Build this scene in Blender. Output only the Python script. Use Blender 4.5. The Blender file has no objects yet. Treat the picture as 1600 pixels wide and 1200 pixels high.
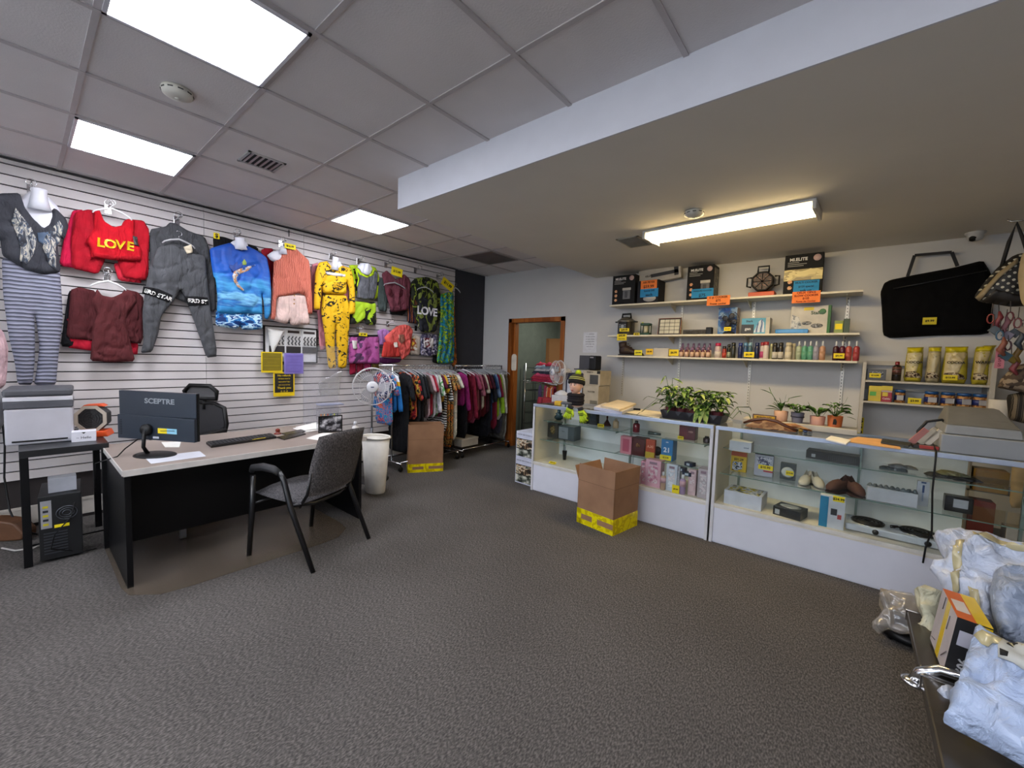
import bpy, bmesh, math, random
import numpy as np
from mathutils import Vector, Matrix, noise
from mathutils.geometry import delaunay_2d_cdt
scene = bpy.context.scene
C = scene.collection
PI = math.pi
random.seed(7)
# ------------------------------------------------------------ camera, view, world, lights
F_PX, YAW, PITCH, ROLL = 640.43, 0.69272, -0.065612, 0.032004
CAM = Vector((0, 0, 1.5))
fw = Vector((-math.sin(YAW) * math.cos(PITCH), math.cos(YAW) * math.cos(PITCH), math.sin(PITCH)))
rt0 = Vector((math.cos(YAW), math.sin(YAW), 0))
up0 = rt0.cross(fw)
rt = rt0 * math.cos(ROLL) + up0 * math.sin(ROLL)
up = -rt0 * math.sin(ROLL) + up0 * math.cos(ROLL)
cd = bpy.data.cameras.new('camera')
cam = bpy.data.objects.new('camera', cd)
C.objects.link(cam)
cd.sensor_width = 36
cd.lens = F_PX / 1600 * 36
cd.clip_start = 0.02
m = Matrix((rt, up, -fw)).transposed().to_4x4()
m.translation = CAM
cam.matrix_world = m
scene.camera = cam
scene.view_settings.view_transform = 'Standard'
scene.view_settings.look = 'None'
scene.view_settings.gamma = 1
scene.view_settings.exposure = 1.60
scene.view_settings.use_curve_mapping = False
scene.cycles.use_denoising = True
scene.cycles.max_bounces = 8
scene.cycles.transparent_max_bounces = 24
scene.cycles.caustics_reflective = False
scene.cycles.caustics_refractive = False
scene.cycles.sample_clamp_indirect = 4
w = bpy.data.worlds.new('world')
scene.world = w
w.use_nodes = True
w.node_tree.nodes['Background'].inputs[0].default_value = (0.6, 0.75, 1, 1)
w.node_tree.nodes['Background'].inputs[1].default_value = 0.6
TROFFER = 10.0       # emission of the flat ceiling panels
BATTEN = 12        # emission of the warm fitting on the lowered ceiling
def area(name, loc, rot, sx, sy, power, col):
 l = bpy.data.lights.new(name, 'AREA')
 l.shape = 'RECTANGLE'; l.size = sx; l.size_y = sy; l.energy = power; l.color = col
 o = bpy.data.objects.new(name, l); C.objects.link(o)
 o.location = loc; o.rotation_euler = rot
 return o
# daylight entering through the shop window behind the camera
area('window_daylight', (-1.9, -2.93, 1.45), (-PI / 2 - .30, 0, 0), 4.6, 2.0, 680, (0.93, 0.95, 1.0))
# ------------------------------------------------------------ pixel of the photo -> point on a real plane
def ray(x, y):
 return (rt * ((x - 800) / F_PX) + up * (-(y - 600) / F_PX) + fw)
def at(x, y, axis, val):
 d = ray(x, y); t = (val - CAM[axis]) / d[axis]
 return CAM + d * t
def atp(x, y, p, n):
 d = ray(x, y); p = Vector(p); n = Vector(n)
 return CAM + d * ((p - CAM).dot(n) / d.dot(n))
# ------------------------------------------------------------ materials
def lin(c):
 if isinstance(c, str):
  c = [int(c[i:i + 2], 16) / 255 for i in (0, 2, 4)]
 return tuple((v / 12.92 if v <= 0.04045 else ((v + 0.055) / 1.055) ** 2.4) for v in c) + (1,)
MC = {}
def base(name, rough=.6, metal=0.0):
 m = bpy.data.materials.new(name); m.use_nodes = True
 b = m.node_tree.nodes['Principled BSDF']
 b.inputs['Roughness'].default_value = rough
 b.inputs['Metallic'].default_value = metal
 return m, m.node_tree, b
def M(col, rough=.6, metal=0.0, spec=None, var=.06, vs=9, bump=0, bs=60):
 key = ('M', col, rough, metal, spec, var, vs, bump, bs)
 if key in MC: return MC[key]
 m, nt, b = base('plain_' + str(col), rough, metal)
 if spec is not None: b.inputs['Specular IOR Level'].default_value = spec
 N = nt.nodes; L = nt.links
 tc = N.new('ShaderNodeTexCoord')
 c = lin(col)
 if var:
  no = N.new('ShaderNodeTexNoise'); no.inputs['Scale'].default_value = vs; no.inputs['Detail'].default_value = 4
  L.new(tc.outputs['Object'], no.inputs['Vector'])
  r = N.new('ShaderNodeValToRGB')
  r.color_ramp.elements[0].color = tuple(v * (1 - 2 * var) for v in c[:3]) + (1,)
  r.color_ramp.elements[1].color = tuple(min(1, v * (1 + 2 * var)) for v in c[:3]) + (1,)
  r.color_ramp.elements[0].position = .3; r.color_ramp.elements[1].position = .7
  L.new(no.outputs['Fac'], r.inputs['Fac']); L.new(r.outputs['Color'], b.inputs['Base Color'])
 else:
  b.inputs['Base Color'].default_value = c
 if bump:
  n2 = N.new('ShaderNodeTexNoise'); n2.inputs['Scale'].default_value = bs; n2.inputs['Detail'].default_value = 3
  L.new(tc.outputs['Object'], n2.inputs['Vector'])
  bp = N.new('ShaderNodeBump'); bp.inputs['Strength'].default_value = bump; bp.inputs['Distance'].default_value = .01
  L.new(n2.outputs['Fac'], bp.inputs['Height']); L.new(bp.outputs['Normal'], b.inputs['Normal'])
 MC[key] = m
 return m
def cloth(col, rough=.85, bump=1.0, bs=7, var=.08):
 key = ('cloth', col, bump, bs, var)
 if key in MC: return MC[key]
 m = M(col, rough, 0, .25, var, 14, 0, bs).copy(); nt = m.node_tree; N = nt.nodes; L = nt.links
 b = N['Principled BSDF']; tc = N.new('ShaderNodeTexCoord')
 mp = N.new('ShaderNodeMapping'); mp.inputs['Scale'].default_value = (1.6, 1, .55); mp.inputs['Rotation'].default_value = (0, .35, 0)
 L.new(tc.outputs['Object'], mp.inputs[0])
 n2 = N.new('ShaderNodeTexNoise'); n2.inputs['Scale'].default_value = bs; n2.inputs['Detail'].default_value = 3; n2.inputs['Distortion'].default_value = 1.8
 L.new(mp.outputs[0], n2.inputs['Vector'])
 bp = N.new('ShaderNodeBump'); bp.inputs['Strength'].default_value = bump; bp.inputs['Distance'].default_value = .035
 L.new(n2.outputs['Fac'], bp.inputs['Height']); L.new(bp.outputs['Normal'], b.inputs['Normal'])
 MC[key] = m
 return m
def ramp_mat(name, kind, cols, scale=10, rough=.8, stretch=(1, 1, 1), detail=3, metal=0, dist=0, bump=0):
 key = (name, kind, tuple(cols), scale, rough, stretch)
 if key in MC: return MC[key]
 m, nt, b = base(name, rough, metal); N = nt.nodes; L = nt.links
 b.inputs['Specular IOR Level'].default_value = .3
 tc = N.new('ShaderNodeTexCoord'); mp = N.new('ShaderNodeMapping'); mp.inputs['Scale'].default_value = stretch
 L.new(tc.outputs['Object'], mp.inputs['Vector'])
 if kind == 'noise':
  t = N.new('ShaderNodeTexNoise'); t.inputs['Scale'].default_value = scale; t.inputs['Detail'].default_value = detail
  t.inputs['Distortion'].default_value = dist
  L.new(mp.outputs[0], t.inputs['Vector']); out = t.outputs['Fac']
 elif kind == 'voronoi':
  t = N.new('ShaderNodeTexVoronoi'); t.inputs['Scale'].default_value = scale
  L.new(mp.outputs[0], t.inputs['Vector'])
  sp = N.new('ShaderNodeSeparateColor'); L.new(t.outputs['Color'], sp.inputs[0]); out = sp.outputs[0]
 else:
  t = N.new('ShaderNodeTexWave'); t.inputs['Scale'].default_value = scale; t.inputs['Distortion'].default_value = dist
  t.bands_direction = {'wx': 'X', 'wy': 'Y', 'wz': 'Z'}[kind]
  L.new(mp.outputs[0], t.inputs['Vector']); out = t.outputs['Fac']
 r = N.new('ShaderNodeValToRGB'); cr = r.color_ramp; cr.interpolation = 'CONSTANT' if kind != 'smooth' else 'LINEAR'
 n = len(cols)
 lo, hi = (.34, .66) if kind == 'noise' else (0, 1)
 cr.elements[0].position = 0; cr.elements[0].color = lin(cols[0])
 cr.elements[1].position = lo + (hi - lo) / n; cr.elements[1].color = lin(cols[1])
 for i in range(2, n):
  e = cr.elements.new(lo + (hi - lo) * i / n); e.color = lin(cols[i])
 L.new(out, r.inputs['Fac']); L.new(r.outputs['Color'], b.inputs['Base Color'])
 if bump:
  bp = N.new('ShaderNodeBump'); bp.inputs['Strength'].default_value = bump; bp.inputs['Distance'].default_value = .006
  L.new(out, bp.inputs['Height']); L.new(bp.outputs['Normal'], b.inputs['Normal'])
 MC[key] = m
 return m
def emit(col, strength):
 m, nt, b = base('emit')
 b.inputs['Base Color'].default_value = lin(col)
 b.inputs['Emission Color'].default_value = lin(col); b.inputs['Emission Strength'].default_value = strength
 return m
def glassy(name, tint='DDEEE8', refl=.07, rough=.02, opa=0.0, body='C8D8D2'):
 m = bpy.data.materials.new(name); m.use_nodes = True; nt = m.node_tree; N = nt.nodes; L = nt.links
 N.clear()
 o = N.new('ShaderNodeOutputMaterial'); t = N.new('ShaderNodeBsdfTransparent'); t.inputs[0].default_value = lin(tint)
 g = N.new('ShaderNodeBsdfGlossy'); g.inputs['Roughness'].default_value = rough
 fr = N.new('ShaderNodeFresnel'); ge = N.new('ShaderNodeNewGeometry'); im = N.new('ShaderNodeMath'); im.operation = 'MULTIPLY_ADD'; im.inputs[1].default_value = 1 / 1.45 - 1.45; im.inputs[2].default_value = 1.45
 L.new(ge.outputs['Backfacing'], im.inputs[0]); L.new(im.outputs[0], fr.inputs['IOR'])
 mu = N.new('ShaderNodeMath'); mu.operation = 'MULTIPLY_ADD'; mu.inputs[1].default_value = .9; mu.inputs[2].default_value = refl * .3
 L.new(fr.outputs[0], mu.inputs[0])
 mx = N.new('ShaderNodeMixShader'); L.new(mu.outputs[0], mx.inputs[0]); L.new(t.outputs[0], mx.inputs[1]); L.new(g.outputs[0], mx.inputs[2])
 last = mx.outputs[0]
 if opa:
  d = N.new('ShaderNodeBsdfDiffuse'); d.inputs[0].default_value = lin(body)
  m2 = N.new('ShaderNodeMixShader'); m2.inputs[0].default_value = opa
  L.new(last, m2.inputs[1]); L.new(d.outputs[0], m2.inputs[2]); last = m2.outputs[0]
 L.new(last, o.inputs[0])
 return m
WHITE = M('E8E8E6', .5); CHROME = M('D0D0D2', .16, 1, var=.02); BLACK = M('0B0B0C', .45, spec=.3); BLACKP = M('09090B', .42, spec=.25, var=.03)
STEEL = M('8C8E90', .35, .9); CARD = M('8E6B50', .85, var=.07, vs=5); YEL = M('F2D90A', .6); PAPER = M('E4E2DC', .8, var=.03)
GLASS = glassy('showcase_glass', 'FCFEFD', .01); ACRYL = glassy('clear_acrylic', 'FAFAFC', .05, opa=.07, body='DDE0E6')
PLASTIC = glassy('clear_film', 'F4F4F2', .15, .12, opa=.16, body='E8E8E8')
INK = M('15130F', .8, var=0); WHITEPL = M('DDDDE6', .35, var=.03); GREYPL = M('9FA3A8', .4)
# ------------------------------------------------------------ mesh building
class G:
 def __init__(s): s.v = []; s.f = []; s.m = []; s.s = []
 def add(s, vs, fs, mi=0, smooth=False, mat=None):
  o = len(s.v)
  s.v += [tuple(mat @ Vector(p)) if mat is not None else tuple(p) for p in vs]
  s.f += [[i + o for i in f] for f in fs]; s.m += [mi] * len(fs); s.s += [smooth] * len(fs)
  return s
 def box(s, x0, x1, y0, y1, z0, z1, mi=0, mat=None):
  v = [(x, y, z) for z in (z0, z1) for y in (y0, y1) for x in (x0, x1)]
  return s.add(v, [[0, 2, 3, 1], [4, 5, 7, 6], [0, 1, 5, 4], [2, 6, 7, 3], [0, 4, 6, 2], [1, 3, 7, 5]], mi, False, mat)
 def cbox(s, c, d, mi=0, mat=None):
  return s.box(c[0] - d[0] / 2, c[0] + d[0] / 2, c[1] - d[1] / 2, c[1] + d[1] / 2, c[2] - d[2] / 2, c[2] + d[2] / 2, mi, mat)
 def lathe(s, prof, n=20, mi=0, mat=None, sx=1, sy=1, smooth=True):
  vs = []; fs = []
  for r, z in prof:
   for k in range(n):
    a = 2 * PI * k / n; vs.append((r * math.cos(a) * sx, r * math.sin(a) * sy, z))
  for i in range(len(prof) - 1):
   for k in range(n):
    k2 = (k + 1) % n; fs.append([i * n + k, i * n + k2, (i + 1) * n + k2, (i + 1) * n + k])
  fs.append([k for k in range(n)][::-1]); fs.append([(len(prof) - 1) * n + k for k in range(n)])
  return s.add(vs, fs, mi, smooth, mat)
 def tube(s, pts, r, n=8, mi=0, closed=False, mat=None, smooth=True):
  P = [Vector(p) for p in pts]; k = len(P); vs = []; fs = []
  rr = r if isinstance(r, (list, tuple)) else [r] * k
  prev = None
  for i in range(k):
   a = P[(i - 1) % k] if (closed or i) else P[0]; b = P[(i + 1) % k] if (closed or i < k - 1) else P[-1]
   t = (b - a); t = t.normalized() if t.length > 1e-9 else Vector((0, 0, 1))
   if prev is None:
    u = t.cross(Vector((0, 0, 1)));
    if u.length < .1: u = t.cross(Vector((1, 0, 0)))
   else: u = prev - t * prev.dot(t)
   u.normalize(); prev = u; w_ = t.cross(u)
   for j in range(n):
    an = 2 * PI * j / n; vs.append(P[i] + (u * math.cos(an) + w_ * math.sin(an)) * rr[i])
  for i in range(k if closed else k - 1):
   for j in range(n):
    j2 = (j + 1) % n; i2 = (i + 1) % k
    fs.append([i * n + j, i * n + j2, i2 * n + j2, i2 * n + j])
  if not closed:
   fs.append([j for j in range(n)][::-1]); fs.append([(k - 1) * n + j for j in range(n)])
  return s.add(vs, fs, mi, smooth, mat)
 def prism(s, poly, y0, y1, mi=0, mat=None):
  n = len(poly); vs = [(x, y0, z) for x, z in poly] + [(x, y1, z) for x, z in poly]
  fs = [list(range(n)), list(range(n, 2 * n))[::-1]] + [[i, i + n, (i + 1) % n + n, (i + 1) % n] for i in range(n)]
  return s.add(vs, fs, mi, False, mat)
 def ball(s, c, r, mi=0, n=14, mat=None, sz=1, sx=1, sy=1):
  prof = [(max(r * math.sin(PI * i / 9), r * .02), -r * math.cos(PI * i / 9) * sz) for i in range(10)]
  mm = Matrix.Translation(c)
  return s.lathe(prof, n, mi, (mat @ mm) if mat is not None else mm, sx, sy)
 def build(s, name, mats, parent=None, loc=(0, 0, 0), rotz=0, bevel=0):
  me = bpy.data.meshes.new(name); me.from_pydata(s.v, [], s.f)
  if not isinstance(mats, (list, tuple)): mats = [mats]
  for q in mats: me.materials.append(q)
  me.polygons.foreach_set('material_index', s.m); me.polygons.foreach_set('use_smooth', s.s)
  me.update()
  bm = bmesh.new(); bm.from_mesh(me); bmesh.ops.recalc_face_normals(bm, faces=bm.faces); bm.to_mesh(me); bm.free()
  o = bpy.data.objects.new(name, me); C.objects.link(o)
  o.location = loc; o.rotation_euler = (0, 0, rotz)
  if parent is not None: o.parent = parent
  if bevel:
   b = o.modifiers.new('bevel', 'BEVEL'); b.width = bevel; b.segments = 2; b.limit_method = 'ANGLE'; b.angle_limit = .6
  return o
def tag(o, label, cat, group=None):
 o['label'] = label; o['category'] = cat
 if group: o['group'] = group
 return o
def thing(name, label, cat, loc=(0, 0, 0), rotz=0, group=None):
 o = bpy.data.objects.new(name, None); C.objects.link(o); o.empty_display_size = .05
 o.location = loc; o.rotation_euler = (0, 0, rotz)
 return tag(o, label, cat, group)
def struct(o): o['kind'] = 'structure'; return o
def copy_tree(o, parent=None):
 c = o.copy(); C.objects.link(c)
 if parent is not None: c.parent = parent
 for ch in list(o.children): copy_tree(ch, c)
 return c
TXT = {}
def txt(s, size, mat, parent, x, y, z, align='CENTER', rx=PI / 2, rz=0, ry=0, name='lettering', ext=.0006, sx=1, bold=0):
 key = (s, align, bold)
 if key not in TXT:
  cu = bpy.data.curves.new('t', 'FONT'); cu.body = s; cu.align_x = align; cu.align_y = 'CENTER'
  cu.extrude = .02; cu.resolution_u = 3; cu.offset = .03 if bold else .008
  o = bpy.data.objects.new('t', cu); C.objects.link(o)
  me = bpy.data.meshes.new_from_object(o.evaluated_get(bpy.context.evaluated_depsgraph_get()))
  TXT[key] = me; bpy.data.objects.remove(o)
 me = TXT[key].copy(); me.materials.clear(); me.materials.append(mat)
 o = bpy.data.objects.new(name, me); C.objects.link(o)
 o.parent = parent; o.location = (x, y, z); o.rotation_euler = (rx, ry, rz); o.scale = (size * sx, size, ext / .02)
 return o
# ------------------------------------------------------------ soft shapes (garments, bags): outline + puffed, folded surface
def resample(poly, res):
 out = []
 n = len(poly)
 for i in range(n):
  a = Vector(poly[i]); b = Vector(poly[(i + 1) % n]); k = max(1, int((b - a).length / res + .5))
  for j in range(k): out.append(a + (b - a) * j / k)
 return out
def smooth_poly(poly, it=1):
 P = [Vector(p) for p in poly]
 for _ in range(it):
  Q = []
  for i in range(len(P)):
   a, b = P[i], P[(i + 1) % len(P)]
   Q += [a * .88 + b * .12, a * .12 + b * .88]
  P = Q
 return [tuple(p) for p in P]
class Puff:
 def __init__(s, poly, t=.04, r=.06, fold=.006, ff=22, seed=0, fdir=(1, .25), res=.016, cren=0):
  s.poly = np.array(poly, float); s.t = t; s.r = r; s.fold = fold; s.ff = ff; s.seed = seed; s.fd = fdir; s.res = res; s.cren = cren
 def dist(s, P):
  P = np.atleast_2d(P); A = s.poly; B = np.roll(A, -1, 0); best = np.full(len(P), 1e9)
  for a, b in zip(A, B):
   ab = b - a; L = (ab @ ab) or 1e-12; t = np.clip(((P - a) @ ab) / L, 0, 1)
   d = np.hypot(*(P - a - t[:, None] * ab).T); best = np.minimum(best, d)
  return best
 def inside(s, P):
  P = np.atleast_2d(P); A = s.poly; B = np.roll(A, -1, 0); c = np.zeros(len(P), bool)
  for (x0, y0), (x1, y1) in zip(A, B):
   if y0 == y1: continue
   k = ((y0 > P[:, 1]) != (y1 > P[:, 1])) & (P[:, 0] < (x1 - x0) * (P[:, 1] - y0) / (y1 - y0) + x0)
   c ^= k
  return c
 def depth(s, P):
  P = np.atleast_2d(np.array(P, float)); d = s.dist(P)
  k = 1 - np.exp(-d / (s.r * .10))
  out = s.t * (.62 * k + .38 * (1 - np.exp(-d / (s.r * .9))))
  sm = np.clip(d / (s.r * .7), 0, 1)
  fx = P[:, 0] * s.fd[0] + P[:, 1] * s.fd[1]
  wob = np.array([noise.noise(Vector((x * 3 + s.seed * 7.1, z * 2.2, s.seed))) for x, z in P])
  out = out + s.fold * sm * np.sin(fx * s.ff * 2 + wob * 5 + s.seed)
  cz = np.array([noise.noise(Vector((x * 9 + s.seed, z * 5.5, s.seed * 2))) for x, z in P])
  rg = np.array([abs(noise.noise(Vector((x * 7 - z * 4 + s.seed * 3, z * 5 + x * 2, s.seed)))) for x, z in P])
  r2 = np.array([abs(noise.noise(Vector((x * 13 + z * 6 + s.seed, z * 6 - x * 3, s.seed * 5)))) for x, z in P])
  out = out + s.fold * sm * (1.8 * cz - 2.6 * np.exp(-rg * 16) - 1.3 * np.exp(-r2 * 12))
  if s.cren:
   cr = np.array([noise.noise(Vector((x * 14 + s.seed, z * 14, s.seed * 3.3))) + .6 * abs(noise.noise(Vector((x * 31, z * 31 + s.seed, 2)))) for x, z in P])
   rr = np.array([abs(noise.noise(Vector((x * 8 - z * 5 + s.seed, z * 9 + x * 4, s.seed)))) for x, z in P])
   r3 = np.array([abs(noise.noise(Vector((x * 17 + z * 12, z * 15 - x * 9 + s.seed, 4.0)))) for x, z in P])
   out = out + s.cren * sm * (cr + 1.1 * np.exp(-rr * 10) + .6 * np.exp(-r3 * 8))
  return out
 def geo(s):
  ol = resample([tuple(p) for p in s.poly], s.res)
  n0 = len(ol); x0, z0 = s.poly.min(0); x1, z1 = s.poly.max(0)
  pts = []; j = 0; z = z0
  while z < z1:
   x = x0 + (s.res / 2 if j % 2 else 0)
   while x < x1: pts.append((x, z)); x += s.res
   z += s.res * .87; j += 1
  pts = np.array(pts) if pts else np.zeros((0, 2))
  if len(pts):
   pts = pts[s.inside(pts)]
   if len(pts): pts = pts[s.dist(pts) > s.res * .55]
  allp = [Vector(p) for p in ol] + [Vector(p) for p in pts]
  edges = [(i, (i + 1) % n0) for i in range(n0)]
  vs, es, fs, ov, oe, of = delaunay_2d_cdt(allp, edges, [], 1, 1e-6)
  P = np.array([tuple(v) for v in vs]); D = s.depth(P)
  back = [(p[0], 0.0, p[1]) for p in P]; front = [(p[0], -.004 - d, p[1]) for p, d in zip(P, D)]
  n = len(P); F = [list(f) for f in fs]
  cnt = {}
  for f in F:
   for a, b in zip(f, f[1:] + f[:1]): cnt[(a, b)] = 1
  side = [[a, b, b + n, a + n] for (a, b) in cnt if (b, a) not in cnt]
  return front + back, F + [[i + n for i in f][::-1] for f in F] + side
 def build(s, name, mat, parent=None, loc=(0, 0, 0), rotz=0, rot=None):
  g = G(); v, f = s.geo(); g.add(v, f, 0, True)
  o = g.build(name, mat, parent, loc, rotz)
  if rot is not None: o.rotation_euler = rot
  return o
WX = -5.03         # face of the slatted wall
def local_w(pts, off, org):
 out = []
 for p in pts:
  q = at(p[0], p[1], 0, WX + off); out.append((q.y - org[0], q.z - org[1]))
 return out
def wgarment(name, label, cat, pts, off, mat, t=.04, r=.06, fold=.006, ff=22, seed=None, sm=1, group=None, fdir=(1, .25), res=.016, cren=0):
 q = [at(p[0], p[1], 0, WX + off) for p in pts]
 cy = sum(v.y for v in q) / len(q); top = max(v.z for v in q)
 org = (cy, top)
 loc = local_w(pts, off, org)
 if sm: loc = smooth_poly(loc, sm)
 pf = Puff(loc, t, r, fold, ff, seed if seed is not None else random.random() * 9, fdir, res, cren)
 o = pf.build(name, mat, None, (WX + off, cy, top), PI / 2)
 tag(o, label, cat, group)
 return o, pf, org, off
def on_w(gar, name, pts, mat, lift=.005, sm=0, res=.012):
 o, pf, org, off = gar
 p = smooth_poly(local_w(pts, off + pf.t, org), sm) if sm else local_w(pts, off + pf.t, org)
 q = Puff(p, 0.0, .05, 0, 1, 0, res=res)
 q.depth = lambda P: pf.depth(P) + lift
 g = G(); v, f = q.geo(); n = len(v) // 2
 vv = v[:n] + [(a[0], a[1] + lift * 1.5, a[2]) for a in v[:n]]
 g.add(vv, f, 0, True)
 return g.build(name, mat, o)
def text_on(gar, s, px, py, size, mat, ang=0, sx=1, name='lettering', bold=1):
 o, pf, org, off = gar
 a = at(px, py, 0, WX + off + pf.t); x, z = a.y - org[0], a.z - org[1]
 t = txt(s, 1, mat, None, 0, 0, 0, bold=bold); me = t.data; bpy.data.objects.remove(t)
 ca, sa = math.cos(ang), math.sin(ang)
 P = []
 for v in me.vertices:
  u, w_ = v.co.x * size * sx, v.co.y * size
  P.append((x + u * ca - w_ * sa, z + u * sa + w_ * ca))
 D = pf.depth(P)
 for v, p, d in zip(me.vertices, P, D):
  v.co = (p[0], -.009 - d - (.0015 if v.co.z > 0 else -.004), p[1])
 ob = bpy.data.objects.new(name, me); C.objects.link(ob); ob.parent = o
 return ob
def price_tag(s, loc, w_, h, label, rotz=0, col='F0D808', ink=INK, tilt=0, group=None, name='price_tag', lines=None, yaw=0):
 g = G(); g.box(-w_ / 2, w_ / 2, 0, .002, 0, h)
 o = g.build(name, M(col, .7, var=.03), None, loc, rotz)
 o.rotation_euler = (tilt, yaw, rotz)
 tag(o, label, 'price tag', group)
 lines = lines or [s]
 n = len(lines)
 for i, t in enumerate(lines):
  txt(t, min(h / n * .95, w_ / max(len(t), 1) * 1.45), ink, o, 0, -.001, h * (1 - (i + .5) / n), ext=.0008, bold=1)
 return o
# ============================================================ THE ROOM
XR, YB, YF, XL, ZC, ZS = 1.22, 5.245, -3.0, -5.05, 2.89, 2.65
def carpet():
 m, nt, b = base('carpet', .97); N = nt.nodes; L = nt.links
 b.inputs['Specular IOR Level'].default_value = .1
 tc = N.new('ShaderNodeTexCoord')
 n1 = N.new('ShaderNodeTexNoise'); n1.inputs['Scale'].default_value = 150; n1.inputs['Detail'].default_value = 2
 n2 = N.new('ShaderNodeTexNoise'); n2.inputs['Scale'].default_value = 1.3; n2.inputs['Detail'].default_value = 4
 mp = N.new('ShaderNodeMapping'); mp.inputs['Scale'].default_value = (1, .45, 1); mp.inputs['Rotation'].default_value = (0, 0, .3)
 L.new(tc.outputs['Object'], mp.inputs[0]); L.new(mp.outputs[0], n1.inputs['Vector']); L.new(tc.outputs['Object'], n2.inputs['Vector'])
 r = N.new('ShaderNodeValToRGB'); e = r.color_ramp.elements
 e[0].position = .32; e[0].color = lin('403E3D'); e[1].position = .68; e[1].color = lin('6E6A66')
 x = e and r.color_ramp.elements.new(.5); x.color = lin('555250')
 L.new(n1.outputs['Fac'], r.inputs['Fac'])
 mx = N.new('ShaderNodeMix'); mx.data_type = 'RGBA'; mx.blend_type = 'MULTIPLY'; mx.inputs[0].default_value = .5
 r2 = N.new('ShaderNodeValToRGB'); r2.color_ramp.elements[0].position = .3; r2.color_ramp.elements[0].color = (.7, .7, .7, 1)
 r2.color_ramp.elements[1].position = .7; r2.color_ramp.elements[1].color = (1.1, 1.1, 1.1, 1)
 L.new(n2.outputs['Fac'], r2.inputs['Fac']); L.new(r.outputs[0], mx.inputs[6]); L.new(r2.outputs[0], mx.inputs[7])
 L.new(mx.outputs[2], b.inputs['Base Color'])
 bp = N.new('ShaderNodeBump'); bp.inputs['Strength'].default_value = .35; bp.inputs['Distance'].default_value = .006
 L.new(n1.outputs['Fac'], bp.inputs['Height']); L.new(bp.outputs['Normal'], b.inputs['Normal'])
 return m
struct(G().box(XL - .1, XR + .1, YF - .1, 8.0, -.1, 0).build('floor', carpet()))
TILE = M('DAD5D4', .95, var=.02, vs=3, bump=.12, bs=110)
GRID = M('B9B3B3', .6, var=.02)
g = G(); g.box(XL - .1, XR + .1, YF - .1, YB + .1, ZC, ZC + .1); struct(g.build('ceiling', TILE))
# T-bar grid of the suspended ceiling
g = G()
gx = [-4.36 + .614 * k for k in range(-1, 10)]; gy = [.25 + .625 * k for k in range(-5, 9)]
for x in gx:
 if x < XR: g.box(x - .012, x + .012, YF, YB, ZC - .008, ZC)
for y in gy:
 if YF < y < YB: g.box(XL, XR, y - .012, y + .012, ZC - .006, ZC)
struct(g.build('trim_1', GRID))
# dark shadow gap bead along the slatted wall
struct(G().box(XL, XL + .035, YF, 4.53, ZC - .018, ZC - .004).build('trim_2', M('2A2828', .6)))
# lowered ceiling (soffit) over the counter
WALLP = M('C3C3C2', .85, var=.015, vs=2)
g = G(); g.box(-2.88, XR, 1.985, YB, ZS, ZC + .02)
struct(g.build('ceiling_soffit', [M('DAD6CE', .9, var=.015, vs=2)]))
struct(G().box(-2.884, XR, 1.975, 1.986, ZS - .001, ZC).build('trim_3', M('D2D4DC', .8, var=.01)))
# slatted wall: boards with open grooves on a dark backing
SLATM = M('CFC9C8', .5, var=.03, vs=2)
g = G(); seams = [YF, -1.2, 1.21 + .0, 2.17, 4.54]
g.box(XL - .05, XL, YF, 4.54, 0, ZC, 1)
p = .0789; ztop = 2.838
for a, b_ in zip(seams[:-1], seams[1:]):
 k = 0
 while ztop - p * k > .42:
  z1 = ztop - p * k - .005; z0 = ztop - p * (k + 1) + .005
  g.box(XL, XL + .02, a + .0015, b_ - .0015, max(z0, .40), z1, 0); k += 1
 g.box(XL, XL + .02, a + .0015, b_ - .0015, ztop + .005, ZC - .018, 0)
struct(g.build('wall_left', [SLATM, M('26201F', .8)]))
struct(G().box(XL, XL + .012, YF, 4.54, .03, .17).box(XL, XL + .018, YF, 4.54, .155, .175).build('baseboard_left', M('B9B2A8', .6)))
# charcoal wall beyond the slats
struct(G().box(XL - .05, XL + .01, 4.54, YB, 0, ZC).build('wall_left_end', M('33343A', .85, var=.03)))
# back wall with the doorway, room behind it
DX0, DX1, DZ = -4.40, -3.40, 2.08
g = G(); g.box(XL, DX0, YB, YB + .12, 0, ZC).box(DX1, XR, YB, YB + .12, 0, ZC).box(DX0, DX1, YB, YB + .12, DZ, ZC)
struct(g.build('wall_back', WALLP))
struct(G().box(XL - .02, DX0, YB - .012, YB, 0, .1).box(DX1 + .05, XR, YB - .012, YB, 0, .1).build('baseboard_back', M('4A4643', .7)))
WOOD = ramp_mat('door_wood', 'noise', ['7A4316', '8F5120', 'A5622A'], 5, .45, (1, 1, .08), detail=5)
g = G()
for x0, x1 in ((DX0 - .045, DX0 + .02), (DX1 - .02, DX1 + .045)):
 g.box(x0, x1, YB - .025, YB + .13, 0, DZ + .05)
g.box(DX0 + .02, DX0 + .05, YB + .04, YB + .13, 0, DZ - .02).box(DX1 - .05, DX1 - .02, YB + .04, YB + .13, 0, DZ - .02)
g.box(DX0 - .045, DX1 + .045, YB - .025, YB + .13, DZ - .015, DZ + .05)
dr = struct(g.build('door_1', WOOD))
SR = M('5E6259', .9, var=.04)
g = G(); g.box(XL - .1, -2.9, 7.6, 7.7, 0, ZC).box(-2.95, -2.85, YB + .12, 7.6, 0, ZC).box(XL - .1, XL, YB + .12, 7.6, 0, ZC)
g.box(XL - .1, -2.85, YB + .12, 7.6, 2.6, 2.65)
struct(g.build('wall_storeroom', SR))
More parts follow.
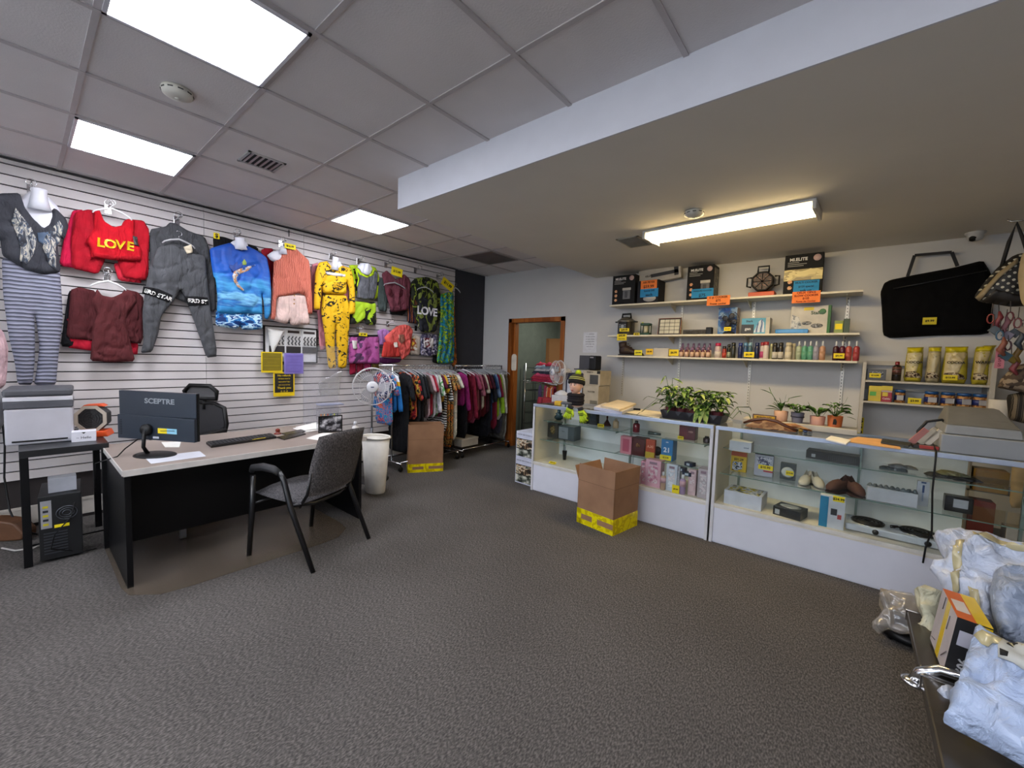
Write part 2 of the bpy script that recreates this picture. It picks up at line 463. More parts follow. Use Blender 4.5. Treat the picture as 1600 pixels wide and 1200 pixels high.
# right wall and shopfront wall behind the camera, with its window
struct(G().box(XR, XR + .1, YF, YB, 0, ZC).build('wall_right', M('A8A6A4', .85, var=.02)))
g = G(); g.box(XL, XR, YF - .1, YF, 0, .4).box(XL, XR, YF - .1, YF, 2.5, ZC).box(XL, -4.3, YF - .1, YF, .4, 2.5).box(.5, XR, YF - .1, YF, .4, 2.5)
struct(g.build('wall_front', M('B8B5B0', .85, var=.02)))
g = G()
for x in (-4.3, -2.7, -1.1, .46): g.box(x, x + .04, YF - .07, YF - .02, .4, 2.5)
g.box(-4.3, .5, YF - .07, YF - .02, .4, .44).box(-4.3, .5, YF - .07, YF - .02, 2.46, 2.5)
wf = struct(g.build('window_1', M('3A3A3C', .4, .5)))
G().box(-4.3, .5, YF - .05, YF - .044, .4, 2.5).build('pane', GLASS, wf)
# ceiling panels (flat 2x2 lights)
LED = emit('F3F5FF', TROFFER)
def troffer(x, y, label, vis=True):
 t = thing('ceiling_light', label, 'ceiling light', (x, y, ZC - .01), 0)
 g = G(); a, b_ = .295, .3
 g.box(-a, a, -b_, -b_ + .016, -.006, .012).box(-a, a, b_ - .016, b_, -.006, .012).box(-a, -a + .016, -b_, b_, -.006, .012).box(a - .016, a, -b_, b_, -.006, .012)
 g.build('frame', M('D6D6DC', .4), t)
 G().box(-a + .016, a - .016, -b_ + .016, b_ - .016, -.002, .003).build('diffuser', LED, t)
 return t
cx = lambda k: -4.36 + .614 * (k + .5); cy = lambda k: .25 + .625 * (k + .5)
troffer(cx(3), cy(0), 'large bright square ceiling panel light at the top of the photo, nearest the camera')
troffer(cx(0), cy(0), 'bright square ceiling panel light above the winged t-shirt and red set')
troffer(cx(0), cy(3), 'bright square ceiling panel light above the yellow outfit, farthest along the wall')
for i, (a, b_) in enumerate(((3, -4), (7, -1), (7, -4))):
 troffer(cx(a), cy(b_), ['square ceiling panel light behind the camera, middle row', 'square ceiling panel light right of the camera', 'square ceiling panel light in the rear right of the shop'][i])
# warm wraparound fitting on the lowered ceiling
t = thing('strip_light', 'long warm fluorescent ceiling fitting in white housing above the glass counters', 'ceiling light', (-.885, 3.7, ZS), -.05)
g = G(); g.box(-.625, .625, -.165, .165, -.018, 0); g.box(-.625, -.60, -.16, .16, -.07, 0).box(.60, .625, -.16, .16, -.07, 0)
g.build('housing', M('C9C7C2', .5), t, bevel=.004)
prof = [(-.12, -.018), (-.10, -.05), (-.05, -.068), (0, -.072), (.05, -.068), (.10, -.05), (.12, -.018)]
g = G(); n = len(prof)
vs = [(-.6, a, b_) for a, b_ in prof] + [(.6, a, b_) for a, b_ in prof]
g.add(vs, [[i, i + 1, i + 1 + n, i + n] for i in range(n - 1)] + [list(range(n)), list(range(n, 2 * n))[::-1]], 0, True)
g.build('diffuser', emit('FFE0A4', BATTEN), t)
# smoke detectors
def smoke(loc, label):
 t = thing('smoke_detector', label, 'smoke detector', loc)
 G().lathe([(.068, 0), (.072, -.012), (.066, -.03), (.045, -.042), (.02, -.046)], 28).build('body', M('C8C6BC', .5), t)
 g = G()
 for k in range(10):
  g.box(.064, .0715, -.012, .012, -.021, -.016, mat=Matrix.Rotation(k * PI / 5, 4, 'Z'))
 g.build('vent_slot', M('303030', .6), t)
 G().lathe([(.012, -.044), (.012, -.05)], 12).build('test_button', M('A8A69C', .5), t)
smoke((-2.92, .594, ZC), 'round off-white smoke detector on the tile ceiling between the two bright panels')
smoke((-1.01, 3.32, ZS), 'round white smoke detector on the lowered ceiling beside the strip light')
def vent(loc, sx, sy, label, n=7, dark='1C1C1E', fr='B4B2AE', slat='8E8C8C', rz=0):
 t = thing('air_vent', label, 'air vent', loc, rz)
 g = G(); e = .018
 g.box(-sx, sx, -sy, -sy + e, -.008, 0).box(-sx, sx, sy - e, sy, -.008, 0).box(-sx, -sx + e, -sy, sy, -.008, 0).box(sx - e, sx, -sy, sy, -.008, 0)
 g.build('frame', M(fr, .5), t)
 G().box(-sx + e, sx - e, -sy + e, sy - e, -.002, 0).build('backing', M(dark, .8), t)
 g = G()
 for k in range(n):
  y = -sy + e + (2 * sy - 2 * e) * (k + .5) / n
  g.box(-sx + e, sx - e, -.003, .003, -.008, .006, mat=Matrix.Translation((0, y, -.003)) @ Matrix.Rotation(.7, 4, 'X'))
 g.build('louvre', M(slat, .4, .3), t)
vent((-3.48, 1.20, ZC), .12, .125, 'square slatted air register with dark slots in the tile ceiling', 6)
vent((-1.71, 3.84, ZS), .11, .17, 'pale louvred air vent on the lowered ceiling left of the strip light', 9, '6E6A62', 'A09C92', '8C887E')
vent((-4.06, 4.31, ZC), .28, .29, 'large dull grey return air grille in the tile ceiling near the back wall', 24, '55504E', '8E8886', '6A6462')
vent((-3.08, 4.72, ZC), .12, .22, 'small dark vent in the tile ceiling beside the lowered ceiling edge', 8, '2A2A2A', '77726E', '55514E')
# dome camera
t = thing('security_camera', 'small white dome security camera on the lowered ceiling near the black bag', 'security camera', (.70, 5.09, ZS))
G().lathe([(.062, 0), (.062, -.012), (.05, -.02), (.048, -.045), (.04, -.062), (.02, -.072)], 24).build('housing', M('B8BABC', .4), t)
G().lathe([(.024, 0), (.024, .02), (.012, .026)], 20, mat=Matrix.Translation((-.015, -.02, -.045)) @ Matrix.Rotation(PI * .78, 4, 'X')).build('lens', BLACKP, t)
# ============================================================ SLATTED WALL DISPLAY
c1 = lambda *p: [(x / 3.076, 230 + y / 3.076) for x, y in p]
c2 = lambda *p: [(320 + x / 4.137, 330 + y / 4.137) for x, y in p]
c3 = lambda *p: [(480 + x / 5, 380 + y / 5) for x, y in p]
def hook(px, py, label, out=0.099):
 a = at(px, py, 0, WX + .1)
 t = thing('display_hook', label, 'hook', (XL + .02, a.y, a.z), PI / 2, 'chrome display hooks on the slatted wall')
 G().box(-.022, .022, -.006, 0, -.045, .03).build('backplate', CHROME, t, bevel=.002)
 g = G(); g.tube([(0, 0, 0), (0, -out, .0), (0, -out - .015, .012), (0, -out - .018, .03)], .0045)
 for k in range(3): g.ball((0, -.05 - k * .045, .006), .009)
 g.build('arm', CHROME, t)
 g = G(); R = .028
 g.tube([(R * math.cos(a_) , -out * .8, .028 + R * math.sin(a_)) for a_ in [PI * 2 * k / 14 for k in range(14)]], .0028, 6, closed=True)
 g.build('ring', CHROME, t)
def hanger_geo(w_=.38, drop=.09, r=.005, hookh=.07):
 g = G()
 g.tube([(-w_ / 2, 0, -drop - .02), (-w_ / 2 + .015, 0, -drop), (-w_ * .25, 0, -drop * .5), (0, 0, -.005), (w_ * .25, 0, -drop * .5), (w_ / 2 - .015, 0, -drop), (w_ / 2, 0, -drop - .02)], [r, r * 1.3, r * 1.6, r * 1.8, r * 1.6, r * 1.3, r])
 h = [(0, 0, -.005), (0, 0, hookh * .35)] + [(.022 * math.sin(a) * 1.0, 0, hookh * .35 + .022 - .022 * math.cos(a)) for a in [PI * k / 6 for k in range(1, 9)]]
 g2 = G(); g2.tube(h, .002, 6)
 return g, g2
def hanger(px, py, off, w_, label, col='D8DADC', drop=.08, group='plastic hangers on the slatted wall'):
 a = at(px, py, 0, WX + off)
 t = thing('clothes_hanger', label, 'hanger', (WX + off, a.y, a.z), PI / 2, group)
 g, g2 = hanger_geo(w_, drop); g.build('shoulder_bar', M(col, .35), t); g2.build('hanger_hook', CHROME, t)
def form(neck, shoulders, off, label, ttop):
 o, pf, org, of = wgarment('hanging_bust_form', label, 'bust form', shoulders, off, WHITEPL, t=0.043, r=.09, fold=0, sm=2, group='white hanging bust forms')
 (xa, ya), (xb, yb), rr = neck
 A = at(xa, ya, 0, WX + off + .05); B = at(xb, yb, 0, WX + off + .03)
 T = Vector((A.y - org[0], -.055, A.z - org[1])); Bq = Vector((B.y - org[0], -.04, B.z - org[1]))
 g = G(); ax = (T - Bq).normalized()
 M4 = Matrix.Translation(Bq) @ ax.to_track_quat('Z', 'Y').to_matrix().to_4x4()
 L_ = (T - Bq).length
 g.lathe([(rr * 1.5, -.03), (rr * 1.1, L_ * .35), (rr, L_ * .7), (rr * 1.05, L_), (rr * .9, L_ + .006)], 20, mat=M4)
 g.build('neck', WHITEPL, o)
 return o
def tagcard(px, py, wpx, hpx, off, s, label, col='F0D808', ang=0, group=None, lines=None):
 a = at(px, py, 0, WX + off); b_ = at(px + wpx, py, 0, WX + off); c_ = at(px, py + hpx, 0, WX + off)
 w_ = (b_ - a).length; h = (c_ - a).length
 ctr = at(px + wpx / 2, py + hpx, 0, WX + off)
 o = price_tag(s, (WX + off, ctr.y, ctr.z), w_, h, label, PI / 2, col, group=group, lines=lines)
 if ang: o.rotation_euler = Matrix.Rotation(PI / 2, 3, 'Z').to_4x4().to_euler(); o.rotation_euler = (Matrix.Rotation(PI / 2, 3, 'Z') @ Matrix.Rotation(ang, 3, 'Y')).to_euler()
 return o
# --- 1: bust with winged t-shirt and knitted leggings
form(((61, 296), (62, 322), .042), [(44, 300), (58, 296), (72, 305), (90, 322), (98, 340), (84, 372), (60, 372), (30, 345), (26, 315)], .10, 'white bust form wearing the charcoal winged t-shirt', 0)
g1 = wgarment('tshirt', 'charcoal v-neck t-shirt printed with pale wings, on the leftmost bust form', 'shirt',
 c1((-70, 250), (0, 222), (95, 220), (120, 290), (160, 340), (208, 388), (236, 372), (250, 330), (243, 288), (275, 300), (318, 345), (330, 380), (310, 445), (275, 432), (280, 500), (292, 585), (285, 602), (210, 614), (130, 592), (60, 552), (10, 520), (0, 440), (-60, 470), (-110, 380)), .13, cloth('3B3C42'), t=0.056, r=.14, fold=.008, seed=2.2)
wing = ramp_mat('wing_print', 'noise', ['3B3C42', '46505E', '8C8B88', 'C2BBAC', '555F70'], 26, .8, (1.6, 1, .45), detail=4, dist=1.2)
on_w(g1, 'wing_print', c1((75, 290), (105, 330), (150, 385), (175, 440), (165, 510), (130, 560), (95, 545), (100, 480), (80, 420), (55, 350)), wing)
on_w(g1, 'wing_print', c1((240, 400), (285, 350), (305, 380), (290, 450), (268, 480), (270, 590), (235, 560), (205, 480), (215, 430)), wing)
on_w(g1, 'crest_print', c1((180, 410), (240, 405), (250, 440), (215, 470), (185, 450)), M('4F6076', .8))
LEG = ramp_mat('leggings_knit', 'wz', ['8E90A2', 'A2A4B4', '6E7080', '52545F'], 10.5, .8, (1, 1, 1), dist=1.6, bump=.6)
wgarment('leggings', 'grey scallop-textured leggings under the winged t-shirt, above the printer', 'leggings',
 c1((8, 530), (60, 540), (130, 580), (210, 600), (287, 590), (296, 700), (302, 830), (285, 960), (268, 1152), (163, 1142), (176, 1070), (190, 960), (176, 850), (165, 800), (168, 900), (168, 1020), (156, 1142), (85, 1142), (70, 1030), (40, 900), (14, 700)), .10, LEG, t=0.043, r=.10, fold=.003)
hook(49, 290, 'chrome hook over the winged t-shirt bust')
wgarment('pink_top', 'pale pink top cut off by the left edge of the photo', 'shirt', c1((-90, 840), (-20, 850), (18, 890), (40, 960), (36, 1060), (28, 1140), (0, 1165), (-90, 1160)), .3, cloth('C9A8AC'), t=0.050)
g = G(); g.lathe([(.02, 0), (.15, .01), (.2, .1), (.21, .2), (.17, .3), (.06, .36), (.01, .37)], 24)
sk = g.build('storage_bag', M('8B8B8D', .7, bump=.4, bs=8), None, (-4.86, -.235, .80)); sk.scale = (1, .8, 1.15)
tag(sk, 'rounded grey bundle left of the printer at the photo edge', 'bundle')
# --- 2: red LOVE set
hook(171, 322, 'chrome hook over the red set')
wgarment('leggings', 'hot pink folded leggings at the left behind the red LOVE set', 'leggings', c1((348, 305), (400, 300), (420, 420), (415, 590), (284, 570), (300, 470), (330, 360)), .06, cloth('D41A48'), t=0.019, fold=.004)
wgarment('leggings', 'crimson folded leggings hanging left behind the LOVE bra', 'leggings', c1((356, 315), (428, 298), (485, 320), (520, 400), (505, 545), (470, 612), (345, 582), (340, 450)), .09, cloth('A80E22'), t=0.022, fold=.006)
wgarment('leggings', 'bright red folded leggings hanging right behind the LOVE bra', 'leggings', c1((600, 345), (690, 352), (718, 400), (712, 642), (598, 628), (565, 555), (560, 420)), .09, cloth('B01022'), t=0.022, fold=.006)
wgarment('leggings', 'coral red trouser leg peeking out under the red folded leggings', 'leggings', c1((545, 560), (600, 550), (690, 655), (570, 642)), .06, cloth('D2283C'), t=0.020, fold=.002)
g2 = wgarment('sports_bra', 'red sports bra with gold LOVE lettering', 'bra', c1((452, 300), (478, 300), (500, 355), (545, 385), (590, 375), (612, 345), (645, 350), (645, 420), (662, 460), (682, 492), (680, 548), (560, 545), (440, 530), (430, 478), (408, 455), (430, 425), (452, 390), (448, 340)), .12, cloth('B8081C'), t=0.034, r=.07, fold=.005)
on_w(g2, 'chest_band', c1((444, 505), (560, 522), (678, 522), (678, 546), (560, 543), (440, 528)), cloth('A10517'))
for ch, x, y in (('L', 484, 460), ('O', 530, 467), ('V', 578, 472), ('E', 626, 478)):
 text_on(g2, ch, x / 3.076, 230 + y / 3.076, .10, M('E0B81C', .3, .5), -.06, .95)
on_w(g2, 'hang_tag', c1((638, 425), (660, 430), (668, 475), (645, 470)), M('2A2624', .5), lift=0.012)
hanger(540 / 3.076, 230 + 292 / 3.076, .14, .24, 'white plastic hanger holding the red LOVE bra', 'E6E6E6', .05)
# --- 3: maroon set
hook(169, 428, 'chrome hook over the maroon tank set')
wgarment('leggings', 'black folded leggings at the left behind the maroon set', 'leggings', c1((330, 690), (370, 690), (370, 962), (290, 958), (310, 820)), .05, cloth('17171A'), t=0.020)
wgarment('leggings', 'red folded leggings showing below the maroon leggings', 'leggings', c1((318, 800), (420, 800), (640, 880), (665, 950), (660, 1000), (430, 978), (318, 962)), .05, cloth('B41A30'), t=0.020)
wgarment('leggings', 'maroon folded leggings left behind the maroon tank', 'leggings', c1((338, 685), (380, 672), (460, 690), (500, 800), (470, 932), (318, 918), (330, 800)), .075, cloth('4E1F22'), t=0.022)
wgarment('leggings', 'maroon folded leggings right behind the maroon tank', 'leggings', c1((590, 680), (660, 695), (692, 725), (686, 945), (600, 938), (560, 850)), .075, cloth('4E1F22'), t=0.022)
wgarment('tank_top', 'maroon racerback tank top with white hanger below the LOVE set', 'tank top', c1((466, 680), (490, 712), (540, 722), (590, 700), (600, 682), (640, 700), (660, 740), (610, 800), (600, 840), (625, 930), (650, 1030), (540, 1034), (432, 1028), (442, 930), (446, 860), (470, 800), (440, 740)), .11, cloth('552426'), t=0.031, r=.08, fold=.008, ff=26)
hanger(520 / 3.076, 230 + 640 / 3.076, .12, .22, 'white plastic hanger holding the maroon tank', 'E6E6E6', .05)
# --- 4: grey ERD STAR set
hook(280, 340, 'chrome hook over the grey tracksuit')
wgarment('hoodie', 'dark grey hoodie hanging behind the grey joggers', 'hoodie', c1((718, 395), (795, 382), (815, 362), (845, 365), (900, 400), (985, 432), (1003, 482), (1035, 650), (1037, 792), (955, 782), (900, 750), (830, 722), (722, 722), (720, 560)), .07, cloth('48494C'), t=0.025, fold=.006)
g4 = wgarment('joggers', 'grey joggers with black lettered bands at the knees', 'joggers', c1((758, 480), (830, 468), (930, 512), (988, 520), (992, 590), (1003, 720), (1046, 1006), (992, 1012), (955, 900), (895, 730), (868, 680), (830, 745), (775, 810), (760, 900), (730, 985), (676, 990), (690, 930), (684, 800), (695, 700), (722, 560)), .12, cloth('4E4F52'), t=0.037, r=.09, fold=.008, ff=18)
blk = cloth('121214')
on_w(g4, 'knee_band', c1((690, 668), (760, 680), (830, 712), (812, 748), (750, 722), (684, 700)), blk)
on_w(g4, 'knee_band', c1((890, 716), (950, 718), (1000, 722), (1006, 758), (910, 762), (896, 740)), blk)
text_on(g4, 'ERD STAR', 762 / 3.076, 230 + 711 / 3.076, .047, M('E8E6E0', .7), -.30, .95)
text_on(g4, 'ERD ST', 952 / 3.076, 230 + 741 / 3.076, .050, M('E8E6E0', .7), .02, .95)
on_w(g4, 'hang_tag', c1((885, 478), (918, 468), (928, 505), (900, 512)), M('CFC2A8', .7), lift=0.012)
hanger(860 / 3.076, 230 + 440 / 3.076, .14, .24, 'grey plastic hanger holding the grey joggers', 'A8A8AA', .045)
# --- 5: blue fishing shirt set
hook(373, 366, 'chrome hook over the blue fishing shirt')
wgarment('shorts', 'black shorts clipped behind the blue fishing shirt, with yellow tag', 'shorts', c2((52, 160), (120, 165), (180, 185), (345, 230), (340, 330), (60, 330)), .05, blk, t=0.020)
tagcard(334, 364, 9, 9, .075, '$', 'small yellow tag on the black waistband left of the blue shirt bust')
form(((374, 372), (375, 385), .04), c2((165, 205), (185, 190), (225, 185), (265, 190), (280, 222), (262, 262), (185, 262)), .12, 'white bust form wearing the blue marlin shirt', 0)
SEA = bpy.data.materials.new('ocean_print')
def sea_mat():
 m, nt, b = base('ocean_print', .6); N = nt.nodes; L = nt.links
 tc = N.new('ShaderNodeTexCoord'); sp = N.new('ShaderNodeSeparateXYZ'); L.new(tc.outputs['Object'], sp.inputs[0])
 no = N.new('ShaderNodeTexNoise'); no.inputs['Scale'].default_value = 9; no.inputs['Detail'].default_value = 5
 mp = N.new('ShaderNodeMapping'); mp.inputs['Scale'].default_value = (.6, 1, 2.6); L.new(tc.outputs['Object'], mp.inputs[0]); L.new(mp.outputs[0], no.inputs['Vector'])
 ad = N.new('ShaderNodeMath'); ad.operation = 'MULTIPLY_ADD'; ad.inputs[1].default_value = .30
 L.new(no.outputs['Fac'], ad.inputs[0]); L.new(sp.outputs['Z'], ad.inputs[2])
 mr = N.new('ShaderNodeMapRange'); mr.inputs['From Min'].default_value = -.62; mr.inputs['From Max'].default_value = .15; L.new(ad.outputs[0], mr.inputs[0])
 r = N.new('ShaderNodeValToRGB'); e = r.color_ramp.elements
 e[0].position = 0; e[0].color = lin('0B4E8E'); e[1].position = 1; e[1].color = lin('0A3C96')
 for p_, c_ in ((.16, '2F8FC8'), (.22, '0E5AA2'), (.30, '7CC2E4'), (.36, '1A6FBC'), (.46, '4AA6DC'), (.60, '0F5BBE')):
  x = r.color_ramp.elements.new(p_); x.color = lin(c_)
 L.new(mr.outputs[0], r.inputs['Fac']); L.new(r.outputs[0], b.inputs['Base Color'])
 return m
SEA = sea_mat()
g5 = wgarment('fishing_shirt', 'shiny blue long-sleeved shirt with a leaping marlin print', 'shirt', c2((30, 242), (100, 220), (165, 203), (200, 232), (240, 255), (272, 222), (350, 262), (400, 300), (420, 400), (428, 520), (425, 660), (405, 702), (385, 690), (382, 600), (366, 525), (370, 600), (372, 672), (270, 660), (180, 668), (78, 655), (82, 560), (70, 440), (55, 420), (40, 330)), .14, SEA, t=0.050, r=.11, fold=.008, seed=4)
on_w(g5, 'marlin_print', smooth_poly(c2((176, 420), (190, 388), (225, 372), (262, 365), (290, 352), (330, 345), (328, 350), (300, 366), (285, 382), (250, 396), (215, 412), (205, 440), (225, 480), (262, 512), (250, 516), (215, 492), (190, 460)), 1), ramp_mat('marlin', 'noise', ['2C4880', 'A8B0B8', 'C88A50', 'C8D0D4'], 20, .6), sm=0, res=.01)
on_w(g5, 'marlin_fin', c2((180, 395), (155, 360), (160, 345), (185, 350), (210, 325), (215, 350), (245, 330), (240, 365), (210, 380)), M('2C4C9A', .6))
on_w(g5, 'chest_badge', c2((242, 348), (240, 330), (255, 310), (270, 330), (268, 348)), M('8FA84A', .6))
wgarment('swim_shorts', 'blue and white wave-print swim shorts under the marlin shirt', 'shorts', c2((72, 640), (200, 650), (370, 650), (373, 762), (300, 768), (240, 764), (228, 740), (205, 762), (140, 752), (68, 740)), .11, ramp_mat('waves', 'noise', ['0C2F66', '2472B4', 'B8DCEE', '1B4C8C', 'DCEAF2'], 9, .6, (.8, 1, 2), detail=4, dist=0.310), t=0.043)
wgarment('leggings', 'deep red leggings hanging between the blue shirt and coral sweater', 'leggings', c2((362, 250), (395, 238), (440, 242), (445, 330), (440, 600), (385, 640), (380, 400)), .06, cloth('8E1424'), t=0.019)
# --- 6: coral sweater
hook(444, 378, 'chrome hook over the coral sweater')
form(((442, 385), (442, 392), .03), c2((400, 285), (440, 258), (500, 245), (560, 250), (560, 330), (480, 340), (425, 318)), .11, 'white bust form wearing the coral off-shoulder sweater', 0)
KNIT = ramp_mat('cable_knit', 'wx', ['C46A58', 'DB8570', 'D07A66', 'B85F4E'], 14, .9, (1, 1, 1), dist=6, bump=.8)
g6 = wgarment('sweater', 'coral cable-knit one-shoulder sweater with long sleeves', 'sweater', c2((498, 262), (512, 240), (545, 228), (590, 242), (635, 285), (672, 318), (684, 400), (690, 520), (696, 664), (668, 664), (650, 545), (600, 530), (545, 545), (462, 555), (455, 700), (424, 698), (432, 560), (440, 420), (446, 325), (485, 310)), .14, KNIT, t=0.046, r=.09, fold=.006)
g6b = wgarment('shorts', 'pale pink buttoned shorts under the coral sweater', 'shorts', c2((464, 545), (545, 538), (650, 540), (668, 640), (680, 734), (555, 736), (546, 700), (530, 730), (432, 706), (448, 640)), .115, cloth('D9BDB4'), t=0.040, fold=.004)
g = G()
for k in range(3): g.lathe([(.008, 0), (.008, .004)], 10, mat=Matrix.Translation((.012 - .002 * k, -.075, -.035 - .045 * k)) @ Matrix.Rotation(PI / 2, 4, 'X'))
g.build('button', M('C08A4A', .3, .6), g6b[0])
tagcard(445, 381, 17, 8, .20, '$16.99', 'small yellow price tag on the neck of the coral sweater')
# --- 7: yellow palm-print set
hook(523, 398, 'chrome hook over the yellow palm-print outfit')
for lb, pts, c_ in (('long pink robe hanging left behind the yellow palm-print outfit', c2((688, 345), (735, 330), (760, 500), (785, 890), (742, 900), (728, 650), (692, 640)), 'C77F88'),
        ('salmon dress strip hanging right behind the yellow outfit', c2((860, 350), (900, 350), (925, 420), (930, 590), (870, 560)), 'C8788C')):
 wgarment('dress', lb, 'dress', pts, .05, cloth(c_), t=0.019)
form(((524, 403), (522, 418), .033), c2((800, 350), (825, 322), (872, 322), (890, 355), (850, 400), (810, 385)), .13, 'white bust form wearing the yellow palm-print top', 0)
PALM = ramp_mat('palm_print', 'noise', ['1E1C12', 'DCAB10', 'DEB018', 'DCAB10', 'DEB018'], 13, .7, (1, 1, 1.1), detail=5, dist=1.5)
g7 = wgarment('crop_top', 'yellow long-sleeved crop top with black palm print and chest cut-out', 'shirt', c2((735, 332), (790, 322), (812, 352), (845, 372), (880, 352), (940, 368), (958, 420), (970, 520), (972, 664), (930, 666), (935, 580), (932, 500), (915, 450), (916, 540), (765, 532), (755, 470), (752, 560), (742, 640), (705, 634), (708, 500), (714, 400)), .15, PALM, t=0.043, r=.09, fold=.006)
on_w(g7, 'cut_out', c2((778, 392), (830, 396), (912, 408), (908, 424), (850, 418), (788, 408)), M('C9C6CE', .6))
on_w(g7, 'palm_motif', c2((828, 455), (870, 462), (918, 458), (905, 490), (872, 512), (840, 495)), ramp_mat('motif', 'noise', ['1E1C12', 'DCAB10', '1E1C12'], 40, .7))
wgarment('trousers', 'yellow trousers with black palm print under the matching crop top', 'trousers', c2((764, 535), (912, 540), (932, 600), (936, 700), (925, 860), (915, 1010), (885, 1018), (858, 1008), (850, 860), (842, 720), (838, 860), (850, 1012), (800, 1020), (785, 900), (772, 780), (750, 640)), .12, PALM, t=0.043, r=.08, fold=.004)
# --- 8: grey tank with neon trim
hook(566, 406, 'chrome hook over the grey and neon set')
neon = cloth('B7D422')
wgarment('jacket', 'black and neon green jacket behind the grey neon-trimmed tank', 'jacket', c2((930, 345), (1100, 358), (1128, 420), (1118, 560), (1090, 570), (1080, 420), (1000, 400), (985, 560), (965, 480), (940, 380)), .06, ramp_mat('neonblack', 'noise', ['15160F', 'B7D422', 'A8C61C', '15160F'], 6, .8), t=0.019)
form(((573, 413), (571, 425), .033), c2((985, 360), (1005, 335), (1060, 335), (1085, 375), (1060, 430), (1000, 420)), .11, 'white bust form wearing the grey neon-trimmed tank', 0)
g8 = wgarment('tank_top', 'heather grey tank top with neon yellow neckline trim', 'tank top', c2((975, 358), (1000, 372), (1015, 400), (1050, 418), (1085, 402), (1098, 380), (1118, 400), (1112, 500), (1095, 572), (1040, 572), (982, 565), (986, 480), (998, 440), (978, 400)), .13, cloth('5A5B60', var=.16), t=0.037, r=.08)
on_w(g8, 'neck_trim', c2((968, 358), (985, 360), (1012, 398), (1050, 415), (1085, 400), (1092, 382), (1104, 386), (1092, 412), (1050, 430), (1005, 412)), neon, lift=0.006)
on_w(g8, 'armhole_trim', c2((975, 375), (988, 385), (1004, 440), (990, 490), (984, 480), (994, 440)), neon, lift=0.006)
wgarment('shorts', 'lime green and black splatter shorts under the grey tank', 'shorts', c2((945, 578), (1040, 588), (1104, 588), (1108, 735), (1040, 735), (1030, 700), (985, 728), (930, 730), (938, 650)), .09, ramp_mat('splat', 'noise', ['1A1C12', '1A1C12', 'A8CC28', 'B2D42C'], 4.5, .7, dist=1), t=0.034)
# --- 9: plum hoodie
hook(609, 412, 'chrome hook over the plum hoodie', .14)
wgarment('leggings', 'grey-green folded leggings left behind the plum hoodie', 'leggings', c3((552, 275), (600, 270), (625, 430), (620, 540), (560, 528), (545, 420)), .06, cloth('46504E'), t=0.019)
g9 = wgarment('zip_hoodie', 'plum zip hoodie with grey hanger showing at the shoulders', 'hoodie', c3((580, 240), (620, 212), (655, 245), (690, 282), (725, 270), (755, 240), (795, 275), (805, 310), (800, 420), (790, 520), (700, 535), (650, 535), (640, 480), (610, 380), (600, 320)), .11, cloth('6A3540'), t=0.037, r=.08)
for pts in (c3((640, 350), (665, 365), (675, 400), (660, 425), (635, 400)), c3((725, 360), (750, 365), (745, 410), (720, 425), (712, 395))):
 on_w(g9, 'mesh_panel', pts, cloth('4A1822'))
on_w(g9, 'waistband', c3((648, 495), (720, 500), (790, 490), (788, 518), (720, 530), (650, 524)), cloth('5C2C37'))
wgarment('leggings', 'black waistband showing under the plum hoodie', 'leggings', c3((640, 520), (780, 510), (755, 562), (650, 560)), .06, blk, t=0.019)
hanger(617, 441, .17, .34, 'grey plastic hanger in front of the plum hoodie', '9A9CA0', .05)
tagcard(611, 418, 17, 13, .158, '$15.99', 'yellow price card clipped above the plum hoodie', lines=['$15.99'], ang=.12)
# --- 10: dark LOVE tank group
hook(655, 421, 'chrome hook over the dark LOVE tank', .14)
CAMO = ramp_mat('neon_camo', 'noise', ['14160F', '23281C', '7E8E2E', '14160F', '2B3024'], 8, .8, (1, 1, .7), detail=4, dist=0.372)
wgarment('hoodie', 'black and lime camouflage hoodie behind the dark LOVE tank', 'hoodie', c3((808, 310), (845, 270), (940, 262), (1020, 300), (1040, 400), (1042, 560), (1000, 700), (880, 690), (830, 560), (805, 420)), .08, CAMO, t=0.031, r=.09)
wgarment('leggings', 'black leggings with orange and violet streaks left of the LOVE tank', 'leggings', c3((795, 380), (860, 395), (875, 500), (870, 632), (778, 620), (782, 500)), .07, ramp_mat('streak', 'wx', ['15101A', '3A2450', '15101A', 'C8702A', '15101A'], 5, .8, (1, 1, .3), dist=3), t=0.022)
g10 = wgarment('tank_top', 'dark camouflage tank top with white LOVE lettering', 'tank top', c3((868, 395), (892, 380), (912, 420), (945, 445), (975, 420), (990, 380), (1012, 395), (1016, 470), (1012, 600), (1002, 690), (925, 700), (882, 688), (868, 580), (872, 480)), .13, ramp_mat('darkcamo', 'noise', ['15161C', '1D2026', '6E7A34', '15161C', '22242C'], 5, .8, (1, 1, .6), detail=4), t=0.031)
text_on(g10, 'LOVE', 668, 487, .16, M('E4E2E6', .6), -.02, .95)
hanger(665, 448, .17, .30, 'grey plastic hanger holding the dark LOVE tank', 'A8AAAC', .05)
